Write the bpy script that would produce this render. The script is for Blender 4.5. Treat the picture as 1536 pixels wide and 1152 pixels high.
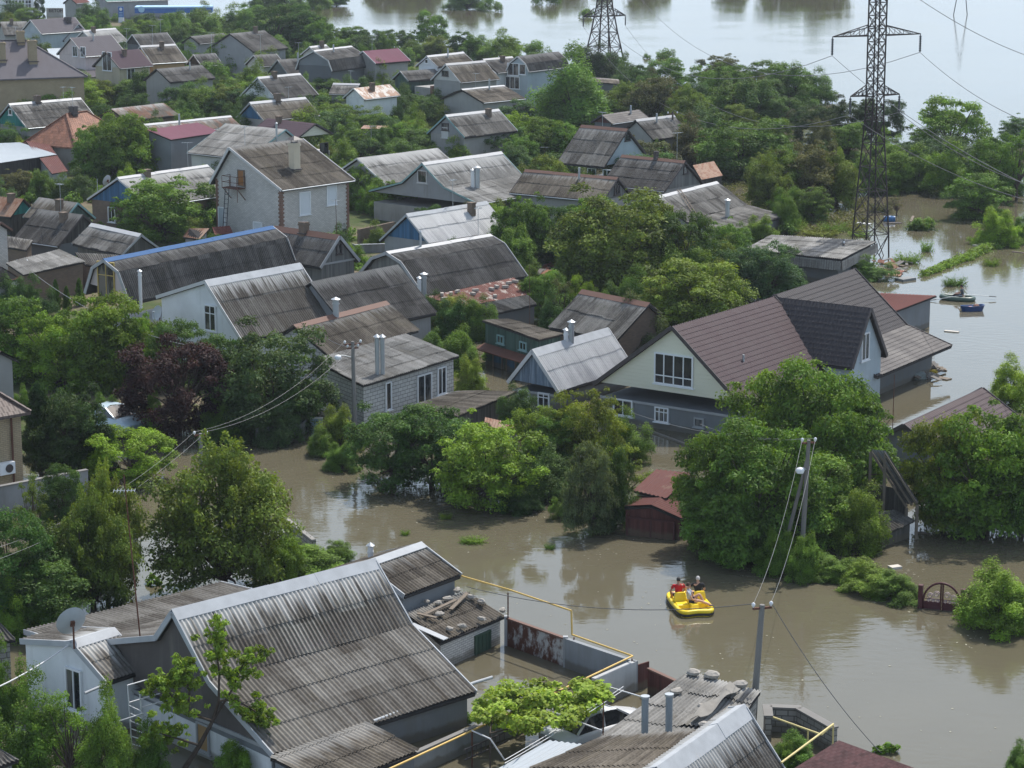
DEBUG = False
import bpy, math, random
import numpy as np
from mathutils import Vector, Matrix
random.seed(7); rng = np.random.default_rng(7)
rad = math.radians
for o in list(bpy.data.objects): bpy.data.objects.remove(o, do_unlink=True)
scn = bpy.context.scene
COL = scn.collection
# ------------------------------------------------------------ camera
CAMH, PITCH, FPX = 29.2, rad(12.3), 3650.0
cam_d = bpy.data.cameras.new("camera"); cam = bpy.data.objects.new("camera", cam_d); COL.objects.link(cam)
cam.location = (0, 0, CAMH); cam.rotation_euler = (rad(90) - PITCH, 0, 0)
cam_d.sensor_width = 36; cam_d.lens = 36 * FPX / 1536; cam_d.clip_start = 1; cam_d.clip_end = 9000
scn.camera = cam
# ------------------------------------------------------------ sky and sun
SUN_EL, SUN_AZ = rad(58), rad(28)      # azimuth clockwise from +Y, the way the camera looks
w = bpy.data.worlds.new("World"); scn.world = w; w.use_nodes = True
nt = w.node_tree; nt.nodes.clear()
def WN(t): return nt.nodes.new(t)
sky = WN('ShaderNodeTexSky'); sky.sky_type = 'NISHITA'; sky.sun_disc = False
sky.sun_elevation = SUN_EL; sky.sun_rotation = SUN_AZ; sky.air_density = 1.0; sky.dust_density = 3.0; sky.ozone_density = 1.2
bg = WN('ShaderNodeBackground'); bg.inputs[1].default_value = 0.138
ow = WN('ShaderNodeOutputWorld')
# thin high cloud veil: brightens and greys the blue, patchy
tc = WN('ShaderNodeTexCoord'); mp = WN('ShaderNodeMapping'); mp.inputs['Scale'].default_value = (1, 1, 3.5)
nz = WN('ShaderNodeTexNoise'); nz.inputs['Scale'].default_value = 2.2; nz.inputs['Detail'].default_value = 6; nz.inputs['Roughness'].default_value = .55
cr = WN('ShaderNodeValToRGB'); cr.color_ramp.elements[0].position = .35; cr.color_ramp.elements[1].position = .68
cr.color_ramp.elements[0].color = (.6, .6, .6, 1); cr.color_ramp.elements[1].color = (1, 1, 1, 1)
mx = WN('ShaderNodeMix'); mx.data_type = 'RGBA'; mx.inputs[7].default_value = (7.2, 9.1, 11.2, 1)
L = nt.links.new
L(tc.outputs['Generated'], mp.inputs[0]); L(mp.outputs[0], nz.inputs[0]); L(nz.outputs[0], cr.inputs[0])
sz = WN('ShaderNodeSeparateXYZ'); mr = WN('ShaderNodeMapRange'); mr.inputs[1].default_value = .12; mr.inputs[2].default_value = .75; mr.inputs[3].default_value = 1; mr.inputs[4].default_value = .12
mu = WN('ShaderNodeMath'); mu.operation = 'MULTIPLY'
L(tc.outputs['Generated'], sz.inputs[0]); L(sz.outputs[2], mr.inputs[0]); L(cr.outputs[0], mu.inputs[0]); L(mr.outputs[0], mu.inputs[1]); L(mu.outputs[0], mx.inputs[0]); L(sky.outputs[0], mx.inputs[6]); L(mx.outputs[2], bg.inputs[0]); L(bg.outputs[0], ow.inputs[0])
sd = bpy.data.lights.new("sun", 'SUN'); sd.energy = 4.7; sd.angle = rad(0.6); sd.color = (1, .955, .89)
sun = bpy.data.objects.new("sun", sd); COL.objects.link(sun); sun.location = (40, 150, 90)
S = Vector((math.sin(SUN_AZ) * math.cos(SUN_EL), math.cos(SUN_AZ) * math.cos(SUN_EL), math.sin(SUN_EL)))
sun.rotation_euler = S.to_track_quat('Z', 'Y').to_euler()
scn.view_settings.view_transform = 'Standard'; scn.view_settings.look = 'None'
scn.view_settings.exposure = 0.04; scn.view_settings.gamma = 1
scn.render.engine = 'CYCLES'
try:
    scn.cycles.max_bounces = 6; scn.cycles.transparent_max_bounces = 4; scn.cycles.diffuse_bounces = 3
    scn.cycles.glossy_bounces = 3; scn.cycles.transmission_bounces = 3; scn.cycles.volume_bounces = 0
    scn.cycles.use_denoising = True; scn.cycles.denoiser = 'OPENIMAGEDENOISE'; scn.cycles.denoising_input_passes = 'RGB_ALBEDO_NORMAL'; scn.cycles.denoising_prefilter = 'ACCURATE'
except Exception: pass
# ------------------------------------------------------------ survey: photo pixel -> ray -> point in the place
C0 = Vector((0, 0, CAMH)); FW = Vector((0, math.cos(PITCH), -math.sin(PITCH))); UP = Vector((0, math.sin(PITCH), math.cos(PITCH))); RT = Vector((1, 0, 0))
ZZ = Vector((0, 0, 1))
def ray(x, y): return (FW + RT * ((x - 768) / FPX) + UP * ((576 - y) / FPX)).normalized()
def P(x, y, z=0.0):
    d = ray(x, y); return C0 + d * ((z - CAMH) / d.z)
def plane_hit(x, y, p0, n):
    d = ray(x, y); return C0 + d * ((p0 - C0).dot(n) / d.dot(n))
def zat(p, y):           # height of the point above ground point p seen on image row y
    d = FW + UP * ((576 - y) / FPX); return CAMH + d.z * (p.y / d.y)
def mpp(p): return (p - C0).dot(FW) / FPX      # metres per photo pixel at p
def proj(p):
    q = p - C0; z = q.dot(FW); return 768 + FPX * q.dot(RT) / z, 576 - FPX * q.dot(UP) / z
# ------------------------------------------------------------ objects
def tag(o, label=None, cat=None, group=None, kind=None):
    if label: o['label'] = label
    if cat: o['category'] = cat
    if group: o['group'] = group
    if kind: o['kind'] = kind
    return o
def root(name, label, cat, loc, group=None, rz=0):
    o = bpy.data.objects.new(name, None); COL.objects.link(o); o.location = loc; o.rotation_euler = (0, 0, rz)
    o.empty_display_size = .3
    bpy.context.view_layer.update() if False else None
    return tag(o, label, cat, group)
def WM(o):   # world matrix without a depsgraph update
    m = Matrix.Translation(o.location) @ o.rotation_euler.to_matrix().to_4x4()
    return (WM(o.parent) @ m) if o.parent else m
class MB:
    def __init__(s): s.v = []; s.f = []; s.uv = []; s.sm = []
    def face(s, pts, uv=None, sm=False):
        b = len(s.v); s.v += [Vector(p) for p in pts]; s.f.append(tuple(range(b, b + len(pts)))); s.uv.append(uv); s.sm.append(sm)
    def grid(s, G, U=None, sm=True, close=False):      # G rows of points, U rows of uv
        b = len(s.v); R, Cn = len(G), len(G[0])
        for r in G: s.v += [Vector(p) for p in r]
        for i in range(R - 1):
            for j in range(Cn if close else Cn - 1):
                k = (j + 1) % Cn
                s.f.append((b + i * Cn + j, b + (i + 1) * Cn + j, b + (i + 1) * Cn + k, b + i * Cn + k))
                s.uv.append([U[i][j], U[i + 1][j], U[i + 1][k], U[i][k]] if U else None); s.sm.append(sm)
    def box(s, c, x, y, z):     # centre and three half-axis vectors
        c = Vector(c); x = Vector(x); y = Vector(y); z = Vector(z)
        if x.cross(y).dot(z) < 0: x = -x
        q = lambda a, b, d: c + x * a + y * b + z * d
        for F in (((-1,-1,-1),(-1,1,-1),(1,1,-1),(1,-1,-1)), ((-1,-1,1),(1,-1,1),(1,1,1),(-1,1,1)), ((-1,-1,-1),(1,-1,-1),(1,-1,1),(-1,-1,1)),
                  ((1,1,-1),(-1,1,-1),(-1,1,1),(1,1,1)), ((-1,1,-1),(-1,-1,-1),(-1,-1,1),(-1,1,1)), ((1,-1,-1),(1,1,-1),(1,1,1),(1,-1,1))):
            s.face([q(*t) for t in F])
    def bar(s, a, b, wd, ht, up=ZZ):      # rectangular bar between two points
        a = Vector(a); b = Vector(b); d = (b - a)
        if d.length < 1e-6: return
        dn = d.normalized(); sd = dn.cross(up)
        if sd.length < 1e-3: sd = dn.cross(Vector((1, 0, 0)))
        sd.normalize(); u2 = sd.cross(dn)
        s.box((a + b) / 2, d / 2, sd * wd / 2, u2 * ht / 2)
    def tube(s, pts, r, n=8, cap=True):
        pts = [Vector(p) for p in pts]; G = []
        rs = r if isinstance(r, (list, tuple)) else [r] * len(pts)
        ref = None
        for i, p in enumerate(pts):
            d = (pts[min(i + 1, len(pts) - 1)] - pts[max(i - 1, 0)]).normalized()
            if ref is None: ref = d.cross(ZZ); ref = ref if ref.length > .05 else d.cross(Vector((1, 0, 0)))
            a = (ref - d * ref.dot(d)).normalized(); b = d.cross(a); ref = a
            G.append([p + a * math.cos(t) * rs[i] + b * math.sin(t) * rs[i] for t in (2 * math.pi * k / n for k in range(n))])
        s.grid([list(g) for g in G], None, True, True)
        if cap: s.face(G[0][::-1] if False else G[0]); s.face(G[-1][::-1])
    def prism(s, poly, vec):
        vec = Vector(vec); a = [Vector(p) for p in poly]; b = [p + vec for p in a]
        s.face(a[::-1]); s.face(b)
        for i in range(len(a)): j = (i + 1) % len(a); s.face([a[i], a[j], b[j], b[i]])
    def build(s, name, m, parent=None, label=None, smooth=None):
        if not s.f: return None
        me = bpy.data.meshes.new(name)
        M = WM(parent).inverted() if parent else Matrix.Identity(4)
        me.from_pydata([tuple(M @ p) for p in s.v], [], s.f)
        uvl = me.uv_layers.new(name='UVMap'); data = [0.0] * (2 * len(me.loops)); k = 0
        for fi, f in enumerate(s.f):
            uv = s.uv[fi]
            if uv is None:
                a, b, c = s.v[f[0]], s.v[f[1]], s.v[f[2]]; n = (b - a).cross(c - a)
                if n.length < 1e-9 and len(f) > 3: n = (c - a).cross(s.v[f[3]] - a)
                n = n.normalized() if n.length > 1e-12 else ZZ
                if abs(n.z) > .8: uv = [(s.v[i].x, s.v[i].y) for i in f]
                else:
                    t = Vector((-n.y, n.x, 0)).normalized(); uv = [(s.v[i].dot(t), s.v[i].z) for i in f]
            for q in uv: data[k] = q[0]; data[k + 1] = q[1]; k += 2
        uvl.data.foreach_set('uv', data)
        me.polygons.foreach_set('use_smooth', [bool(x) if smooth is None else smooth for x in s.sm])
        if m: me.materials.append(m)
        me.update()
        o = bpy.data.objects.new(name, me); COL.objects.link(o)
        if parent: o.parent = parent
        if label: o['label'] = label
        return o
# ------------------------------------------------------------ materials
class NT:
    def __init__(s, name):
        s.m = bpy.data.materials.new(name); s.m.use_nodes = True; s.t = s.m.node_tree; s.t.nodes.clear()
        s.out = s.n('ShaderNodeOutputMaterial'); s.b = s.n('ShaderNodeBsdfPrincipled'); s.l(s.b.outputs[0], s.out.inputs[0])
    def n(s, t, **k):
        x = s.t.nodes.new(t)
        for a, b in k.items(): setattr(x, a, b)
        return x
    def l(s, a, b): s.t.links.new(a, b)
    def put(s, inp, v):
        if hasattr(v, 'is_output') or isinstance(v, bpy.types.NodeSocket): s.l(v, inp)
        elif isinstance(v, tuple) and len(v) == 3 and inp.type == 'RGBA': inp.default_value = (*v, 1)
        else: inp.default_value = v
    def math(s, op, a, b=0.0, c=None, clamp=False):
        x = s.n('ShaderNodeMath', operation=op, use_clamp=clamp); s.put(x.inputs[0], a); s.put(x.inputs[1], b)
        if c is not None: s.put(x.inputs[2], c)
        return x.outputs[0]
    def mix(s, f, a, b, mode='MIX'):
        x = s.n('ShaderNodeMix', data_type='RGBA', blend_type=mode); s.put(x.inputs[0], f); s.put(x.inputs[6], a); s.put(x.inputs[7], b); return x.outputs[2]
    def uv(s):
        t = s.n('ShaderNodeUVMap'); t.uv_map = 'UVMap'; p = s.n('ShaderNodeSeparateXYZ'); s.l(t.outputs[0], p.inputs[0]); s._uv = t.outputs[0]
        return p.outputs[0], p.outputs[1]
    def xyz(s, x, y, z=0.0):
        c = s.n('ShaderNodeCombineXYZ'); s.put(c.inputs[0], x); s.put(c.inputs[1], y); s.put(c.inputs[2], z); return c.outputs[0]
    def noise(s, vec, scale=1, detail=4, rough=.55, dist=0):
        x = s.n('ShaderNodeTexNoise'); s.put(x.inputs['Vector'], vec); x.inputs['Scale'].default_value = scale
        x.inputs['Detail'].default_value = detail; x.inputs['Roughness'].default_value = rough; x.inputs['Distortion'].default_value = dist
        return x.outputs[0]
    def white(s, vec):
        x = s.n('ShaderNodeTexWhiteNoise', noise_dimensions='3D'); s.put(x.inputs['Vector'], vec); return x.outputs[0]
    def ss(s, v, a, b):
        x = s.n('ShaderNodeMapRange', interpolation_type='SMOOTHSTEP'); s.put(x.inputs[0], v); x.inputs[1].default_value = a; x.inputs[2].default_value = b; return x.outputs[0]
    def pos(s): return s.n('ShaderNodeNewGeometry').outputs['Position']
    def rnd(s): return s.n('ShaderNodeObjectInfo').outputs['Random']
    def bump(s, h, strength=.3, dist=.02):
        x = s.n('ShaderNodeBump'); x.inputs['Strength'].default_value = strength; x.inputs['Distance'].default_value = dist; s.put(x.inputs['Height'], h); s.l(x.outputs[0], s.b.inputs['Normal'])
    def fin(s, col, rough=.8, metal=0, spec=.4):
        s.put(s.b.inputs['Base Color'], col); s.put(s.b.inputs['Roughness'], rough); s.b.inputs['Metallic'].default_value = metal
        s.b.inputs['Specular IOR Level'].default_value = spec; return s.m
CACHE = {}
def cached(fn):
    def g(*a, **k):
        key = (fn.__name__, a, tuple(sorted(k.items())))
        if key not in CACHE: CACHE[key] = fn(*a, **k)
        return CACHE[key]
    return g
def vary(g, col, amt, scale=.8, detail=5):
    r = g.xyz(g.rnd(), g.rnd(), g.rnd()); ad = g.n('ShaderNodeVectorMath', operation='MULTIPLY_ADD')
    g.l(r, ad.inputs[0]); ad.inputs[1].default_value = (37, 91, 53); g.l(g.pos(), ad.inputs[2])
    n = g.noise(ad.outputs[0], scale, detail)
    f = g.math('MULTIPLY_ADD', g.math('SUBTRACT', n, .5), 2 * amt, 1.0)
    return g.mix(1.0, col, g.xyz(f, f, f), 'MULTIPLY'), n
def tide(g, col):      # silt left by the flood on whatever stands in the water, with an uneven edge
    s = g.n('ShaderNodeSeparateXYZ'); g.l(g.pos(), s.inputs[0]); e = g.math('MULTIPLY_ADD', g.noise(g.pos(), 1.6, 5), .5, g.math('MULTIPLY', s.outputs[2], -1.0))
    return g.mix(g.math('MULTIPLY', g.ss(e, -.12, .06), .62), col, (.115, .098, .068))
@cached
def asb(c1=(.052, .049, .045), c2=(.235, .228, .212), white=.3, rust=0.0, moss=.3, top=1.2, name='asbestos_cement'):
    g = NT(name); u, v = g.uv(); r = g.math('MULTIPLY', g.rnd(), 57.0)
    su = g.math('ADD', u, r)
    st = g.noise(g.xyz(g.math('MULTIPLY', su, 2.6), g.math('MULTIPLY', v, .30), r), 1, 6, .62)
    fine = g.noise(g.xyz(su, v, r), 9, 5, .65)
    big = g.noise(g.xyz(su, v, r), .35, 4)
    sh = g.white(g.xyz(g.math('FLOOR', g.math('MULTIPLY', su, .9)), g.math('FLOOR', g.math('MULTIPLY', v, .62)), 0))
    f = g.math('MULTIPLY_ADD', st, .75, g.math('MULTIPLY', fine, .45))
    f = g.math('MULTIPLY_ADD', g.math('SUBTRACT', sh, .5), .24, f)
    f = g.math('MULTIPLY_ADD', g.math('SUBTRACT', big, .5), .45, f)
    f = g.ss(f, .35, .95)
    col = g.mix(f, c1, c2)
    if moss: col = g.mix(g.math('MULTIPLY', g.ss(g.noise(g.xyz(su, g.math('MULTIPLY', v, .5), 3.3), 1.3, 6, .7), .5, .75), moss), col, (.10, .085, .055))
    if white:
        wv = g.noise(g.xyz(g.math('MULTIPLY', su, 4.5), g.math('MULTIPLY', v, .18), 9.0), 1, 3, .6)
        fall = g.math('SUBTRACT', 1.0, g.math('DIVIDE', v, top), clamp=True)
        wf = g.ss(g.math('ADD', wv, g.math('MULTIPLY', fall, .42)), .62, .80)
        wf = g.math('MULTIPLY', g.math('MULTIPLY', wf, white), g.math('ADD', g.math('MULTIPLY', fall, .8), .2))
        col = g.mix(wf, col, (.62, .62, .60))
    if rust: col = g.mix(g.math('MULTIPLY', g.ss(g.noise(g.xyz(g.math('MULTIPLY', su, 1.2), g.math('MULTIPLY', v, .5), 21.0), .9, 5, .6), .45, .6), rust), col, (.21, .085, .045))
    g.bump(fine, .35, .015)
    return g.fin(col, .92, 0, .2)
@cached
def metal(c=(.07, .035, .045), rough=.42, rust=0.0, rc=(.16, .06, .03), spec=.5, var=.22, name='painted_metal', mtl=0):
    g = NT(name); u, v = g.uv(); r = g.math('MULTIPLY', g.rnd(), 57.0)
    n = g.noise(g.xyz(g.math('ADD', u, r), g.math('MULTIPLY', v, .5), r), 1.1, 6, .6)
    f = g.math('MULTIPLY_ADD', g.math('SUBTRACT', n, .5), 2 * var, 1.0); col = g.mix(1.0, c, g.xyz(f, f, f), 'MULTIPLY')
    if rust:
        rr = g.noise(g.xyz(g.math('MULTIPLY_ADD', u, 1.3, r), g.math('MULTIPLY', v, .7), 5.0), 1.2, 7, .68)
        k = g.math('MULTIPLY', g.ss(rr, .62 - rust * .25, .74 - rust * .25), 1.0); col = g.mix(k, col, rc)
    return g.fin(col, g.math('MULTIPLY_ADD', n, .3, rough - .15), mtl, spec)
@cached
def plaster(c=(.45, .46, .46), dirt=.35, dc=(.16, .15, .13), name='plaster', bump=.3):
    g = NT(name); u, v = g.uv(); col, n = vary(g, c, .22, .7, 6)
    st = g.noise(g.xyz(g.math('MULTIPLY', u, 2.5), g.math('MULTIPLY', v, .35), g.math('MULTIPLY', g.rnd(), 40)), 1, 6, .6)
    low = g.math('SUBTRACT', 1.0, g.math('MULTIPLY', v, .55), clamp=True)     # splash and flood line staining at the wall foot
    k = g.math('MULTIPLY', g.ss(g.math('MULTIPLY_ADD', low, .25, st), .48, .85), dirt)
    col = tide(g, g.mix(k, col, dc)); g.bump(g.noise(g.xyz(u, v), 22, 4), bump, .01)
    return g.fin(col, .9, 0, .2)
@cached
def brick(c1=(.38, .36, .34), c2=(.30, .28, .26), mortar=(.22, .21, .20), bw=.25, bh=.075, name='brickwork', ms=.012):
    g = NT(name); u, v = g.uv(); b = g.n('ShaderNodeTexBrick'); g.l(g.xyz(u, v), b.inputs[0])
    b.inputs['Scale'].default_value = 1; b.inputs['Brick Width'].default_value = bw; b.inputs['Row Height'].default_value = bh; b.inputs['Mortar Size'].default_value = ms
    b.inputs['Color1'].default_value = (*c1, 1); b.inputs['Color2'].default_value = (*c2, 1); b.inputs['Mortar'].default_value = (*mortar, 1)
    col, n = vary(g, b.outputs[0], .22, .8, 6); col = tide(g, col)
    g.bump(g.math('SUBTRACT', 1.0, b.outputs[1]), .5, .012); return g.fin(col, .9, 0, .2)
@cached
def planks(c=(.10, .095, .085), pw=.14, dark=.35, wear=(.3, .3, .28), wa=.3, horiz=False, name='plank_boards'):
    g = NT(name); u, v = g.uv()
    if horiz: u, v = v, u
    k = g.math('DIVIDE', u, pw); fr = g.math('FRACT', k); t = g.white(g.xyz(g.math('FLOOR', k), g.rnd(), 0))
    f = g.math('MULTIPLY_ADD', t, .5, .75); col = g.mix(1.0, c, g.xyz(f, f, f), 'MULTIPLY')
    gr = g.noise(g.xyz(g.math('MULTIPLY', u, 14), g.math('MULTIPLY', v, .8), t), 1, 5, .6); col = g.mix(g.math('MULTIPLY', g.ss(gr, .45, .8), wa), col, wear)
    col = tide(g, col)
    gap = g.math('LESS_THAN', g.math('ABSOLUTE', g.math('SUBTRACT', fr, .5)), .44)
    g.bump(gap, .8, .02); return g.fin(col, .85, 0, .2)
@cached
def siding(c=(.62, .66, .56), ph=.2, name='siding_boards'):
    g = NT(name); u, v = g.uv(); fr = g.math('FRACT', g.math('DIVIDE', v, ph)); col, n = vary(g, c, .06, .6)
    g.bump(fr, 1.0, .05); return g.fin(col, .5, 0, .35)
@cached
def flat(c=(.5, .5, .5), rough=.6, var=.12, metal=0, spec=.4, name='paint', sc=2.0):
    g = NT(name); col, n = vary(g, c, var, sc); return g.fin(col, rough, metal, spec)
@cached
def tiles(c=(.30, .13, .07), tw=.3, th=.3, name='clay_tiles', jit=.5, rough=.7):
    g = NT(name); u, v = g.uv(); r = g.math('FLOOR', g.math('DIVIDE', v, th)); us = g.math('ADD', g.math('DIVIDE', u, tw), g.math('MULTIPLY', r, .5))
    t = g.white(g.xyz(g.math('FLOOR', us), r, g.rnd())); f = g.math('MULTIPLY_ADD', t, jit, 1 - jit / 2); col = g.mix(1.0, c, g.xyz(f, f, f), 'MULTIPLY')
    col, n = vary(g, col, .2, .8)
    h = g.math('ADD', g.math('FRACT', g.math('DIVIDE', v, th)), g.math('MULTIPLY', g.math('SINE', g.math('MULTIPLY', us, 6.283)), .35))
    g.bump(h, .9, .04); return g.fin(col, rough, 0, .35)
def glass():
    if 'glass' in CACHE: return CACHE['glass']
    g = NT('window_glass'); col, n = vary(g, (.018, .022, .026), .6, 1.5); u, v = g.uv(); col = g.mix(g.ss(g.noise(g.xyz(g.math('MULTIPLY', u, 2.2), g.math('MULTIPLY', v, .5), g.math('MULTIPLY', g.rnd(), 30)), 1, 2), .50, .60), col, (.13, .125, .115)); CACHE['glass'] = g.fin(col, .06, 0, .7); return CACHE['glass']
def leafmat(name, hue=1.0, trans=.28):
    g = NT(name); oi = g.n('ShaderNodeObjectInfo'); at = g.n('ShaderNodeAttribute'); at.attribute_name = 'tone'; at.attribute_type = 'GEOMETRY'
    sp = g.n('ShaderNodeSeparateColor'); g.l(at.outputs['Color'], sp.inputs[0])
    t = sp.outputs[0]; cl = sp.outputs[1]; young = sp.outputs[2]
    f = g.math('MULTIPLY_ADD', t, .8, g.math('MULTIPLY_ADD', cl, 1.0, .26))
    col = g.mix(1.0, oi.outputs['Color'], g.xyz(f, f, f), 'MULTIPLY')
    col = g.mix(g.math('MULTIPLY', young, .35), col, g.mix(1.0, oi.outputs['Color'], (2.3, 1.75, 1.0), 'MULTIPLY'))
    g.fin(col, .6, 0, .18)
    tr = g.n('ShaderNodeBsdfTranslucent'); tcn = g.mix(1.0, col, (1.5, 1.45, .45), 'MULTIPLY'); g.l(tcn, tr.inputs[0])
    ms = g.n('ShaderNodeMixShader'); ms.inputs[0].default_value = trans; g.l(g.b.outputs[0], ms.inputs[1]); g.l(tr.outputs[0], ms.inputs[2]); g.l(ms.outputs[0], g.out.inputs[0])
    return g.m
LEAF = leafmat('foliage')
def barkmat():
    g = NT('bark'); col, n = vary(g, (.075, .06, .048), .5, 5); g.bump(n, .5, .03); return g.fin(col, .95, 0, .1)
BARK = barkmat()
def watermat():
    g = NT('flood_water'); p = g.pos()
    big = g.noise(p, .035, 4, .5); mid = g.noise(p, .35, 4, .5)
    col = g.mix(g.ss(g.math('MULTIPLY_ADD', mid, .3, big), .45, .85), (.104, .093, .062), (.120, .108, .074))
    mpn = g.n('ShaderNodeMapping'); mpn.inputs['Rotation'].default_value = (0, 0, rad(12)); mpn.inputs['Scale'].default_value = (.75, 1.5, 1); g.l(p, mpn.inputs[0])
    r1 = g.noise(mpn.outputs[0], 1.7, 3, .5, .3); r2 = g.noise(mpn.outputs[0], 5.5, 2, .5)
    patch = g.ss(g.noise(p, .06, 3, .5), .38, .62)
    amp = g.math('MULTIPLY_ADD', patch, .75, .30)
    h = g.math('MULTIPLY', g.math('MULTIPLY_ADD', r2, .14, r1), amp)
    b = g.n('ShaderNodeBump'); b.inputs['Strength'].default_value = 1.0; b.inputs['Distance'].default_value = .012; g.l(h, b.inputs['Height']); g.l(b.outputs[0], g.b.inputs['Normal'])
    g.b.inputs['IOR'].default_value = 1.36
    return g.fin(col, .035, 0, .62)
def groundmat():
    g = NT('wet_soil_and_grass'); p = g.pos(); a = g.noise(p, .12, 6, .6); b = g.noise(p, 1.3, 6, .65)
    col = g.mix(g.ss(a, .42, .6), (.05, .075, .022), (.15, .125, .085)); col = g.mix(g.math('MULTIPLY', g.ss(b, .4, .7), .5), col, (.10, .09, .05))
    g.bump(b, .6, .1); return g.fin(col, .95, 0, .15)
R_ = {   # roofing kinds: (material, profile) ; profile wave = asbestos sheet, tile = pressed metal tile, rib = ribbed sheet, flat
 'ag': (asb(), 'wave'), 'ad': (asb((.038, .036, .034), (.135, .131, .125), .22, 0, .2), 'wave'),
 'ab': (asb((.055, .047, .038), (.205, .182, .150), .3, 0, .6), 'wave'), 'aw': (asb((.12, .118, .11), (.33, .325, .31), .6, 0, .3, 2.5), 'wave'),
 'as': (asb((.075, .066, .056), (.225, .215, .195), .75, 0, .35, 1.9), 'wave'),
 'ar': (asb((.08, .07, .06), (.27, .25, .22), .5, .55, .4), 'wave'), 'al': (asb((.12, .118, .11), (.33, .325, .31), .35, 0, .5), 'wave'),
 'sw': (asb((.34, .34, .345), (.55, .55, .55), .6, 0, .1, 4.0), 'wave'),
 'mp': (metal((.044, .023, .029), .6, spec=.3), 'tile'), 'mk': (metal((.040, .036, .039), .6, spec=.3), 'tile'), 'mg': (metal((.13, .12, .13), .8, spec=.12), 'tile'), 'mv': (metal((.085, .060, .072), .8, spec=.12), 'tile'),
 'mr': (metal((.115, .048, .042), .75, .25, (.15, .09, .07), spec=.12), 'rib'), 'mw': (metal((.36, .40, .43), .6, 0, spec=.25, var=.15), 'rib'), 'ml': (metal((.17, .075, .10), .8, spec=.12), 'rib'),
 'rw': (metal((.50, .47, .43), .6, .75, (.26, .13, .07)), 'rib'), 'rs': (metal((.19, .085, .045), .8, .8, (.25, .16, .11)), 'rib'),
 'rt': (tiles((.21, .095, .058)), 'flat'), 'rd': (metal((.135, .052, .045), .75, .1, spec=.12), 'tile'), 'bt': (tiles((.105, .075, .065), .3, .33, 'brown_tiles', .25, .55), 'flat'), 'gt': (metal((.13, .12, .13), .8, spec=.12, name='grey_tile'), 'flat'),
}
W_ = {
 'white': plaster((.68, .70, .72), .25), 'white2': plaster((.50, .49, .47), .25), 'grey': plaster((.27, .28, .29), .45), 'dgrey': plaster((.13, .14, .15), .4), 'lgrey': plaster((.30, .30, .29), .4),
 'beige': plaster((.42, .37, .28), .3), 'tan': brick((.40, .32, .21), (.35, .28, .18), (.25, .2, .14), .25, .09, 'tan_brick'), 'cream': siding((.62, .60, .47)), 'sid': siding((.76, .76, .64)),
 'wb': brick((.60, .58, .55), (.50, .485, .46), (.30, .29, .28), .26, .09, 'white_silicate_brick'), 'wbig': brick((.50, .50, .48), (.42, .42, .41), (.2, .2, .19), .40, .2, 'white_block', .018),
 'block': brick((.31, .30, .28), (.24, .235, .22), (.12, .115, .105), .42, .2, 'concrete_block', .02),
 'rb': brick((.24, .12, .08), (.19, .095, .065), (.2, .17, .15)), 'ob': brick((.20, .14, .10), (.15, .11, .085), (.13, .12, .1)),
 'wood': planks(), 'dwood': planks((.05, .046, .042)), 'blue': planks((.05, .13, .24), wa=.15), 'teal': planks((.02, .17, .15), wa=.15), 'green': planks((.05, .09, .075), wa=.2),
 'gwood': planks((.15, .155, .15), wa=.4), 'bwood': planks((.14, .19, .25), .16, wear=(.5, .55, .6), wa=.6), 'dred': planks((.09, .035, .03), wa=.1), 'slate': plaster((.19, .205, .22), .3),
 'orange': plaster((.42, .27, .14), .3), 'pink': plaster((.52, .45, .44), .3), 'fibre': plaster((.10, .09, .085), .5, (.2, .18, .16)), 'lblue': plaster((.36, .42, .46), .3),
}
T_ = {'w': flat((.52, .52, .52), .7, spec=.15, name='white_trim'), 'b': flat((.065, .13, .26), .8, spec=.1, name='blue_trim'), 'd': flat((.06, .05, .05), .5, name='dark_trim'), 'g': flat((.33, .34, .35), .5, name='grey_trim'),
      'r': flat((.14, .075, .055), .7, name='rust_trim'), 't': flat((.20, .33, .34), .5, name='teal_trim'), 'z': flat((.38, .40, .42), .7, .25, 0, .2, name='zinc_trim')}
GALV = flat((.40, .43, .45), .4, .1, .5, .5, name='galvanised_steel'); FRAME = flat((.72, .74, .76), .5, .05, name='window_frame_paint')
WOODM = flat((.17, .14, .11), .85, .3, name='old_wood', sc=6); DARKM = flat((.03, .028, .027), .9, .2, name='dark_deck'); CONC = plaster((.20, .195, .185), .25, name='concrete', bump=.2)
YEL = flat((.62, .42, .12), .5, .1, name='yellow_gas_paint'); RUSTM = flat((.11, .045, .028), .85, .4, name='rusted_steel', sc=3); WPIPE = flat((.62, .63, .64), .5, .06, name='white_painted_pipe')
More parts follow.
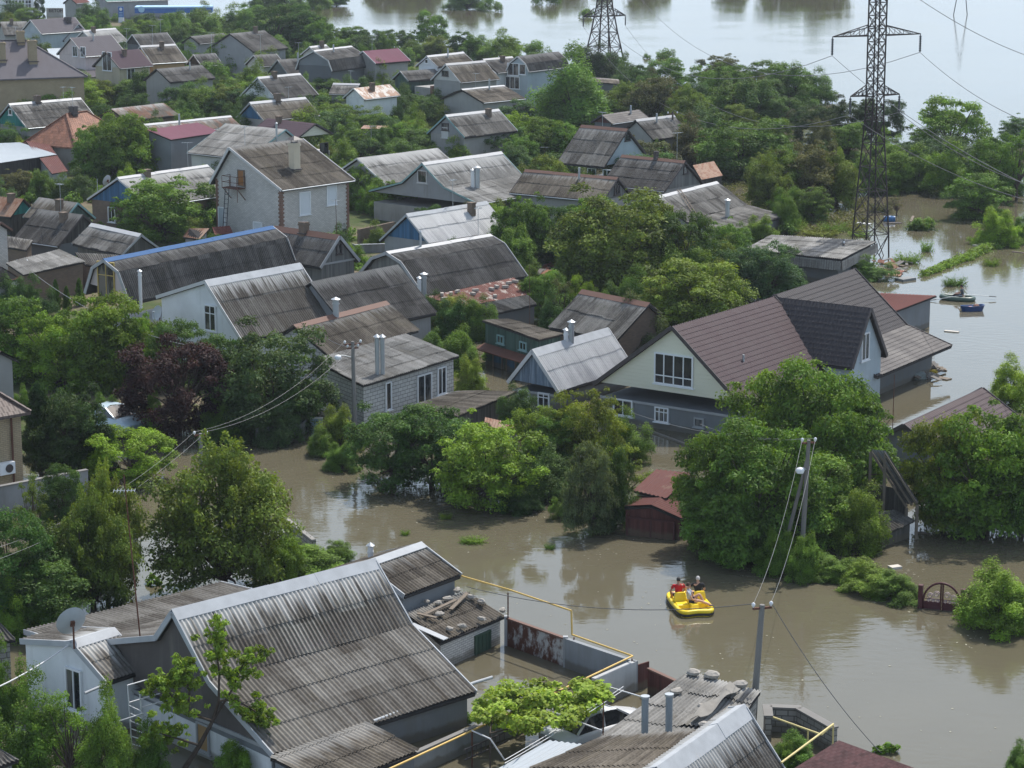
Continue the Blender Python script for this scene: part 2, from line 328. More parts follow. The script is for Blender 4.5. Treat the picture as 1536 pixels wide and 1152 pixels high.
# ------------------------------------------------------------ roof sheets
def patch(mb, P0, P1, P2, P3, prof, near, u0=0.0, v0=0.0, jit=0.0):
    """P0-P1 the upper edge, P3-P2 the lower edge; sheets laid in overlapping rows"""
    P0, P1, P2, P3 = map(Vector, (P0, P1, P2, P3))
    Lu = max((P1 - P0).length, (P2 - P3).length); Lv = ((P3 - P0).length + (P2 - P1).length) / 2
    n = (P1 - P0).cross(P3 - P0); n = n.normalized()
    if n.z < 0: n = -n
    if prof == 'wave': pitch, amp, row, step, seg = .17, .030, 1.6, .030, 6
    elif prof == 'tile': pitch, amp, row, step, seg = .22, .020, .31, .024, 4
    elif prof == 'rib': pitch, amp, row, step, seg = .22, .018, 9., .0, 6
    else: pitch, amp, row, step, seg = 5., 0, 99., 0, 1
    if not near and prof in ('wave', 'rib'): seg = 4
    nc = max(2, int(Lu / pitch * seg)) if amp else 2
    rows = max(1, int(math.ceil(Lv / row - .12)))
    us = np.linspace(0, 1, nc + 1); ph = us * Lu / pitch * 2 * math.pi
    h = amp * np.cos(ph)
    if prof == 'rib': h = amp * np.clip(1.8 * np.cos(ph), -1, 1)
    sd_ = random.random() * 90; am = {'wave': .030, 'rib': .015}.get(prof, 0)
    from mathutils import noise as mn_
    def sag(ul, vl): return np.array([am * mn_.noise((x * .35 + sd_, vl * .5, sd_)) + am * .5 * mn_.noise((x * .9, vl * 1.1 + sd_, 3)) for x in ul]) if am else 0
    sh = np.floor((us * Lu + u0) / 1.05).astype(int)
    P0a, P1a, P2a, P3a, na = (np.array(x) for x in (P0, P1, P2, P3, n))
    for r in range(rows):
        a, b = r / rows, (r + 1) / rows
        k = 3 if prof != 'tile' else 2
        G = []; U = []
        jr = np.array([random.gauss(0, jit) for _ in range(sh.max() - sh.min() + 2)])[sh - sh.min()]
        jd = np.array([random.gauss(0, jit * 3) for _ in range(sh.max() - sh.min() + 2)])[sh - sh.min()]
        for q in range(k):
            t = q / (k - 1); bb = b + (.02 if (r < rows - 1 and q == k - 1) else 0)
            vv = a + (bb - a) * t
            vj = vv + (jd / Lv if q == k - 1 else 0)
            top = P0a[None] * (1 - us)[:, None] + P1a[None] * us[:, None]; bot = P3a[None] * (1 - us)[:, None] + P2a[None] * us[:, None]
            vj = np.ones_like(us) * vj
            pt = top * (1 - vj)[:, None] + bot * vj[:, None] + na[None] * (h + sag(us * Lu, vv * Lv) + step * (t - .3) * (1 if rows > 1 else .3) + jr * (t if q else 0))[:, None]
            G.append([tuple(x) for x in pt]); U.append([(u0 + x * Lu, v0 + vv * Lv) for x in us])
        mb.grid(G, U, True)
HOUSES = {}
class House: pass
def resolve(A, B, zr, front, back, cz):
    if isinstance(zr, tuple):
        g = P(zr[0], zr[1], 0); zr = zat(g, A[1])
    zb = zr[1] if False else zr
    A3 = P(*A, zr); B3 = P(*B, zb); d = (B3 - A3); Ln = d.length; d = d / Ln; d.z = 0; d.normalize()
    n = Vector((d.y, -d.x, 0))
    if n.dot(C0 - A3) < 0: n = -n
    def seq(lst, sg):
        out = [(0.0, zr)]
        for e in lst:
            o0, z0 = out[-1]; m = n * sg
            if e[0] == 'm': out.append((e[1], e[2])); continue
            if e[0] == 'dm': out.append((o0 + e[1], z0 - e[2])); continue
            if len(e) == 2: h = plane_hit(e[0], e[1], A3, d); out.append(((h - A3).dot(m), h.z))
            elif e[2] == 'z': h = P(e[0], e[1], e[3]); out.append(((h - A3).dot(m), e[3]))
            else:
                p0 = A3 + m * o0; p0.z = z0; h = plane_hit(e[0], e[1], p0, m * e[2] + ZZ); out.append(((h - A3).dot(m), h.z))
        return out
    fr = seq(front, 1)
    bk = seq(back, -1) if back is not None else [(o, z) for o, z in fr]
    return A3, B3, d, n, Ln, zr, fr, bk
def house(key, label, short, A, B, zr, front, back=None, roof='ag', wall='grey', gable=None, trim=None, cap=None, ov=.3, cat='house', name='house', group=None, zg=None, base=-.9, near=False, jit=.006, extend=0.0):
    A3, B3, d, n, Ln, zr, fr, bk = resolve(A, B, zr, front, back, None)
    if DEBUG: print('%-10s L=%5.1f az=%4.0f zr=%.1f dist=%.0f fr=%s bk=%s' % (key, Ln, math.degrees(math.atan2(d.y, d.x)), zr, A3.y, [(round(o, 1), round(z, 1)) for o, z in fr[1:]], [(round(o, 1), round(z, 1)) for o, z in bk[1:]]))
    h = House(); h.A, h.B, h.d, h.n, h.L, h.zr, h.fr, h.bk, h.ov, h.key, h.short = A3, B3, d, n, Ln, zr, fr, bk, ov, key, short
    c = (A3 + B3) / 2; h.root = r = root(name, label, cat, (c.x, c.y, 0), group)
    HOUSES[key] = h; h.c = c
    prof = [(-o, z) for o, z in bk[::-1]] + fr[1:]
    pt = lambda s, o, z: Vector((A3.x, A3.y, 0)) + d * s + n * o + ZZ * z
    m, kind = R_[roof]
    rb = MB()
    v = 0
    for lst, sg in ((fr, 1), (bk, -1)):
        v = 0.0
        for (o0, z0), (o1, z1) in zip(lst, lst[1:]):
            patch(rb, pt(0, o0 * sg, z0 + .05), pt(Ln, o0 * sg, z0 + .05), pt(Ln, o1 * sg, z1 + .05), pt(0, o1 * sg, z1 + .05), kind, near, random.random() * 5, v, jit if kind == 'wave' else 0)
            v += math.hypot(o1 - o0, z1 - z0) * (1 if v == 0 else 1)
    h.roof = rb.build('roof', m, r)
    # deck under the sheets, set in a little from the edges
    dk = MB(); e = .06
    top = [(o, z - .02) for o, z in prof]; low = [(o, z - .12) for o, z in prof]
    dk.prism([pt(e, o, z) for o, z in top] + [pt(e, o, z) for o, z in low[::-1]], d * (Ln - 2 * e))
    dk.build('roof_deck', DARKM, r)
    # walls
    def topz(o):
        for (o0, z0), (o1, z1) in zip(prof, prof[1:]):
            if o0 <= o <= o1: return z0 + (z1 - z0) * (o - o0) / max(o1 - o0, 1e-6) - .13
        return prof[-1][1]
    oL, oR = prof[0][0] + ov, prof[-1][0] - ov
    ez = min(topz(oL), topz(oR)); zg_ = zg if zg is not None else max(topz(oL), topz(oR)) - .02
    offs = sorted(set([oL, oR] + [o for o, z in prof if oL < o < oR]))
    ext = []
    for a_, b_ in zip(offs, offs[1:]):
        ext.append((a_, topz(a_)))
        for k in (.999999,):
            za, zb2 = topz(a_), topz(b_)
            if (za - zg_) * (zb2 - zg_) < 0: t = (zg_ - za) / (zb2 - za); ext.append((a_ + (b_ - a_) * t, zg_))
    ext.append((offs[-1], topz(offs[-1])))
    use_g = gable is not None
    wl = [(o, min(z, zg_) if use_g else z) for o, z in ext]
    s0, s1 = ov * .8, Ln - ov * .8
    wb = MB(); wb.prism([pt(s0, oL, base)] + [pt(s0, o, z) for o, z in wl] + [pt(s0, oR, base)], d * (s1 - s0))
    h.wall = wb.build('wall', W_[wall] if isinstance(wall, str) else wall, r)
    h.s0, h.s1, h.oL, h.oR, h.zg = s0, s1, oL, oR, zg_
    if use_g:
        gb = MB(); up = [(o, z) for o, z in ext if z >= zg_ - 1e-6]
        if len(up) >= 3:
            gb.prism([pt(s0 - .02, o, z) for o, z in up], d * .06); gb.build('gable', W_[gable] if isinstance(gable, str) else gable, r)
            gb = MB(); gb.prism([pt(s1 - .04, o, z) for o, z in up], d * .06); gb.build('gable', W_[gable] if isinstance(gable, str) else gable, r)
            tb = MB()
            if near: tb.bar(pt(s0 - .05, up[0][0], zg_), pt(s0 - .05, up[-1][0], zg_), .06, .12); tb.build('gable_band', T_['g'], r)
    if trim:
        for s in (.0, Ln):
            tb = MB()
            for (o0, z0), (o1, z1) in zip(prof, prof[1:]): tb.bar(pt(s, o0, z0 + .0), pt(s, o1, z1 + .0), .05, .20 if near else .13)
            tb.build('barge_board', T_[trim], r)
    if cap:
        cb = MB(); w_ = .24 if near is not True else .3
        kf = (fr[0][1] - fr[1][1]) / max(fr[1][0], .01); kb = (bk[0][1] - bk[1][1]) / max(bk[1][0], .01)
        for s in np.arange(0, Ln, 2.0):
            e2 = min(s + 2.03, Ln + .03); j = random.gauss(0, .006)
            cb.prism([pt(s - .02, -w_, zr - w_ * kb + .10 + j), pt(s - .02, 0, zr + .13 + j), pt(s - .02, w_, zr - w_ * kf + .10 + j), pt(s - .02, w_, zr - w_ * kf + .085 + j), pt(s - .02, 0, zr + .11 + j), pt(s - .02, -w_, zr - w_ * kb + .085 + j)], d * (e2 - s))
        cb.build('ridge_cap', T_[cap], r)
    h.pt = pt; h.topz = topz
    return h
def on_roof(h, x, y):
    best = None
    for lst, sg in ((h.fr, 1), (h.bk, -1)):
        for (o0, z0), (o1, z1) in zip(lst, lst[1:]):
            p0 = Vector((h.A.x, h.A.y, 0)) + h.n * sg * o0 + ZZ * z0; k = (z0 - z1) / max(o1 - o0, .01)
            q = plane_hit(x, y, p0, h.n * sg * k + ZZ); o = (q - h.A).dot(h.n) * sg
            e = max(o0 - o, o - o1, 0)
            if best is None or e < best[0]: best = (e, q)
    return best[1]
def chimney(h, x, y, ytop, w_=.45, kind='brick', ht=None):
    p = on_roof(h, x, y); z1 = zat(p, ytop) if ht is None else p.z + ht; b = MB(); z0 = p.z - .4
    if kind == 'pipe' or kind == 'white_pipe':
        b.tube([Vector((p.x, p.y, z0)), Vector((p.x, p.y, z1))], w_ / 2, 12); b.tube([Vector((p.x, p.y, z1 - .25)), Vector((p.x, p.y, z1 - .17))], w_ * .58, 12)
        o = b.build('chimney_pipe', GALV if kind == 'pipe' else WPIPE, h.roof)
        c = MB(); c.tube([Vector((p.x, p.y, z1 + .05)), Vector((p.x, p.y, z1 + .17))], [w_ * .8, .02], 12); c.tube([Vector((p.x, p.y, z1 - .02)), Vector((p.x, p.y, z1 + .06))], w_ * .2, 6); c.build('cowl', GALV, o)
    else:
        mt = {'brick': W_['rb'], 'dark': T_['d'], 'tan': W_['tan'], 'old': W_['ob'], 'cream': flat((.55, .48, .36), .6, .1, name='cream_cladding')}[kind]
        dx, dy = h.d * w_ / 2, h.n * w_ / 2
        b.box((p.x, p.y, (z0 + z1) / 2), dx, dy, ZZ * (z1 - z0) / 2); b.box((p.x, p.y, z1 - .12), dx * 1.18, dy * 1.18, ZZ * .06); b.box((p.x, p.y, z1 + .02), dx * 1.1, dy * 1.1, ZZ * .03)
        o = b.build('chimney', mt, h.roof)
        c = MB(); c.box((p.x, p.y, z1 + .06), dx * .6, dy * .6, ZZ * .02); c.box((p.x, p.y, p.z + .02), dx * 1.35, dy * 1.35, ZZ * .04)
        if kind == 'cream':
            for s in (-1, 1): c.bar(Vector((p.x, p.y, z1 + .05)) + dx * s, Vector((p.x, p.y, z1 + .3)) + dx * s, .05, .05)
            q = Vector((p.x, p.y, z1 + .3)); r0 = [q + dx * a * 1.5 + dy * b_ * 1.5 for a, b_ in ((-1, -1), (1, -1), (1, 1), (-1, 1))]
            for i in range(4): c.face([r0[i], r0[(i + 1) % 4], q + ZZ * .28])
            c.face(r0[::-1])
        c.build('chimney_cap', T_['d'], o)
def wallplane(h, side):
    if side == 'A': return h.A + h.d * (h.s0 - (.02 if True else 0)), -h.d, h.n
    if side == 'B': return h.A + h.d * (h.s1 + .02), h.d, h.n
    if side == 'F': return h.A + h.n * h.oR, h.n, h.d
    return h.A + h.n * h.oL, -h.n, h.d
def opening(parent, p, nrm, t, w_, hh, bars=(1, 0), kind='window', fm=None, pane=None, name=None, fw=.07):
    """frame of a window or door standing proud of the wall, its pane a child"""
    fm = fm or FRAME; b = MB(); o = p + nrm * .03
    for s in (-1, 1): b.box(o + t * s * (w_ / 2 - fw / 2), t * fw / 2, nrm * .05, ZZ * hh / 2)
    for s in (-1, 1): b.box(o + ZZ * s * (hh / 2 - fw / 2), t * (w_ / 2 - fw), nrm * .045, ZZ * fw / 2)
    for i in range(bars[0]): b.box(o + t * w_ * ((i + 1) / (bars[0] + 1) - .5), t * fw * .35, nrm * .04, ZZ * (hh / 2 - fw))
    for i in range(abs(bars[1])): b.box(o + ZZ * hh * ((.5 - .32 * (i + 1)) if bars[1] > 0 else -.22), t * (w_ / 2 - fw), nrm * .035, ZZ * fw * .35)
    if kind == 'window': b.box(o - ZZ * (hh / 2 + .03), t * (w_ / 2 + .08), nrm * .09, ZZ * .025)
    f = b.build(name or kind, fm, parent)
    g = MB(); g.box(o - nrm * .01, t * (w_ / 2 - fw), nrm * .015, ZZ * (hh / 2 - fw)); g.build('pane' if kind == 'window' else 'door_leaf', pane or glass(), f)
    return f
def win(h, side, x, y, w_, hh, bars=(1, 0), **k):
    p0, nrm, t = wallplane(h, side); p = plane_hit(x, y, p0, nrm)
    return opening(h.root, p, nrm, t, w_, hh, bars, **k)
def hip(key, label, short, A, B, zr, ze, wx, hx, roof='gt', wall='tan', base=-.5, name='house', near=False, ov=.35, cat='house'):
    """hipped roof: ridge A-B, eaves out by wx across and hx beyond the ridge ends"""
    A3, B3 = P(*A, zr), P(*B, zr); d = (B3 - A3).normalized(); n = Vector((d.y, -d.x, 0))
    if n.dot(C0 - A3) < 0: n = -n
    h = House(); h.A, h.B, h.d, h.n, h.L, h.zr, h.ov, h.key, h.short = A3, B3, d, n, (B3 - A3).length, zr, ov, key, short
    if DEBUG: print('%-10s hip L=%.1f az=%.0f dist=%.0f' % (key, h.L, math.degrees(math.atan2(d.y, d.x)), A3.y))
    h.c = (A3 + B3) / 2; h.root = r = root(name, label, cat, (h.c.x, h.c.y, 0)); HOUSES[key] = h
    h.fr = [(0, zr), (wx, ze)]; h.bk = [(0, zr), (wx, ze)]
    hx = hx if isinstance(hx, tuple) else (hx, hx)
    E = [A3 - d * hx[0] + n * wx, B3 + d * hx[1] + n * wx, B3 + d * hx[1] - n * wx, A3 - d * hx[0] - n * wx]
    E = [Vector((p.x, p.y, ze)) for p in E]; mb = MB()
    def f(pts, hor):
        o = pts[0]; nn = (pts[1] - pts[0]).cross(pts[2] - pts[0]).normalized()
        if nn.z < 0: nn = -nn
        dn = hor.cross(nn).normalized(); dn = dn if dn.z < 0 else -dn
        for off, fl in ((0.0, 1),): mb.face([p + ZZ * .02 for p in pts], [((p - o).dot(hor) + 20, (p - o).dot(dn) + 20) for p in pts])
        mb.face([p - ZZ * .12 for p in pts][::-1])
    f([E[0], E[1], B3, A3], d); f([E[2], E[3], A3, B3], d); f([E[1], E[2], B3], n); f([E[3], E[0], A3], n)
    for i in range(4): j = (i + 1) % 4; mb.face([E[i] + ZZ * .02, E[j] + ZZ * .02, E[j] - ZZ * .12, E[i] - ZZ * .12])
    h.roof = mb.build('roof', R_[roof][0], r)
    q = MB()
    for a, b_ in ((A3, B3), (A3, E[0]), (A3, E[3]), (B3, E[1]), (B3, E[2])): q.bar(a + ZZ * .05, b_ + ZZ * .05, .2, .07)
    q.build('ridge_cap', R_[roof][0], r)
    h.s0, h.s1, h.oL, h.oR = -hx[0] + ov, h.L + hx[1] - ov, -wx + ov, wx - ov
    wl = MB(); pt = lambda s, o, z: Vector((A3.x, A3.y, 0)) + d * s + n * o + ZZ * z
    wl.prism([pt(h.s0, h.oL, base), pt(h.s0, h.oR, base), pt(h.s1, h.oR, base), pt(h.s1, h.oL, base)], ZZ * (ze - .1 - base)); wl.build('wall', W_[wall], r); h.pt = pt
    h.topz = lambda o: ze
    return h
def shed(key, label, short, pts, roof='ag', wall='grey', base=-.9, ov=.15, name='shed', cat='shed', near=False, th=.08, jit=.006, quad=False, walls=True, group=None):
    """lean-to or flat roof. pts: upper-left, upper-right, (lower-right,) lower-left as (px, py, z)"""
    q = [P(*p) for p in pts]
    if len(q) == 3: q = [q[0], q[1], q[1] + q[2] - q[0], q[2]]
    c = (q[0] + q[1] + q[2] + q[3]) / 4
    if DEBUG: print('%-10s shed %s' % (key, [round((q[i] - q[(i + 1) % 4]).length, 1) for i in range(4)]), [round(p.z, 1) for p in q])
    h = House(); h.c = c; h.key, h.short = key, short; h.root = r = root(name, label, cat, (c.x, c.y, 0), group); HOUSES[key] = h; h.q = q
    h.A, h.B = q[0], q[1]; h.zr = max(p.z for p in q)
    m, kind = R_[roof]; mb = MB(); up = ZZ * (th / 2 + .04)
    patch(mb, *[p + up for p in q], kind, near, random.random() * 5, random.random() * 2, jit if kind == 'wave' else 0); h.roof = mb.build('roof', m, r)
    dk = MB(); k = .985; qi = [c + (p - c) * k for p in q]; dk.prism([p - ZZ * th / 2 for p in qi], ZZ * th); dk.build('roof_deck', DARKM, r)
    h.w = []
    wm = (wall if not isinstance(wall, str) else W_[wall]) if walls else None
    cc = Vector((c.x, c.y, 0)); qs = []
    for i in range(4):
        a, b_, p = q[i - 1], q[(i + 1) % 4], q[i]; va = (a - p); vb = (b_ - p); qs.append(p + va.normalized() * ov + vb.normalized() * ov)
    h.qs = qs
    if walls:
        wb = MB(); lo = [Vector((p.x, p.y, base)) for p in qs]; hi = [p - ZZ * (th / 2 + .02) for p in qs]
        for i in range(4): j = (i + 1) % 4; wb.face([lo[i], lo[j], hi[j], hi[i]])
        wb.face(hi); wb.face(lo[::-1]); h.wall = wb.build('wall', wm, r)
    # for chimneys on it
    d = (q[1] - q[0]); h.L = d.length; d.z = 0; h.d = d.normalized(); n = Vector((h.d.y, -h.d.x, 0)); n = n if n.dot(C0 - c) > 0 else -n; h.n = n
    nn = (q[1] - q[0]).cross(q[3] - q[0]).normalized(); nn = nn if nn.z > 0 else -nn
    h.fr = [(0, q[0].z), ((q[3] - q[0]).dot(n) or .1, q[3].z)]; h.bk = h.fr[:1]; h.nn = nn
    return h
def swin(h, i, x, y, w_, hh, bars=(1, 0), **k):     # opening on side i of a shed (corner i to i+1)
    a, b_ = h.qs[i], h.qs[(i + 1) % 4]; t = (b_ - a); t.z = 0; t.normalize(); nr = Vector((t.y, -t.x, 0)); nr = nr if nr.dot(a - h.c) > 0 else -nr
    p = plane_hit(x, y, a, nr); return opening(h.root, p, nr, t, w_, hh, bars, **k)
# ------------------------------------------------------------ the houses, measured on the photograph (A: end whose corner is given, front eaves towards the camera)
K = .62
# far rows
house('h1', 'low grey house with a whitened ridge, top left corner of the village', 'the corner house top left', (40, 32), (0, 33), 5.2, [(50, 52, K)], roof='ag', wall='lgrey')
h = house('h2', 'pale gabled house with lilac grey roof and black chimney', 'the lilac roofed house with black chimney', (45, 30), (112, 26), 6.4, [(66, 51, .75)], roof='mg', wall='lblue', gable='lblue', trim='w'); chimney(h, 102, 33, 26, .7, 'dark')
house('h2w', 'small grey gabled wing beside the lilac roofed house', 'the small grey wing', (81, 34), (118, 36), 5.6, [(72, 60, .75)], roof='mg', wall='lblue', trim='g')
house('h3', 'grey house with a white streaked ridge behind the long lilac roof', 'the white ridged house behind', (124, 47), (173, 43), 6.2, [(190, 62, .7)], roof='aw', wall='lgrey', trim='w', cap='w')
house('h4', 'house with dark weathered gable and white barge boards, far left', 'the dark far gable', (198, 52), (250, 49), 5.8, [(211, 69, .75)], roof='ad', wall='dgrey', gable='dwood', trim='w')
house('h5', 'long dark asbestos roofed house right of the far tree clump', 'the long dark far roof', (344, 51), (397, 46), 6.3, [(380, 78, .55)], roof='ad', wall='grey')
house('h5b', 'dark hidden roofed house behind trees below the fuel station', 'the hidden far roof', (285, 55), (335, 50), 5.2, [(300, 66, .6)], roof='ad', wall='grey')
h = house('h6', 'house with broad lilac tiled roof and two small attic windows', 'the broad lilac roof', (105, 57), (167, 53), 6.8, [(134, 85, .72)], roof='mg', wall='pink', gable='pink', trim='g'); win(h, 'A', 113, 77, 1.0, 1.3); win(h, 'A', 125, 78, 1.0, 1.3)
shed('h7', 'flat pale grey roofed shed beside the broad lilac roof', 'the pale grey shed', [(70, 74, 3.6), (107, 72, 3.6), (80, 92, 3.0)], roof='mw', wall='lgrey')
h = house('h8', 'house with dark plum metal roof joined to an orange walled half', 'the dark plum roof', (158, 78), (208, 74), 6.6, [(172, 104, .75)], roof='mv', wall='beige', gable='white2', trim='d'); win(h, 'A', 161, 92, 1.6, 2.2); win(h, 'F', 196, 113, 1.2, 1.6)
house('h9', 'orange walled house half with white edged grey corrugated roof', 'the orange walled house', (210, 70), (263, 67), 6.8, [(229, 96, .7)], roof='ab', wall='orange', trim='w', cap='w')
house('h10', 'dark grey roofed house below the orange walled half', 'the dark roof below the orange walls', (234, 104), (303, 98), 5.4, [(256, 124, .6)], roof='ad', wall='lgrey')
house('h11', 'dark little gabled house with white eaves by the big far tree', 'the little dark gable', (290, 82), (322, 80), 5.6, [(303, 99, .75)], roof='ad', wall='dgrey', gable='dwood', trim='w')
h = hip('h12', 'large tan brick house with hipped grey tile roof and tall chimneys', 'the large tan brick house', (-30, 62), (38, 60), 9.5, 5.8, 5.0, 5.5, roof='gt', wall='tan', base=-1)
chimney(h, 31, 64, 47, .75, 'tan'); chimney(h, 49, 92, 61, .85, 'tan'); chimney(h, 2, 90, 64, .85, 'tan')
shed('h12b', 'lilac roofed annex behind the tan brick house', 'the lilac annex', [(108, 90, 3.4), (146, 86, 3.4), (112, 120, 2.6)], roof='mg', wall='lgrey')
h = house('h13', 'house with bright green gable and long grey corrugated roof', 'the bright green gable', (13, 157), (121, 148), 5.4, [(39, 193, .7)], roof='ag', wall='lgrey', gable='teal', trim='g', cap='g'); win(h, 'A', 16, 168, .6, .6, (0, 0)); chimney(h, 56, 154, 144, .5, 'old')
h = hip('h14', 'house with orange clay tile hipped roof and blue dormer', 'the orange tiled house', (100, 171), (130, 167), 5.6, 2.9, 3.3, 2.6, roof='rt', wall='lgrey'); chimney(h, 110, 171, 160, .6, 'dark')
house('h15', 'long low rusty grey shed roof behind the orange tiled house', 'the long low rusty shed', (166, 164), (245, 155), 4.0, [(178, 184, .5)], roof='ar', wall='ob')
house('h16', 'long house with rust streaked roof behind the plum lean-to', 'the long rust streaked roof', (215, 188), (346, 175), 5.0, [(232, 203, .5)], roof='ar', wall='grey', cap='w')
shed('h16b', 'grey block building with smooth plum red mono pitch roof', 'the plum mono pitch building', [(220, 196, 4.9), (297, 185, 4.9), (256, 211, 4.2)], roof='ml', wall='slate')
h = house('h17', 'house with broad sheet grey roof sloping towards the viewer, left centre', 'the broad grey sheet roof', (429, 195), (339, 186), 5.6, [(400, 243, .45)], back=[(446, 209)], roof='al', wall='white2', trim='t', jit=.004); chimney(h, 415, 206, 186, .18, 'pipe'); 
h = house('h18', 'house with blue painted gable and brown grey roof', 'the blue gabled brown roofed house', (374, 155), (458, 147), 5.4, [(394, 182, .75)], roof='ab', wall='lgrey', gable='blue', trim='g', cap='w'); chimney(h, 416, 152, 141, .5, 'old')
h = house('h19', 'house with cream gable and dark plum tiled roof', 'the cream gabled plum roofed house', (474, 186), (401, 178), 5.0, [(459, 208, .5)], roof='mv', wall='white2', gable='cream', trim='d', zg=2.4); win(h, 'A', 486, 223, 1.0, 1.1, fm=T_['d'])
shed('n1', 'open shelter with whitish tin roof at the left edge of the village', 'the whitish tin shelter', [(-30, 217, 3.0), (30, 215, 3.0), (86, 233, 2.7), (-10, 247, 2.7)], roof='mw', wall='dwood')
shed('n2', 'long faded red sheet roof behind the whitish tin shelter', 'the long faded red roof', [(38, 212, 3.1), (68, 209, 3.1), (102, 258, 2.2), (78, 262, 2.2)], roof='mr', wall='grey')
h = house('h20b', 'long house with white ridged grey roof and blue gable behind the yard trees', 'the white ridged roof by the yard', (176, 268), (311, 249), 4.7, [(322, 296, .55)], roof='aw', wall='ob', gable='blue', trim='w', cap='w'); win(h, 'A', 168, 322, .8, 1.2)
# two-storey brick house
h = HB = house('h20', 'two storey white brick house with red brick corners and a stair', 'the two storey white brick house', (343, 222), (454, 209), (364, 371), [(422, 286)], back=[(314, 275)], roof='ab', wall='wb', trim='w', near=True, ov=.4); chimney(h, 442, 254, 215, .62, 'cream')
# middle band
house('h21', 'grey white weathered corrugated roof in the centre, left of two', 'the left weathered centre roof', (535, 238), (656, 223), 4.6, [(574, 278, .55)], roof='aw', wall='lgrey', trim='w', jit=.008)
h = house('h22', 'house with weathered roof, black attic opening and low rear slope', 'the weathered roof with attic opening', (633, 246), (752, 229), 5.4, [(666, 281, .75), (700, 309, .28)], roof='aw', wall='lgrey', gable='grey', trim='t', cap='w', zg=1.9, jit=.008); win(h, 'A', 634, 265, 1.0, 1.0, (0, 0), fm=T_['w']); chimney(h, 716, 282, 252, .4, 'pipe'); chimney(h, 709, 281, 256, .3, 'white_pipe')
house('h23', 'little white gabled roof behind the dark gambrel', 'the little white gable', (464, 71), (489, 68), 5.6, [(474, 84, .7)], roof='ag', wall='white2', trim='w', cap='w')
house('h24', 'house with dark gambrel roof and white edge in the far village', 'the dark gambrel', (470, 77), (527, 70), 6.6, [(492, 91), (498, 107)], roof='ad', wall='dgrey', gable='slate', trim='w', cap='w')
house('h25', 'dark roofed house left of the dark gambrel', 'the dark roof left of the gambrel', (416, 90), (466, 87), 5.2, [(435, 112, .7)], roof='ad', wall='dgrey', trim='g')
house('h26', 'dark roofed house with white wall end beside the big far trees', 'the dark roof with white end', (380, 83), (414, 81), 5.0, [(392, 100, .6)], roof='ad', wall='white2', trim='w')
house('h26b', 'dark low roof at the foot of the big far trees', 'the dark low far roof', (366, 62), (398, 60), 5.0, [(392, 78, .6)], roof='ad', wall='grey')
house('h27', 'house with white gable and dark flat grey roof', 'the white gabled dark roof', (386, 117), (450, 111), 5.6, [(407, 150, .75)], roof='ad', wall='grey', gable='white', trim='w', cap='w')
h = house('h29', 'house with pinkish plum metal roof in the far village', 'the pink plum roof', (544, 77), (597, 73), 6.2, [(562, 96, .6)], roof='ml', wall='lgrey', trim='w')
h = house('h30', 'white gabled house with round attic hole and grey roof', 'the far white gable', (640, 85), (695, 79), 6.4, [(657, 101, .7)], roof='ab', wall='white', gable='white', trim='w', cap='w'); win(h, 'A', 640, 92, .5, .5, (0, 0))
house('h31', 'green walled house with dark roof left of the balcony house', 'the green walled house', (600, 107), (663, 103), 5.0, [(610, 122, .6)], roof='ad', wall='green', trim='g')
h = HBAL = house('h32', 'two storey cream house with barred window and red patterned balcony', 'the red patterned balcony house', (668, 97), (727, 92), 6.5, [(694, 124, .78)], roof='ab', wall='lgrey', gable='white2', trim='w', cap='g'); win(h, 'A', 668, 110, 1.0, .6, (0, 0), fm=T_['d'])
h = house('h33', 'grey house with wide low brown roof, beside the balcony house', 'the wide low brown roof', (692, 135), (756, 129), 4.8, [(712, 156, .35)], roof='ab', wall='lgrey', cap='w', ov=.35); win(h, 'F', 782, 167, 2.6, 1.6, (2, 0), fm=WOODM)
h = house('h34', 'house with teal edged gable and grey roof in the centre', 'the teal edged gable', (668, 174), (748, 165), 5.2, [(692, 207, .75)], roof='ag', wall='lgrey', gable='grey', trim='t', cap='w'); win(h, 'A', 668, 190, .9, .7, (1, 0), fm=T_['d']); win(h, 'A', 668, 199, .9, 1.0, (0, 0), fm=T_['w'], pane=T_['w'])
house('h35', 'small white gabled house with rusty white sheet roof', 'the rusty white roof', (530, 133), (584, 127), 4.8, [(544, 150, .7)], roof='rw', wall='white', gable='white', trim='w'); 
house('h35b', 'grey roof joining the rusty white roofed house', 'the grey roof beside the rusty one', (500, 126), (540, 127), 4.6, [(520, 142, .6)], roof='ag', wall='lgrey', cap='w')
shed('h36', 'little outbuilding with flat rusty roof and white wall', 'the flat rusty outbuilding', [(546, 189, 2.9), (586, 190, 2.9), (541, 194, 2.8)], roof='rs', wall='white2')
house('h37', 'tiny shed with brown roof and plank gable', 'the tiny plank gable', (560, 213), (546, 212), 2.9, [(552, 232, .9)], roof='ad', wall='gwood', name='shed', cat='shed')
h = house('h38', 'blue white two storey house with curved dark gambrel roof', 'the blue white gambrel house', (776, 85), (838, 78), 6.9, [(788, 96), (793, 108)], roof='ad', wall='lblue', gable='lblue', trim='w'); win(h, 'A', 770, 104, 1.6, 1.4, (1, 0)); win(h, 'A', 784, 104, .9, 1.2, (0, 0)); win(h, 'A', 769, 124, 2.0, 1.4, (2, 0))
house('h38b', 'dark roof beside the blue white gambrel house', 'the dark roof left of the blue white house', (724, 90), (768, 86), 6.4, [(745, 110, .6)], roof='ad', wall='white', cap='g')
shed('h38c', 'brown flat roof between trees right of the blue white house', 'the brown flat far roof', [(888, 117, 3.6), (928, 120, 3.6), (890, 124, 3.3)], roof='ab', wall='dgrey')
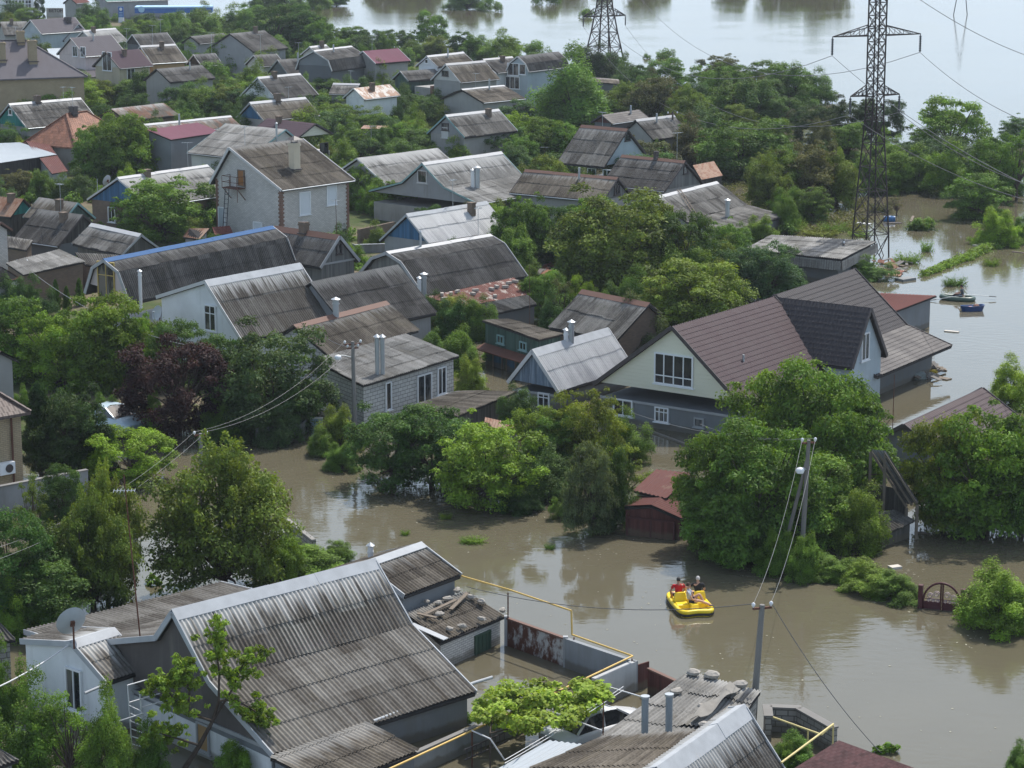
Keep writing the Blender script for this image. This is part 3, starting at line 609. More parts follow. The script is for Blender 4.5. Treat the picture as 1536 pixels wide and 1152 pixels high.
h = house('h39', 'dark brown roofed house with dark red gable, right of centre', 'the dark red gable', (902, 173), (958, 165), 4.6, [(913, 187, .6)], roof='mk', wall='dgrey', gable='dred', trim='d')
house('h40', 'grey roofed house behind the leaning pole pair', 'the grey roof behind the pole', (953, 181), (1011, 174), 4.2, [(982, 210, .75)], roof='ag', wall='lgrey', cap='g')
h = house('h41', 'house with big grey roof, white wall and a porch gable', 'the big grey roof with porch', (942, 195), (872, 189), 6.2, [(921, 253, .85)], roof='ag', wall='white2', gable='lblue', trim='d', cap='r', zg=1.8); win(h, 'F', 888, 261, .9, 1.0); win(h, 'F', 911, 263, .9, 1.0); win(h, 'A', 941, 206, .8, .6, (0, 0), fm=T_['d'])
h = house('h42', 'house with dark sheet roof and grey plank gable facing right', 'the grey plank gable', (1028, 243), (933, 234), 5.0, [(1002, 288, .75)], roof='ad', wall='lgrey', gable='gwood', trim='d', cap='r'); win(h, 'A', 1028, 254, .6, .7, (0, 0), fm=T_['d']); chimney(h, 984, 240, 228, .3, 'dark')
h = house('h43', 'long house with grey brown roof behind the biggest tree', 'the long grey brown roof', (927, 268), (788, 256), 4.6, [(906, 303, .7)], roof='ab', wall='lgrey', gable='gwood', trim='d', cap='r'); win(h, 'A', 925, 283, .8, .9, (1, 0), fm=T_['d'])
shed('h43b', 'small rusty sheet roof at the water edge beside the plank gable', 'the rusty lean-to', [(1039, 249, 2.0), (1071, 243, 2.0), (1052, 271, 1.2)], roof='rs', wall='dwood')
h = house('h44', 'sagging grey roof with a ladder lying on it, by the marsh', 'the sagging roof with ladder', (1075, 274), (982, 297), 3.4, [(1101, 313, .6), (1138, 336, .18)], roof='ag', wall='grey', cap='w', jit=.012); chimney(h, 1091, 327, 301, .35, 'pipe')
# lower left yards
h = house('s1', 'rusty sheet roofed shed with teal gable at the left edge', 'the rusty shed with teal gable', (36, 299), (-6, 295), 3.6, [(20, 327, .8)], roof='rs', wall='dwood', gable='teal', name='shed', cat='shed')
h = house('s2', 'shed with patched yellow grey roof and green gable', 'the green gabled shed', (117, 305), (59, 297), 3.9, [(99, 336, .8)], roof='ab', wall='gwood', gable='green', trim='t', name='shed', cat='shed')
h = house('s3', 'barn with plain dark grey roof and blackened plank gable', 'the blackened plank gable', (125, 323), (57, 314), 3.9, [(86, 370, .8)], roof='ad', wall='dgrey', gable='dwood', trim='d', name='barn', cat='barn')
h = house('s4', 'barn with stepped grey roof sheets and brown plank gable', 'the brown plank barn', (212, 353), (137, 337), 3.7, [(182, 383, .75)], roof='ag', wall='wood', gable='wood', trim='g', cap='w', name='barn', cat='barn', jit=.012)
shed('s5', 'low building with rough flat sheet roof and brick walls', 'the rough flat roof', [(8, 396, 2.7), (89, 375, 2.9), (128, 394, 2.5), (34, 414, 2.3)], roof='al', wall='ob', jit=.02)
shed('s5b', 'low lean-to roof joining the brown plank barn', 'the low lean-to', [(112, 380, 2.6), (178, 384, 2.5), (180, 402, 1.9), (128, 399, 2.0)], roof='ag', wall='ob', jit=.012)
shed('s6', 'red tiled roof corner at the left edge', 'the red tiled corner', [(-30, 394, 3.4), (3, 402, 3.4), (31, 419, 2.5), (-12, 430, 2.4)], roof='rd', wall='white2')
shed('s5c', 'small grey lean-to roof beside the plain dark barn', 'the small grey lean-to', [(8, 355, 2.4), (50, 362, 2.3), (40, 377, 1.8), (8, 372, 1.8)], roof='ag', wall='ob')
house('s7', 'white brick house wall with red edge at the left border', 'the white brick wall left', (2, 334), (-40, 330), 4.6, [(-10, 352, .6)], roof='ab', wall='wb', trim='r')
h = house('g8', 'house with blue plank gable and whitish corrugated roof', 'the blue plank gable', (609, 323), (730, 304), 4.2, [(643, 366)], back=[(569, 361)], roof='sw', wall='grey', gable='blue', trim='z', cap='z')
shed('g8b', 'low dark tin lean-to behind the white brick house', 'the red tin lean-to', [(318, 342, 2.0), (345, 340, 2.0), (350, 352, 1.5), (322, 354, 1.5)], roof='rd', wall='white2')
shed('g8c', 'little shed with rusty brown sheets by the stair house', 'the little rusty sheets', [(284, 344, 2.2), (314, 344, 2.2), (300, 360, 1.6), (274, 357, 1.6)], roof='rs', wall='grey')
h = G2 = house('g2', 'house with dark corrugated roof, brick chimney and grey plank gable', 'the dark roof with brick chimney', (510, 355), (412, 341), 4.6, [(481, 402)], roof='ad', wall='gwood', gable='gwood', trim='g', cap='r', near=True); chimney(h, 456, 350, 334, .5, 'old'); win(h, 'A', 508, 373, .5, .7, (0, 0), fm=T_['d'])
h = G1 = house('g1', 'long gambrel roofed house with blue ridge and pink gable', 'the blue ridged gambrel', (155, 391), (409, 341), 5.0, [(177, 409), (194, 456)], back=[(138, 402), (127, 440)], roof='ad', wall='white2', gable='pink', trim='g', cap='b', near=True, zg=1.0); win(h, 'A', 160, 424, 1.4, 2.6, (1, 1), fm=flat((.45, .33, .10), .6, name='ochre_frame')); chimney(h, 211, 456, 408, .22, 'white_pipe')
h = G7 = house('g7', 'gambrel roofed barn with whitened ridge and plank gable, centre', 'the centre gambrel barn', (579, 380), (735, 353), 4.2, [(601, 394), (636, 445)], roof='ad', wall='gwood', gable='gwood', trim='g', cap='g', near=True, ov=.5); chimney(h, 636, 444, 412, .35, 'pipe'); chimney(h, 629, 444, 418, .25, 'white_pipe'); chimney(h, 631, 372, 349, .14, 'pipe')
shed('g9', 'low shed with red and white patched roof weighted with stones', 'the red stone weighted roof', [(638, 447, 2.1), (771, 418, 2.1), (795, 443, 1.7), (692, 462, 1.7)], roof='mr', wall='ob', jit=.01, near=True)
shed('g10', 'low dark sheet roofed shed before the red weighted roof', 'the low dark shed', [(690, 463, 1.9), (792, 444, 1.9), (806, 458, 1.4), (735, 474, 1.4)], roof='ag', wall='dgrey', near=True)
h = G4 = house('g4', 'dark corrugated roof joined behind the white walled house', 'the dark roof behind the white house', (597, 398), (465, 424), 4.5, [(638, 474, .85)], back=[('dm', 3.0, 2.0)], roof='ad', wall='grey', near=True, jit=.006)
h = G3 = house('g3', 'large white walled house with corrugated roof and attic window', 'the large white walled house', (307, 423), (450, 397), (338, 560), [(363, 513)], back=[(234, 446)], roof='as', wall='white', trim='w', cap='z', near=True, ov=.25); win(h, 'A', 316, 477, .95, 1.5, (1, 1))
h = G5 = house('g5', 'lower brown corrugated roof with rusty ridge before the white house', 'the rusty ridged lower roof', (579, 454), (440, 490), 3.9, [(610, 501, .6)], back=[('dm', 1.2, .7)], roof='ab', wall='wbig', cap='r', near=True, jit=.006); chimney(h, 504, 476, 450, .35, 'pipe')
h = G6 = shed('g6', 'white block house with flat grey sheet roof and twin steel flues', 'the flat roofed white block house', [(468, 541, 2.9), (609, 502, 3.1), (690, 536, 2.6), (544, 581, 2.5)], roof='al', wall='wbig', near=True, jit=.008, name='house', cat='house', ov=.3)
swin(h, 2, 582, 594, .5, 1.5, (0, 0)); swin(h, 2, 636, 583, 1.3, 1.6); swin(h, 2, 662, 571, .8, 1.5)
for xx in (566, 574):
    p = P(xx, 556, 2.85); b = MB(); b.tube([p - ZZ * .3, p + ZZ * 1.75], .12, 12); o = b.build('flue', GALV, h.roof); b = MB(); b.tube([p + ZZ * 1.8, p + ZZ * 1.95], [.2, .02], 12); b.build('cowl', GALV, o)
# dark two-level outbuilding standing in water
h = shed('g11', 'two level dark outbuilding with rusty ledge and blue doors', 'the two level dark outbuilding', [(722, 482, 2.5), (762, 480, 2.55), (812, 500, 2.3), (803, 498, 2.3)][:2] + [(846, 503, 2.35), (808, 512, 2.3)], roof='ab', wall='green', near=True)
h2 = shed('g12', 'low open sided shed with flat grey sheet roof in the water', 'the low open sided shed', [(614, 611, 1.4), (687, 588, 1.5), (776, 589, 1.4), (685, 627, 1.2)], roof='ab', wall='wood', near=True, ov=.3)
shed('g13', 'small pinkish brown sheet roof before the open sided shed', 'the small pink brown roof', [(728, 628, 1.1), (780, 640, 1.1), (772, 652, .9), (726, 640, .9)], roof='rs', wall='grey')
h = house('h46', 'brick shed with loose brown sheets and torn ridge', 'the shed with torn ridge', (873, 437), (975, 457), 3.7, [(837, 495, .7)], back=[('dm', 1.1, .8)], roof='ag', wall='ob', cap='r', near=True, jit=.02, name='shed', cat='shed')
h = house('h47', 'small house with blue grey plank gable and silver white roof', 'the silver white roof', (798, 527), (912, 494), (806, 610), [(838, 589)], back=[(761, 574)], roof='sw', wall='slate', gable='bwood', trim='w', cap='z', near=True, zg=.75, ov=.25)
win(h, 'A', 816, 600, .75, .8, (1, 1)); win(h, 'A', 786, 592, .7, .6, (1, 0)); chimney(h, 857, 513, 484, .3, 'pipe'); chimney(h, 849, 512, 496, .25, 'white_pipe')
# the large tiled house
h = H48 = house('h48', 'large house with purple brown tiled roof and pale sided gable', 'the large purple tiled house', (1007, 491), (1161, 446), (1020, 648), [(1114, 611)], back=[(889, 577)], roof='mp', wall='slate', gable='sid', trim='d', near=True, ov=.35, zg=1.25)
win(h, 'A', 1011, 555, 2.35, 1.65, (3, -1), fw=.08, pane=flat((.02, .024, .028), .08, .5, spec=.7, name='dark_glass')); win(h, 'A', 935, 611, 1.2, .9, (1, 0)); win(h, 'A', 993, 622, .85, .8, (2, 1)); win(h, 'A', 1049, 634, .6, .5, (0, 0), fm=T_['g']); 
H49 = house('h49', 'cross gable with dark brown tiled roof and white plaster wall', 'the dark tiled cross gable', (1307, 463), (1158, 446), 5.45, [(1279, 553)], back=[(1331, 534)], roof='mk', wall='lblue', trim='d', near=True, ov=.3); win(H49, 'A', 1297, 520, .9, 1.5, (1, 0))
H50 = house('h50', 'rear house with black tiled roof running out into a grey veranda', 'the black tiled rear house', (1282, 404), (1163, 443), 5.4, [(1360, 488), (1428, 519)], roof='mk', wall='dgrey', trim='d', near=True, ov=.9)
shed('h51', 'flat roofed outbuilding with red brown roof and grey walls in water', 'the red brown flat roof', [(1318, 441, 1.9), (1406, 445, 1.9), (1345, 468, 1.8), (1300, 466, 1.8)], roof='rd', wall='slate', near=True, ov=.3)
h = H45 = shed('h45', 'wide low pavilion with grey sheet roof and black walls in water', 'the wide low pavilion', [(1158, 354, 2.0), (1316, 363, 2.0), (1262, 391, 1.75), (1118, 375, 1.75)], roof='al', wall='dgrey', name='pavilion', cat='pavilion', near=True, ov=.35)
mb = MB()
for i in (1, 2): a, b_ = H45.q[i], H45.q[(i + 1) % 4]; n0 = (b_ - a).cross(ZZ).normalized(); n0 = n0 if n0.dot(a - H45.c) > 0 else -n0; a2, b2 = a - ZZ * .05, b_ - ZZ * .05; G = [[a2.lerp(b2, t) + n0 * (.02 + .02 * (k % 2)) for k, t in enumerate(np.linspace(0, 1, 80))], [a2.lerp(b2, t) + n0 * (.10 + .02 * (k % 2)) - ZZ * .65 for k, t in enumerate(np.linspace(0, 1, 80))]]; mb.grid(G, None, False)
mb.build('roof_skirt', R_['al'][0], H45.root)
h = house('h52', 'submerged house with purple roof ridge behind the yellow green trees', 'the submerged purple roof', (1474, 583), (1355, 638), 2.2, [('dm', 2.4, 1.5)], back=[('dm', 2.5, 1.6)], roof='mp', wall='slate', trim='d', near=True)
GAR = house('gar', 'maroon metal garage with rusty gabled roof beside the big tree', 'the maroon garage', (977, 759), (1036, 712), (980, 806), [(1022, 779)], back=[(936, 761)], roof='mr', wall='dred', near=True, name='garage', cat='garage', ov=.06)
h = shed('gar2', 'faded red flat garage roof behind the maroon garage', 'the faded red flat roof', [(985, 706, 1.7), (1040, 712, 1.7), (1000, 750, 1.4), (950, 738, 1.5)], roof='mr', wall='grey', near=True)
# foreground
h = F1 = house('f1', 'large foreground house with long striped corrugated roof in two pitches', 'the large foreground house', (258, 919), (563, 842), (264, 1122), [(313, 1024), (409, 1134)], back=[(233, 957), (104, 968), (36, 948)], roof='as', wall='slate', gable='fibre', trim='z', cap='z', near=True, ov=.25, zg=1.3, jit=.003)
win(F1, 'A', 306, 1106, .7, 1.0, (0, 0), pane=flat((.35, .22, .1), .7, name='plywood_pane'), fm=T_['g'])
h = F2 = house('f2', 'lower house with brown streaked roof behind the foreground house', 'the brown streaked rear roof', (632, 817), (545, 847), 3.1, [(692, 863)], back=[('dm', 2.2, .8)], roof='ab', wall='slate', trim='z', cap='z', near=True, ov=.2)
chimney(h, 556, 838, 820, .22, 'white_pipe')
h = F4 = house('f4', 'white panelled annex with small striped gable roof and window', 'the white panelled annex', (107, 966), (172, 946), 2.95, [(158, 1025)], back=[(30, 962)], roof='as', wall='white', trim='z', cap='z', near=True, ov=.15, name='annex', cat='house'); win(h, 'A', 112, 1034, .85, 1.5, (1, 0))
h = F1L = house('f1l', 'white walled lower lean-to of the foreground house, bottom edge', 'the bottom lean-to', (556, 1088), (413, 1140), 1.35, [(630, 1128)], back=[('dm', .3, .02)], roof='ab', wall='slate', near=True, ov=.15, name='lean_to', cat='lean-to')
h = F5 = shed('f5', 'low white brick outbuilding with rocks and planks on its roof', 'the rock weighted outbuilding', [(608, 922, 1.5), (699, 890, 1.55), (758, 927, 1.0), (660, 968, 1.05)], roof='ab', wall='wb', near=True, jit=.012)
h = F7 = shed('f7', 'crumbling shed with broken grey corrugated roof behind twin pipes', 'the crumbling shed', [(1034, 1010, 1.7), (1142, 1040, 1.7), (1085, 1120, 1.35), (903, 1107, 1.35)], roof='al', wall='block', near=True, jit=.025)
h = F6 = house('f6', 'house corner with broad zinc ridge and streaked roof, bottom edge', 'the zinc ridged corner roof', (1117, 1062), (985, 1156), 3.0, [(1178, 1160)], back=[('dm', .55, .16)], roof='as', wall='grey', trim='z', cap='z', near=True)
F6B = shed('f6b', 'long low grey brown corrugated roof under the broad zinc ridge', 'the low roof under the zinc ridge', [(905, 1108, 2.1), (1072, 1096, 2.45), (1010, 1175, 2.45), (740, 1180, 2.0)], roof='ab', wall='grey', near=True)
h = F8 = shed('f8', 'low shed with silver ribbed sheet roof at the bottom edge', 'the silver ribbed shed', [(825, 1114, 1.5), (874, 1120, 1.5), (800, 1165, 1.2), (745, 1158, 1.2)], roof='mw', wall='grey', near=True)
h = F9 = shed('f9', 'roof of dark maroon bitumen shingles, bottom right of the foreground', 'the maroon shingle roof', [(1258, 1114, 2.2), (1372, 1156, 2.2), (1330, 1200, 1.6), (1185, 1160, 1.7)], roof='bt', wall='grey', near=True)
F9.roof.data.materials[0] = tiles((.060, .026, .027), .25, .15, 'bitumen_shingles', .6, .9)
shed('f10', 'dark corrugated roof corner at the left border beside the annex', 'the left border roof', [(-40, 925, 2.2), (0, 937, 2.2), (24, 962, 1.8), (-40, 972, 1.8)], roof='ag', wall='block', near=True)
shed('f11', 'grey corrugated roof corner in the bottom left of the picture', 'the bottom left roof corner', [(-30, 1112, 1.6), (0, 1126, 1.6), (29, 1142, 1.3), (-20, 1160, 1.3)], roof='ag', wall='block', near=True)
h = hip('l1', 'tan brick house with brown tile roof at the left border', 'the tan house at the left border', (-70, 568), (-45, 564), 5.6, 3.9, 1.9, 2.0, roof='bt', wall='tan', near=True)
house('l2', 'brown tile roof slope beside the tan house, left border', 'the brown tile slope', (-20, 520), (2, 528), 4.4, [(30, 569, .6)], roof='bt', wall='lgrey', near=True)
# far buildings along the top edge
h = house('t1', 'grey industrial hall with green roof at the top left', 'the green roofed hall', (150, -8), (245, -11), 4.4, [(152, 3, .4)], roof='mg', wall='grey'); h.roof.data.materials[0] = flat((.10, .24, .20), .5, name='green_sheet')
h = house('t2', 'white apartment block with balconies, top left corner', 'the white apartment block', (0, -14), (46, -16), 5.6, [(4, -10, .4)], roof='mw', wall='white', ov=.1)
for yy in (-6, 4): 
    for xx in (12, 22, 32, 42): win(h, 'F', xx, yy + 4, 1.3, 1.8, (1, 0))
house('t3', 'little red roofed building beside the concrete sign wall', 'the little red roof', (104, -3), (124, -5), 5.5, [(103, 7, .7)], roof='rd', wall='lgrey')
# ------------------------------------------------------------ trees: shared crown meshes, each tree its own object
def make_mesh(name, V, Q, mat, cols=None, uvsmooth=False):
    me = bpy.data.meshes.new(name); nv, nq = len(V), len(Q)
    me.vertices.add(nv); me.vertices.foreach_set('co', V.astype(np.float32).ravel())
    me.loops.add(nq * 4); me.loops.foreach_set('vertex_index', Q.astype(np.int32).ravel())
    me.polygons.add(nq); me.polygons.foreach_set('loop_start', np.arange(0, nq * 4, 4, dtype=np.int32))
    me.polygons.foreach_set('loop_total', np.full(nq, 4, dtype=np.int32))
    if cols is not None:
        a = me.color_attributes.new(name='tone', type='FLOAT_COLOR', domain='POINT'); a.data.foreach_set('color', cols.astype(np.float32).ravel())
    me.update(calc_edges=True); me.validate(); me.materials.append(mat); return me
def leaves(P_, N, size, asp=.5, droop=0.0, tone=None, clump=None, young=None):
    n = len(P_); a = rng.normal(size=(n, 3)); T = np.cross(N, a); T /= np.linalg.norm(T, axis=1)[:, None] + 1e-9
    T[:, 2] -= droop; T /= np.linalg.norm(T, axis=1)[:, None]
    B = np.cross(N, T); B /= np.linalg.norm(B, axis=1)[:, None] + 1e-9; Nn = np.cross(T, B)
    s = size * rng.uniform(.65, 1.35, n)[:, None]
    v = np.stack([P_ - T * s * .5, P_ + B * s * asp * .5 + Nn * s * .10, P_ + T * s * .5, P_ - B * s * asp * .5 + Nn * s * .10], 1).reshape(-1, 3)
    q = np.arange(4 * n).reshape(-1, 4); c = np.stack([tone, clump, young, np.ones(n)], 1); return v, q, np.repeat(c, 4, 0)
def unit(n): v = rng.normal(size=(n, 3)); return v / np.linalg.norm(v, axis=1)[:, None]
def crown(kind, seed):
    """crown about 3 m in radius standing on z=0, 6 m tall; returns (mesh, limb end points)"""
    global rng; rng = np.random.default_rng(seed); R, Hh = 3.0, 6.0; ends = []
    Vs, Qs, Cs = [], [], []; nv = 0
    def add(v, q, c):
        nonlocal nv; Vs.append(v); Qs.append(q + nv); Cs.append(c); nv += len(v)
    def clumps(cs, rs, dens, size, asp=.5, squash=.8, droop=0, updir=.5, fill=.35, youngt=None):
        for c, r in zip(cs, rs):
            n = int(dens * r * r); d = unit(n); d[:, 2] = np.where(d[:, 2] < -.35, -d[:, 2] * .6, d[:, 2]); rr = r * (fill + (1 - fill) * rng.random(n) ** .45)
            sc = 1 + .28 * np.sin(d[:, 0] * 5 + c[0] * 3) * np.cos(d[:, 1] * 5 + c[1])
            p = c + d * (rr * sc)[:, None] * np.array([1, 1, squash]); N = d * .7 + unit(n) * .75; N[:, 2] += updir; N /= np.linalg.norm(N, axis=1)[:, None]
            cl = rng.random(); t = rng.random(n); yg = np.clip((p[:, 2] / Hh - .25) * 1.1 + rng.normal(0, .35, n) + (cl - .5) * .7, 0, 1) * (rng.random(n) < .75)
            add(*leaves(p, N, size, asp, droop, t, np.full(n, cl), yg)); ends.append(c)
    if kind == 'broad':
        n = 84; d = unit(n * 2); d = d[d[:, 2] > -.86][:n]; lob = 1 + .22 * np.sin(3 * np.arctan2(d[:, 1], d[:, 0]) + seed) + .13 * rng.normal(size=len(d))
        d[:, :2] *= (np.linalg.norm(d[:, :2], axis=1)[:, None] + .05) ** -.35; cs = d * np.array([R * .80, R * .80, Hh * .42]) * lob[:, None] + np.array([0, 0, Hh * .47]); cs[:, 2] = np.maximum(cs[:, 2], .5); clumps(cs, rng.uniform(.3, 1.0, len(cs)), 620, .185)
        d2 = unit(40); d2 = d2[d2[:, 2] > -.3][:20]; clumps(d2 * np.array([R * 1.02, R * 1.02, Hh * .52]) * rng.uniform(.9, 1.1, len(d2))[:, None] + np.array([0, 0, Hh * .47]), rng.uniform(.2, .42, len(d2)), 700, .185, fill=.1); m = unit(18) * np.array([1.2, 1.2, 1.4]) + np.array([0, 0, 3.2]); clumps(m, np.full(18, .8), 220, .18); a_ = rng.uniform(0, 6.283, 22); m = np.stack([np.cos(a_) * R * .55, np.sin(a_) * R * .55, rng.uniform(.2, .9, 22)], 1); clumps(m, rng.uniform(.5, .9, 22), 420, .17)
    elif kind == 'dense':
        n = 105; d = unit(n * 2); d = d[d[:, 2] > -.95][:n]; d[:, :2] *= (np.linalg.norm(d[:, :2], axis=1)[:, None] + .05) ** -.35; cs = d * np.array([R * .84, R * .84, Hh * .44]) * (1 + .15 * rng.normal(size=len(d)))[:, None] + np.array([0, 0, Hh * .47]); cs[:, 2] = np.maximum(cs[:, 2], .4)
        clumps(cs, rng.uniform(.3, .85, len(cs)), 700, .17, fill=.5)
    elif kind == 'bush':
        n = 92; d = unit(n * 3); d = d[d[:, 2] > -.12][:n]; lob = 1 + .25 * np.sin(2 * np.arctan2(d[:, 1], d[:, 0]) + seed) + .16 * rng.normal(size=len(d))
        cs = d * np.array([R * .8, R * .8, Hh * .80]) * lob[:, None] + np.array([0, 0, .4]); clumps(cs, rng.uniform(.5, 1.0, len(cs)), 560, .19, squash=1.5); a_ = rng.uniform(0, 6.283, 26); m = np.stack([np.cos(a_) * R * .6 * rng.random(26) ** .5, np.sin(a_) * R * .6 * rng.random(26) ** .5, rng.uniform(.2, 3.0, 26)], 1); clumps(m, rng.uniform(.7, 1.1, 26), 300, .2, squash=1.4)
    elif kind == 'spiky':     # rounded fruit tree with upright shoots
        d = unit(140); d = d[d[:, 2] > -.8][:66]; lob = 1 + .2 * np.sin(3 * np.arctan2(d[:, 1], d[:, 0]) + seed) + .15 * rng.normal(size=len(d)); cs = d * np.array([R * .72, R * .72, Hh * .36]) * lob[:, None] + np.array([0, 0, Hh * .40]); clumps(cs, rng.uniform(.45, .95, len(cs)), 560, .16)
        n = 95; ang = rng.uniform(0, 6.283, n); r0 = R * .9 * np.sqrt(rng.random(n)); zt = Hh * (.98 - .5 * (r0 / R) ** 2) * rng.uniform(.62, 1.06, n)
        for k in range(n):
            L_ = min(rng.uniform(.7, 1.9), zt[k] * .9); m = int(260 * L_ / 1.8); s = rng.random(m); lean = np.array([math.cos(ang[k]), math.sin(ang[k]), 0]) * r0[k] / R * .95
            tip = np.array([math.cos(ang[k]) * r0[k], math.sin(ang[k]) * r0[k], zt[k]]); p = tip - (np.array([0, 0, 1]) + lean)[None] * (s * L_)[:, None] + unit(m) * (.10 + .34 * s ** .7)[:, None]
            N = unit(m) * .8; N[:, 2] += .5; N /= np.linalg.norm(N, axis=1)[:, None]; cl = rng.random()
            add(*leaves(p, N, .15, .5, -.2, rng.random(m), np.full(m, cl), np.clip(.9 - s * 1.1 + rng.normal(0, .3, m), 0, 1)))
            if k % 2: ends.append(tip - np.array([0, 0, 1.2]))
    elif kind == 'willow':
        n = 230; ang = rng.uniform(0, 6.283, n); r0 = R * .92 * np.sqrt(rng.random(n)); zt = Hh * np.sqrt(np.clip(1 - (r0 / (R * 1.15)) ** 2, .05, 1)) * rng.uniform(.7, 1.02, n)
        for k in range(n):
            L_ = rng.uniform(.8, 2.4); m = int(90 * L_); s = rng.random(m); out = np.array([math.cos(ang[k]), math.sin(ang[k]), 0])
            tip = out * r0[k] + np.array([0, 0, zt[k]]); p = tip + out[None] * (.35 * s)[:, None] - np.array([0, 0, 1])[None] * (s * L_)[:, None] + unit(m) * .13; p[:, 2] = np.maximum(p[:, 2], .05)
            N = unit(m); cl = rng.random(); add(*leaves(p, N, .21, .26, .9, rng.random(m), np.full(m, cl), np.clip(rng.normal(.3, .3, m) * (1 - s), 0, 1)))
        ends += [np.array([math.cos(a) * 1.2, math.sin(a) * 1.2, 4.2]) for a in range(6)]
    elif kind == 'conifer':
        n = 210; hgt = rng.random(n) ** .8; ang = rng.uniform(0, 6.283, n)
        for k in range(n):
            z0 = .3 + hgt[k] * (Hh - .6); rad_ = R * .85 * (1 - hgt[k]) ** .75 + .15; L_ = rad_ * rng.uniform(.6, 1.05); m = int(130 * (.5 + L_)); s = rng.random(m) ** .7; out = np.array([math.cos(ang[k]), math.sin(ang[k]), .55])
            p = np.array([0, 0, z0]) + out[None] * (s * L_)[:, None] + unit(m) * (.28 * (1.1 - s * .6))[:, None]; N = unit(m); cl = rng.random()
            add(*leaves(p, N, .16, .3, 0, rng.random(m), np.full(m, cl), np.clip(rng.normal(.05, .2, m), 0, 1)))
    elif kind == 'thin':
        n = 26; d = unit(n * 2); d = d[d[:, 2] > -.5][:n]; cs = d * np.array([R * .8, R * .8, Hh * .42]) * rng.uniform(.5, 1.1, len(d))[:, None] + np.array([0, 0, Hh * .52]); clumps(cs, rng.uniform(.35, .75, len(cs)), 420, .19, fill=.1)
    elif kind == 'weed':
        n = 240; ang = rng.uniform(0, 6.283, n); r0 = R * np.abs(rng.normal(0, .42, n)); hh = Hh * rng.uniform(.2, 1, n) * np.exp(-(r0 / R) ** 2)
        for k in range(n):
            m = 12; s = rng.random(m); p = np.array([math.cos(ang[k]) * r0[k], math.sin(ang[k]) * r0[k], 0]) + np.array([math.cos(ang[k]) * .6, math.sin(ang[k]) * .6, 1])[None] * (s * hh[k])[:, None] + unit(m) * .12
            N = unit(m); add(*leaves(p, N, .55, .28, -.6, rng.random(m), np.full(m, rng.random()), s * .6))
    V = np.concatenate(Vs); me = make_mesh('crown_' + kind, V, np.concatenate(Qs), LEAF, np.concatenate(Cs)); return me, ends
def trunk(ends, seed, kind):
    r = random.Random(seed); mb = MB(); z0 = {'bush': .2, 'spiky': .6, 'conifer': 5.5}.get(kind, 1.1)
    fork = Vector((r.uniform(-.2, .2), r.uniform(-.2, .2), z0)); mb.tube([(0, 0, -1.6), (0.03, 0, z0 * .4), fork], [.24, .19, .15], 8)
    ee = [Vector(e) for e in ends]; r.shuffle(ee)
    for e in ee[:26]:
        mid = fork.lerp(e, .5) + Vector((r.uniform(-.25, .25), r.uniform(-.25, .25), r.uniform(.0, .35))); mb.tube([fork - ZZ * .1, fork.lerp(mid, .5) + Vector((r.uniform(-.1, .1), r.uniform(-.1, .1), .05)), mid, e], [.10, .07, .045, .015], 5, False)
    me = mb.build('trunk', BARK); m = me.data; bpy.data.objects.remove(me); return m
KINDS = {}
for kd, seeds in (('broad', (1, 2, 3, 4)), ('dense', (5, 6, 13)), ('bush', (7, 8, 14)), ('spiky', (9, 10, 15)), ('willow', (11,)), ('conifer', (12,)), ('thin', (16, 17)), ('weed', (18,))):
    KINDS[kd] = []
    for s_ in seeds: me, en = crown(kd, s_); KINDS[kd].append((me, trunk(en, s_, kd) if kd != 'weed' else None))
LC = {'g': (0.081, 0.155, 0.025), 'd': (0.048, 0.102, 0.025), 'l': (0.148, 0.246, 0.021), 'o': (0.091, 0.141, 0.027), 'b': (0.059, 0.112, 0.041), 'p': (0.026, 0.012, 0.014), 'y': (0.128, 0.177, 0.025), 'w': (0.079, 0.116, 0.055), 'n': (0.070, 0.081, 0.035), 'c': (0.032, 0.064, 0.019), 'm': (0.110, 0.193, 0.025)}
CN = {'g': 'green', 'd': 'dark green', 'l': 'bright lime', 'o': 'olive green', 'b': 'bluish green', 'p': 'dark purple leaved', 'y': 'yellow green', 'w': 'grey green', 'n': 'brownish', 'c': 'blackish green', 'm': 'fresh green'}
KN = {'broad': 'spreading', 'dense': 'dense round', 'bush': 'bushy', 'spiky': 'upright shooted', 'willow': 'drooping', 'conifer': 'conical', 'thin': 'sparse', 'weed': 'tufted'}
TREES = []
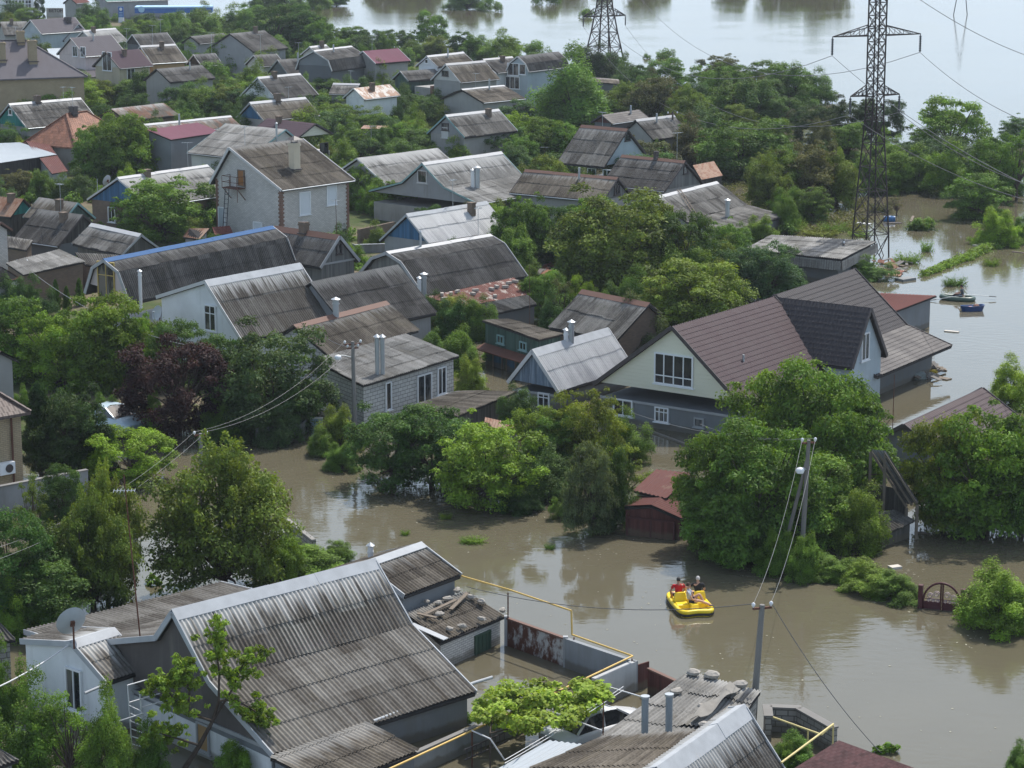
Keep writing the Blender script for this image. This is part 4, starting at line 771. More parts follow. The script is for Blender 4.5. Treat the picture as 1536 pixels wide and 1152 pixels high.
def tree(cx, yt, yb, wpx, col='g', kind=None, name=None, z=0.0, lab=None, depth=None, foot=None):
    r = random.Random(int(cx * 31 + yt * 17 + wpx)); dep_ = PITCH + math.atan((yb - 576) / FPX); yb = max(yb - wpx * .5 * math.sin(dep_) * .85, yt + (yb - yt) * .45); p = P(cx, yb, z); Hh = max(zat(p, yt) - z, .3); k = mpp(p); Rr = wpx * k / 2
    if kind is None:
        asp = Hh / (2 * Rr)
        kind = 'bush' if (Hh < 2.6 or asp < .74) else ('spiky' if col == 'o' and r.random() < .7 else ('dense' if (col in 'dc' and r.random() < .55) else 'broad'))
    cm, tm = KINDS[kind][r.randrange(len(KINDS[kind]))]
    nm = name or ('water_plant' if kind == 'weed' else 'bush' if kind == 'bush' else {'willow': 'willow_tree', 'conifer': 'conifer_tree', 'spiky': 'fruit_tree'}.get(kind, 'leafy_tree'))
    ro = root(nm, None, {'bush': 'bush', 'weed': 'water plant'}.get(kind, 'tree'), (p.x, p.y, z), rz=r.uniform(0, 6.28))
    sx = Rr / 3.0 * (1.04 if kind in ('bush', 'weed', 'conifer') else 1.14); sz = Hh / 6.0 * 1.0
    c = bpy.data.objects.new('foliage' if kind in ('bush', 'weed') else 'crown', cm); COL.objects.link(c); c.parent = ro; c.scale = (sx, sx * r.uniform(.92, 1.08), sz)
    b = LC[col]; j = r.uniform(.84, 1.16); hj = r.uniform(-.10, .10); c.color = (b[0] * j * (1 + hj), b[1] * j, b[2] * j * (1 - hj * .5), 1)
    if tm: t = bpy.data.objects.new('stem' if kind == 'bush' else 'trunk', tm); COL.objects.link(t); t.parent = ro; t.scale = (sx, sx, sz)
    TREES.append((ro, p, col, kind, Hh, 2 * Rr, lab, cx, (yt + yb) / 2)); return ro
TL = '''
10 5 42 55 d|42 12 48 40 g|60 -12 40 16 c|138 20 52 50 d|103 38 64 44 d|215 28 64 72 d|262 25 66 66 g|300 20 62 72 g|345 18 56 64 g|376 10 46 44 g|293 52 96 52 d|235 38 72 52 d|392 28 62 40 g|347 62 124 84 g|322 103 160 86 g|143 92 140 48 g|212 116 168 64 g|242 114 164 46 g|125 124 178 62 m|152 120 170 40 y|25 100 172 76 d|62 112 168 56 d|275 128 186 52 d|262 153 196 46 g|310 130 190 66 g|345 125 190 62 o|378 118 180 52 g|200 176 282 66 g|165 183 278 62 g|118 202 262 52 m|138 188 284 66 g|178 178 284 70 g|214 192 276 54 g|25 188 228 56 g|50 192 222 34 g|255 222 266 54 g|298 226 266 52 g|328 230 266 36 g|30 255 305 56 n|52 262 302 40 n thin|118 286 306 34 l bush|245 264 374 124 g|20 425 488 64 d bush|58 430 484 50 d bush|85 418 476 24 g conifer|101 428 476 22 g conifer|120 416 470 24 g conifer
30 448 590 112 g|98 456 604 112 m|150 462 604 96 g|170 446 600 104 m|208 468 596 66 m|268 502 672 150 p dense|276 480 604 86 d|410 488 668 148 b|345 505 650 92 d|440 565 664 76 d|266 414 444 46 g bush|62 570 728 92 c conifer|112 578 724 90 c broad|92 600 728 100 c dense|36 588 640 32 g bush|148 596 632 40 y bush|197 640 734 120 l dense|162 690 915 108 o spiky|335 650 915 196 o spiky|425 790 890 70 m spiky|50 712 838 62 o thin|95 700 800 60 d|150 650 720 50 d bush|60 830 960 130 d|20 772 955 116 d|72 800 935 116 o spiky|140 730 935 120 o spiky|20 890 965 56 m bush|10 985 1100 56 g bush|40 1050 1190 110 g bush|108 1040 1200 110 m thin|165 1062 1200 90 g bush|215 1105 1190 64 g bush|350 1118 1178 56 m bush
482 645 686 46 g bush|508 618 680 58 y bush|512 670 710 46 g bush|590 606 742 126 d dense|648 612 745 116 d dense|700 640 745 80 d|730 630 775 136 m broad|778 690 762 70 d bush|778 588 650 54 d bush|806 612 706 76 m|842 620 712 78 g|882 582 712 88 y|945 632 696 66 g bush|822 690 758 80 d bush|848 745 782 40 g bush|780 738 775 60 d bush|885 668 808 66 w broad|936 662 770 84 y thin|920 680 800 60 d bush|1075 655 838 112 g|1130 636 856 156 g|1170 550 775 150 g|1232 560 790 150 g|1280 582 740 110 g|1200 695 836 150 g|1206 812 876 50 g bush|1100 740 856 120 g|1040 720 800 50 b|1290 742 836 88 m bush|1416 630 806 104 y|1478 606 818 146 m|1532 618 812 110 g|1442 680 812 110 g|1518 552 612 74 l bush|1225 832 862 70 g bush|1262 842 878 74 g bush|1300 852 894 84 m bush|1342 864 906 78 g bush|1318 858 884 60 m bush|1490 864 956 108 m bush|1532 886 950 78 g bush|1528 1128 1180 56 g bush|1190 1108 1156 66 g bush|1176 1120 1160 40 g bush|1168 806 868 54 g bush
802 56 84 46 g|764 57 86 32 g|410 6 84 64 d|446 12 84 64 d|476 26 86 44 g|505 40 80 50 g|530 40 80 42 g|556 42 80 44 d|595 44 82 30 d|612 48 82 28 d|645 20 84 44 g|690 50 90 34 d|716 58 92 52 g|750 56 94 62 m|655 60 92 62 o|620 64 92 52 g|580 60 84 40 g|530 98 132 52 d|570 90 134 52 g|592 94 130 42 d|485 118 168 62 d|500 146 194 58 d|478 143 184 42 g|560 148 194 62 d|540 152 188 32 y|595 132 178 52 d|632 138 188 62 d|668 158 198 44 g|735 114 140 52 y bush|538 194 244 52 m|580 204 234 38 w bush|625 198 248 62 g|665 204 248 52 g|702 204 242 32 l|730 194 254 62 d|765 190 250 54 d|778 168 238 66 l|815 178 254 62 g|846 184 254 52 g|545 244 324 54 g|576 268 334 48 m|602 274 334 44 g|615 274 328 52 d|650 276 328 52 b|560 282 330 40 g|392 128 168 38 d|462 296 358 66 g|500 332 368 42 d bush|530 386 414 42 m bush|645 448 508 54 d|680 458 514 58 d|715 453 514 54 g|728 446 484 32 l|690 300 366 66 n thin|735 308 372 50 m|765 303 404 52 g|790 298 404 54 g|700 330 372 40 n thin
860 98 196 124 g|830 98 156 62 g|885 74 130 78 c|915 80 128 50 d|810 80 128 56 g|950 98 152 50 d|1000 88 150 58 g|940 122 186 74 o|985 118 196 74 n|1030 124 202 66 o|1065 94 164 60 g|1105 118 190 84 g|1100 98 156 52 g|1130 128 192 84 d|1150 93 160 66 g|1186 104 160 74 g|1215 110 158 62 g|1238 126 156 40 g|1030 186 244 50 d|1110 176 272 112 g|1150 203 270 74 g|955 190 240 54 g|1152 230 326 66 o|775 226 270 54 b|820 236 336 62 o|985 213 250 44 m|1225 156 216 62 c|1275 146 218 64 c|1320 148 218 64 c|1270 188 244 64 g|1155 183 254 62 g|1165 215 316 84 o|1212 213 316 84 n|1255 222 314 72 o|1330 223 290 64 g|1370 233 288 74 g|1420 148 252 96 m broad|1390 203 262 74 b|1432 213 260 70 b|1480 213 304 64 g|1525 193 304 64 g thin|1500 198 284 62 g|1465 262 332 84 g|1218 282 334 54 g|1180 288 332 50 m|1495 322 372 60 l|1530 330 366 44 g|1382 322 347 42 g bush|1250 388 420 76 g bush|1308 392 422 60 g bush|1440 120 160 1 g
930 283 452 152 o broad|890 298 438 84 g|985 306 438 84 o|960 300 400 80 g|1030 318 446 86 d|1085 333 426 64 g|1040 392 512 128 y|1000 420 505 70 y|1110 368 456 84 b|1152 362 458 84 b|1180 400 450 60 d bush|790 296 404 64 g|830 306 398 64 d|800 336 404 72 d|850 342 404 54 d|815 412 484 54 g|842 418 506 50 n thin|830 455 512 52 d|870 420 500 40 m|956 468 552 80 w bush|1010 440 500 60 y|760 390 440 40 g bush|1140 330 372 50 m bush|1100 340 380 50 g bush|870 370 440 60 g|690 500 560 60 m bush|650 500 540 40 g bush|705 545 600 46 y bush|740 520 548 40 m bush
881 6 26 26 g|1000 74 88 32 g bush|970 79 88 14 g bush|700 -12 16 60 g|735 -8 18 36 g|395 -12 20 54 g|432 -14 20 64 g|478 -18 14 50 g|505 -18 10 36 g|820 -20 8 50 g|965 -52 -8 50 g|1168 -60 -10 64 g|1215 -64 -12 84 g|1250 -58 -10 50 g|575 -45 -8 60 g|610 -50 -8 60 g|640 -46 -8 50 g|855 -40 -8 40 g|990 -40 -14 30 g|1100 -52 -12 50 g|905 -40 -10 40 g
668 768 780 16 m weed|608 796 804 12 m weed|700 808 816 20 m weed|714 806 817 28 m weed|825 817 825 14 g weed|1335 1116 1134 34 g bush|1318 1118 1132 18 g bush|1382 328 346 40 g weed|1390 358 378 18 m weed|1364 376 396 34 m weed|1352 384 396 24 m weed|1434 412 430 26 g weed|1422 416 430 16 g weed|1488 384 400 20 m weed|1250 330 350 40 m weed|1190 326 348 34 m weed|1230 340 356 50 y weed|1130 300 330 40 y weed|1290 345 356 30 m weed|1060 280 300 40 g weed|1165 300 325 50 g weed|1320 300 320 30 n weed|1345 290 325 30 n thin
60 300 330 36 m bush|20 330 360 30 m bush|22 372 388 26 m bush|160 600 650 50 g bush|230 600 660 40 g bush|330 610 668 50 g bush|380 600 668 60 b bush|420 610 672 60 b bush|80 880 960 60 g bush|230 860 880 30 g bush|450 820 872 110 m bush|505 815 850 50 m bush|700 1068 1088 20 m bush|1180 300 350 40 g bush
'''
for row in TL.strip().split('\n'):
    for e in row.split('|'):
        t = e.split(); a = [float(x) for x in t[:4]]
        if a[3] < 5: continue
        tree(a[0], a[1], a[2], a[3], t[4] if len(t) > 4 else 'g', t[5] if len(t) > 5 else None)
# fill of garden shrubs between the houses of the dry village: seeded, kept off the buildings
def footprint_clear(p, m):
    for h in HOUSES.values():
        if hasattr(h, 'q'):
            if (Vector((p.x, p.y, 0)) - Vector((h.c.x, h.c.y, 0))).length < m + max((h.q[0] - h.q[2]).length, (h.q[1] - h.q[3]).length) * .42: return False
        else:
            q = p - h.A; s = q.dot(h.d); o = q.dot(h.n)
            if h.s0 - m < s < h.s1 + m and h.oL - m < o < h.oR + m: return False
    return True
rf = random.Random(5)
def fill(n, xr, yr, hr, cols, ok, z=0.05, kinds=('bush', None), sp=1.5):
    placed = []
    for _ in range(n * 12):
        x = rf.uniform(*xr); y = rf.uniform(*yr)
        if not ok(x, y): continue
        p = P(x, y, z)
        if not footprint_clear(p, 1.0) or any((p - q).length < sp for q in placed): continue
        hh = rf.uniform(*hr); wpx = hh * rf.uniform(.75, 1.25) / mpp(p); yt = proj(p + ZZ * hh)[1]
        tree(x, yt, y, wpx, rf.choice(cols), rf.choice(kinds), z=z); placed.append(p)
        if len(placed) >= n: break
fill(210, (-10, 640), (48, 250), (2.0, 4.4), 'ggddmobgd', lambda x, y: not (x > 480 and y < 90))
fill(60, (480, 900), (90, 330), (2.0, 4.2), 'ggddmobg', lambda x, y: y > 95 + (x - 480) * .06)
fill(40, (0, 560), (250, 420), (1.4, 2.8), 'ggdmob', lambda x, y: not (x < 230 and y > 270) or x < 40)
fill(38, (880, 1260), (120, 330), (2.2, 4.6), 'ggddoonb', lambda x, y: y > 130 + max(0, x - 1100) * .35 and not (x > 1140 and y > 300) and not (1020 < x < 1140 and 262 < y), z=0.0, sp=2.2)
fill(26, (-10, 235), (250, 315), (1.2, 2.6), 'ggdmlb', lambda x, y: True)
for h in list(HOUSES.values()):      # planting along the walls that the photograph hides behind green
    if hasattr(h, 'q') or h.A.y < 165: continue
    for s_, o_, sd in [(t_ * h.L, h.oR + 1.1, 0) for t_ in (.15, .5, .85)] + [(h.s0 - 1.2, h.oR * .5, 1), (h.s0 - 1.2, -h.oR * .4, 1)]:
        if rf.random() < .22: continue
        q_ = h.pt(s_ + rf.uniform(-.4, .4), o_ + rf.uniform(-.1, .4), 0)
        if not footprint_clear(q_, .5): continue
        px_, py_ = proj(q_); hh = min(h.topz(0) * .45, 2.6) * rf.uniform(.6, 1.15)
        if h.key in ('h20', 'h42', 'h43'): hh *= .6
        yt_ = proj(q_ + ZZ * hh)[1]; tree(px_, yt_, py_ + 2, hh * rf.uniform(1.0, 1.7) / mpp(q_), rf.choice('ggddmob'), 'bush')
fill(34, (640, 1100), (330, 520), (1.6, 3.2), 'ggddmy', lambda x, y: not (1090 < x) and y < 540 - (x - 640) * .12)
fill(10, (1300, 1536), (215, 300), (2.0, 4.0), 'ggdbm', lambda x, y: y < 300, z=0.0, sp=3)
# ------------------------------------------------------------ ground and water
DRY = [(-700, 26), (60, 30), (130, 34), (330, 34), (480, 66), (640, 92), (800, 108), (900, 200), (860, 330), (780, 420), (700, 480), (560, 560), (470, 640), (260, 668), (120, 700), (-900, 740)]
DW = [P(x, y, 0) for x, y in DRY]
def inside(px, py, poly):
    c = False; j = len(poly) - 1
    for i in range(len(poly)):
        a, b = poly[i], poly[j]
        if (a.y > py) != (b.y > py) and px < (b.x - a.x) * (py - a.y) / (b.y - a.y) + a.x: c = not c
        j = i
    return c
def dist_edge(px, py, poly):
    m = 1e9
    for i in range(len(poly)):
        a, b = poly[i], poly[(i + 1) % len(poly)]; dx, dy = b.x - a.x, b.y - a.y
        t = max(0, min(1, ((px - a.x) * dx + (py - a.y) * dy) / (dx * dx + dy * dy))); m = min(m, math.hypot(px - a.x - t * dx, py - a.y - t * dy))
    return m
from mathutils import noise as mnoise
gx = list(np.linspace(-1500, -180, 12)) + list(np.linspace(-170, 120, 146)) + list(np.linspace(140, 1500, 12)); gy = list(np.linspace(-200, 20, 6)) + list(np.linspace(30, 560, 266)) + list(np.linspace(600, 4500, 14))
G = []
for y in gy:
    r_ = []
    for x in gx:
        if 20 < y < 600 and abs(x) < 175:
            d = dist_edge(x, y, DW); ins = inside(x, y, DW); z = (-.25 + min(d, 8) * .08 if ins else -.25 - min(d, 8) * .15) + .18 * mnoise.noise((x * .09, y * .09, 0)) + .1 * mnoise.noise((x * .4, y * .4, 3))
        else: z = -1.4
        r_.append((x, y, z))
    G.append(r_)
mb = MB(); mb.grid(G); g_o = mb.build('ground', groundmat()); tag(g_o, kind='structure')
mb = MB(); mb.face([(-3500, -300, 0), (3500, -300, 0), (3500, 6000, 0), (-3500, 6000, 0)]); w_o = mb.build('water', watermat()); tag(w_o, kind='structure')
# ------------------------------------------------------------ helpers for small things
LM = []      # landmarks used in descriptions
def rv(o, label, cat, group=None): return tag(o, label, cat, group)
def solo(mb, name, m, label, cat, group=None, kind=None):
    """a thing that is one mesh: its origin goes to its own base"""
    xs = [v.x for v in mb.v]; ys = [v.y for v in mb.v]; zs = [v.z for v in mb.v]; c = Vector(((min(xs) + max(xs)) / 2, (min(ys) + max(ys)) / 2, min(zs)))
    e = bpy.data.objects.new('tmp', None); e.location = c; o = mb.build(name, m, e); o.parent = None; o.location = c; bpy.data.objects.remove(e)
    return tag(o, label, cat, group, kind)
def leafmass(pts, rs, dens, size, col, name='foliage', parent=None, asp=.6, updir=.6, mat=None, squash=.7):
    Vs, Qs, Cs = [], [], []; nv = 0; off = np.array(parent.location) if parent else np.zeros(3)
    for c, r in zip(pts, rs):
        n = max(int(dens * r * r), 6); d = unit(n); p = np.array(c) - off + d * (r * (.35 + .65 * rng.random(n) ** .5))[:, None] * np.array([1, 1, squash])
        N = d * .5 + unit(n) * .8; N[:, 2] += updir; N /= np.linalg.norm(N, axis=1)[:, None]
        v, q, cc = leaves(p, N, size, asp, 0, rng.random(n), np.full(n, rng.random()), np.clip(rng.normal(.35, .35, n), 0, 1)); Vs.append(v); Qs.append(q + nv); Cs.append(cc); nv += len(v)
    me = make_mesh(name, np.concatenate(Vs), np.concatenate(Qs), LEAF, np.concatenate(Cs)); o = bpy.data.objects.new(name, me); COL.objects.link(o); o.color = (*LC[col], 1)
    if parent: o.parent = parent
    return o
def rock(c, r, seed=0, flat_=.6):
    rr = random.Random(seed); mb = MB(); ph = [rr.uniform(0, 6) for _ in range(4)]; G = []
    for i in range(6):
        t = math.pi * i / 5; G.append([Vector(c) + Vector((math.sin(t) * math.cos(a), math.sin(t) * math.sin(a), math.cos(t) * flat_)) * r * (1 + math.sin(t) * (.22 * math.sin(2 * a + ph[0]) + .15 * math.cos(3 * t + ph[1] + a))) for a in (6.2832 * k / 8 for k in range(8))])
    mb.grid(G, None, False, True); return mb
STONE = plaster((.33, .31, .28), .3, name='stone')
def wire(p, q, sag, r, label, name='power_line', m=None, n=18, group=None):
    p, q = Vector(p), Vector(q); pts = [p.lerp(q, t) - ZZ * (4 * sag * t * (1 - t)) for t in (i / n for i in range(n + 1))]
    mb = MB(); mb.tube(pts, r, 4, False); return solo(mb, name, m or WIREM, label, 'cable', group)
WIREM = flat((.10, .10, .105), .6, name='cable_dark'); WIREL = flat((.28, .28, .28), .5, .1, .3, name='cable_bare')
# ------------------------------------------------------------ people (skinned skeletons)
def skin(name, chains, m, parent, sub=2, root_i=0):
    V, E, R = [], [], []; idx = {}
    def vid(p, r):
        k = tuple(round(a, 4) for a in p)
        if k not in idx: idx[k] = len(V); V.append(p); R.append(r)
        return idx[k]
    for ch in chains:
        last = None
        for p, r in ch:
            i = vid(p, r)
            if last is not None and last != i: E.append((last, i))
            last = i
    me = bpy.data.meshes.new(name); me.from_pydata(V, E, []); o = bpy.data.objects.new(name, me); COL.objects.link(o)
    sk = o.modifiers.new('s', 'SKIN'); sk.branch_smoothing = .6; o.modifiers.new('u', 'SUBSURF').levels = sub; o.modifiers['u'].render_levels = sub
    for i, v in enumerate(me.skin_vertices[0].data): rr = R[i]; v.radius = rr if isinstance(rr, tuple) else (rr, rr); v.use_root = (i == root_i)
    bpy.context.view_layer.update(); dg = bpy.context.evaluated_depsgraph_get(); m2 = bpy.data.meshes.new_from_object(o.evaluated_get(dg)); m2.name = name
    bpy.data.objects.remove(o); m2.materials.clear(); m2.materials.append(m)
    m2.polygons.foreach_set('use_smooth', [True] * len(m2.polygons)); o = bpy.data.objects.new(name, m2); COL.objects.link(o)
    if parent: o.parent = parent
    return o
SKIN = flat((.50, .29, .20), .55, .08, name='skin'); SKIN2 = flat((.42, .23, .16), .55, .08, name='tanned_skin')
def hand(w, dirv, side, up):
    """palm and five curled fingers from wrist w along dirv; side towards the thumb"""
    d = Vector(dirv).normalized(); s = Vector(side); s = (s - d * s.dot(d)).normalized(); u = s.cross(d); w = Vector(w); ch = []
    if u.dot(Vector(up)) < 0: u = -u
    palm = w + d * .05; ch.append([(tuple(w), (.024, .02)), (tuple(palm), (.034, .018))])
    for k, ln in enumerate((.070, .080, .074, .056)):
        b = palm + d * .035 + s * (.027 - .018 * k); ch.append([(tuple(palm), (.034, .018)), (tuple(b), .010), (tuple(b + d * ln * .5 - u * .006), .009), (tuple(b + d * ln * .8 - u * .03), .008)])
    t = w + d * .035 + s * .028; ch.append([(tuple(palm), (.034, .018)), (tuple(t), .011), (tuple(t + d * .035 + s * .022 - u * .012), .010), (tuple(t + d * .055 + s * .02 - u * .03), .008)])
    return ch
def person(name_label, loc, rz, arms, legs, shirt, shorts, hair, lean=.0, sleeve=.5, skinm=None, sc=1.0, group=None, long_pants=False, bald=False, shoes=None, pz=0.0, look=(0, 0)):
    """seated figure: x right, y forward, z up, origin at the seat under the hips. arms/legs: [left, right] joint lists"""
    r = root('person', name_label, 'person', loc, group, rz); r.scale = (sc, sc, sc); sm = skinm or SKIN
    T = lambda z, y=0: (0, y + lean * (z - .1), z)
    hip, wa, chest, neck, nk2 = T(.10), T(.27, .01), T(.45, -.01), T(.585, -.005), T(.64, .01)
    hd = Vector(nk2) + Vector((look[0] * .03, .02, .0)); fd = Vector((look[0], 1, look[1])).normalized()
    head = [(nk2, .05), (tuple(hd + ZZ * .055 + fd * .012), (.060, .068)), (tuple(hd + ZZ * .12 + fd * .008), (.073, .088)), (tuple(hd + ZZ * .175), (.066, .080)), (tuple(hd + ZZ * .205), (.035, .045))]
    body = [[(hip, (.155, .115)), (wa, (.135, .10)), (chest, (.155, .105)), (neck, (.085, .07)), (nk2, .052)], head]
    for i, s in enumerate((-1, 1)):
        sh = (s * .19, T(.56)[1], .56); body.append([(chest, (.155, .105)), (sh, .052)] + [(tuple(a), rr) for a, rr in zip(arms[i], (.043, .036, .026))][:3])
        a = arms[i]; d = Vector(a[-1]) - Vector(a[-2]); body += hand(a[-1], d, (-s, .2, .2), (0, 0, 1))
        lg = legs[i]; body.append([(hip, (.155, .115)), ((s * .095, .02, .085), .088)] + [(tuple(q), rr) for q, rr in zip(lg, (.060, .058, .038))])
        f = Vector(lg[-1]); kd = Vector(lg[-1]) - Vector(lg[-2]); fw = Vector((kd.x, kd.y, 0)); fw = fw.normalized() if fw.length > .05 else Vector((0, 1, 0)); body.append([(tuple(f), .038), (tuple(f + fw * .09 - ZZ * .03), (.035, .028)), (tuple(f + fw * .17 - ZZ * .04), (.032, .02))])
    nose = hd + ZZ * .105 + fd * .088; body.append([(tuple(hd + ZZ * .12 + fd * .008), (.073, .088)), (tuple(nose), .013)])
    bo = skin('body', body, sm, r)
    for s in (-1, 1):
        mb = MB(); e = hd + ZZ * .125 + fd * .082 + Vector((s * .03, 0, 0)); mb.tube([e - fd * .008, e + fd * .004], [.009, .005], 6); q = mb; o = bpy.data.meshes.new('eye'); o.from_pydata([tuple(v) for v in q.v], [], q.f); o.materials.append(T_['d']); eo = bpy.data.objects.new('eye', o); COL.objects.link(eo); eo.parent = r
    sht = [[(T(.13), (.165, .125)), (wa, (.150, .118)), (chest, (.182, .128)), (tuple(Vector(neck) - ZZ * .02), (.135, .095)), (tuple(Vector(neck) + ZZ * .02), (.075, .068))]]
    for i, s in enumerate((-1, 1)):
        sh = (s * .195, T(.56)[1], .56); el = Vector(arms[i][0]); c = [(chest, (.182, .128)), (sh, .078), (tuple(Vector(sh).lerp(el, min(sleeve, 1))), .062)]
        if sleeve > 1: c.append((tuple(el.lerp(Vector(arms[i][1]), sleeve - 1)), .044))
        sht.append(c)
    skin('shirt', sht, shirt, r, 2)
    sr = [[(T(.17), (.160, .122)), (hip, (.168, .128))]]
    for i, s in enumerate((-1, 1)):
        lg = legs[i]; a = Vector((s * .095, .02, .085)); kn = Vector(lg[0]); c = [(hip, (.168, .128)), (tuple(a), .10), (tuple(a.lerp(kn, .6)), .082)]
        if long_pants: c += [(tuple(kn), .072), (tuple(Vector(lg[1])), .062)]; c += [(tuple(Vector(lg[2]) + ZZ * .03), .05)] if len(lg) > 2 else []
        sr.append(c)
    skin('trousers' if long_pants else 'shorts', sr, shorts, r, 1)
    mb = MB(); G = []
    for i in range(7):
        t = (math.pi * .60) * i / 6; G.append([hd + ZZ * .125 - fd * .012 + Vector((math.sin(t) * math.cos(a) * .083, math.sin(t) * math.sin(a) * .100 - (.0), math.cos(t) * .108 + (.035 if math.sin(a) > .3 and i > 4 else 0))) for a in (6.2832 * k / 16 for k in range(16))])
    mb.grid(G, None, True, True); me = bpy.data.meshes.new('hair'); me.from_pydata([tuple(v) for v in mb.v], [], mb.f); me.materials.append(hair); me.polygons.foreach_set('use_smooth', [True] * len(me.polygons)); ho = bpy.data.objects.new('hair', me); COL.objects.link(ho); ho.parent = r
    if shoes:
        for i in (0, 1):
            f = Vector(legs[i][-1]); kd = f - Vector(legs[i][-2]); fw = Vector((kd.x, kd.y, 0)); fw = fw.normalized() if fw.length > .05 else Vector((0, 1, 0)); skin('shoe', [[(tuple(f - fw * .04 - ZZ * .02), .045), (tuple(f + fw * .08 - ZZ * .035), (.045, .038)), (tuple(f + fw * .19 - ZZ * .045), (.04, .028))]], shoes, r, 1)
    return r
# ------------------------------------------------------------ pedal boat and its passengers
YB = flat((.82, .60, .02), .35, .05, 0, .5, name='yellow_plastic'); BB = flat((.02, .02, .022), .5, name='black_rubber')
pb = P(1034, 911, 0); fa = rad(101); pr = root('pedal_boat', 'bright yellow plastic pedal boat carrying three people in the flooded street', 'pedal boat', (pb.x, pb.y, 0), None, fa - rad(90))
Mx = Matrix.Translation(pb) @ Matrix.Rotation(fa - rad(90), 4, 'Z')
def BL(*a): return Mx @ Vector(a)
def outline(w_, l_, z, k=28, bulge=0.0, notch=.10):
    o = []
    for i in range(k):
        a = 2 * math.pi * i / k; c, s = math.cos(a), math.sin(a); x = w_ * abs(c) ** .38 * (1 if c > 0 else -1); y = l_ * abs(s) ** .38 * (1 if s > 0 else -1)
        x *= 1 - .10 * (y / l_ > 0) * (y / l_) ** 2
        if abs(y) > l_ * .9 and abs(x) < w_ * .55: y -= notch * (1 if y > 0 else -1) * (1 - abs(x) / (w_ * .55))
        o.append(BL(x, y, z))
    return o
HW, HL = .74, 1.38
mb = MB(); mb.grid([outline(HW * .86, HL * .92, -.15), outline(HW * .97, HL * .98, .10), outline(HW, HL, .16), outline(HW * 1.01, HL * 1.005, .23), outline(HW * .98, HL * .985, .28), outline(HW * .88, HL * .93, .29), outline(HW * .82, HL * .89, .25), outline(HW * .76, HL * .85, .12)], None, True, True)
mb.face(outline(HW * .76, HL * .85, .12)); mb.build('hull', YB, pr)
mb = MB(); mb.grid([outline(HW * 1.02, HL * 1.01, .05), outline(HW * 1.035, HL * 1.02, .10), outline(HW * 1.02, HL * 1.01, .15)], None, True, True); mb.build('rubbing_strip', BB, pr)
def bseat(x, y, face):
    mb = MB(); f = 1 if face > 0 else -1
    q = lambda a, b, c: BL(x + a, y + b * f, c)
    prof_ = [(-.02, .12), (-.02, .30), (.0, .32), (.33, .305), (.37, .28), (.38, .12)]
    mb.prism([q(-.23, b, c) for b, c in prof_], q(.23, 0, 0) - q(-.23, 0, 0)); mb.build('seat', YB, pr)
def bback(x, y):
    mb = MB(); G = []
    for z, hw_, t in ((.30, .23, .10), (.45, .225, .085), (.56, .215, .07), (.64, .195, .05), (.66, .16, .03)):
        G.append([BL(x - hw_, y - t, z), BL(x + hw_, y - t, z), BL(x + hw_, y + t, z), BL(x - hw_, y + t, z)])
    mb.grid(G, None, False, True); mb.face(G[-1]); mb.build('backrest', YB, pr)
for x in (-.40, .40): bseat(x, .10, 1); bback(x, -.03); bseat(x, -.18, -1)
mb = MB()
for z0, w0, l0 in ((.12, .17, .95),): mb.grid([[BL(-w0, -l0, .12), BL(w0, -l0, .12), BL(w0, l0, .12), BL(-w0, l0, .12)], [BL(-w0 * .8, -l0 * .9, .36), BL(w0 * .8, -l0 * .9, .36), BL(w0 * .8, l0 * .8, .42), BL(-w0 * .8, l0 * .8, .42)]], None, False, True); mb.face([BL(-w0 * .8, -l0 * .9, .36), BL(w0 * .8, -l0 * .9, .36), BL(w0 * .8, l0 * .8, .42), BL(-w0 * .8, l0 * .8, .42)])
mb.build('centre_console', YB, pr)
mb = MB(); mb.tube([BL(.0, .62, .40), BL(.0, .55, .62), BL(.0, .45, .66)], .02, 6); mb.build('tiller', YB, pr)
sit = [[(-.12, .42, .12), (-.12, .60, -.20), (-.12, .62, -.22)], [(.12, .42, .12), (.12, .60, -.20), (.12, .62, -.22)]]
REDS = flat((.50, .015, .02), .8, .1, name='red_cloth'); BLK = flat((.018, .019, .022), .8, .1, name='black_cloth'); GRYS = flat((.42, .46, .54), .8, .15, name='grey_cloth', sc=8)
DKH = flat((.02, .016, .013), .7, name='dark_hair'); GRH = flat((.50, .48, .46), .7, name='grey_hair'); BRH = flat((.055, .032, .02), .7, name='brown_hair'); NAVY = flat((.02, .025, .05), .8, .3, name='navy_cloth')
p1 = person('dark haired person in a red shirt on the left seat of the pedal boat', BL(-.40, .24, .33), fa - rad(90), [[(-.30, .05, .30), (-.24, .24, .16)], [(.29, .06, .30), (.22, .26, .18)]], sit, REDS, BLK, DKH, lean=-.05, sleeve=.6, skinm=SKIN2)
p2 = person('grey haired person in a black shirt on the right seat of the pedal boat', BL(.40, .24, .33), fa - rad(90), [[(-.34, .12, .38), (-.52, .26, .34)], [(.30, .05, .30), (.24, .24, .16)]], sit, BLK, BLK, GRH, lean=-.03, sleeve=.75)
p3 = person('young person in pale grey shirt and dark shorts lounging on the pedal boat stern', BL(-.12, -.42, .31), fa - rad(90) + rad(-108), [[(-.26, .14, .24), (-.08, .34, .16)], [(.26, .14, .24), (.08, .34, .18)]], [[(-.14, .40, .36), (-.10, .58, .02), (-.10, .60, .0)], [(.16, .46, .16), (.20, .82, .04), (.20, .84, .03)]], GRYS, NAVY, BRH, lean=-.12, sleeve=.65, sc=.97, shoes=BB, look=(.1, -.5))
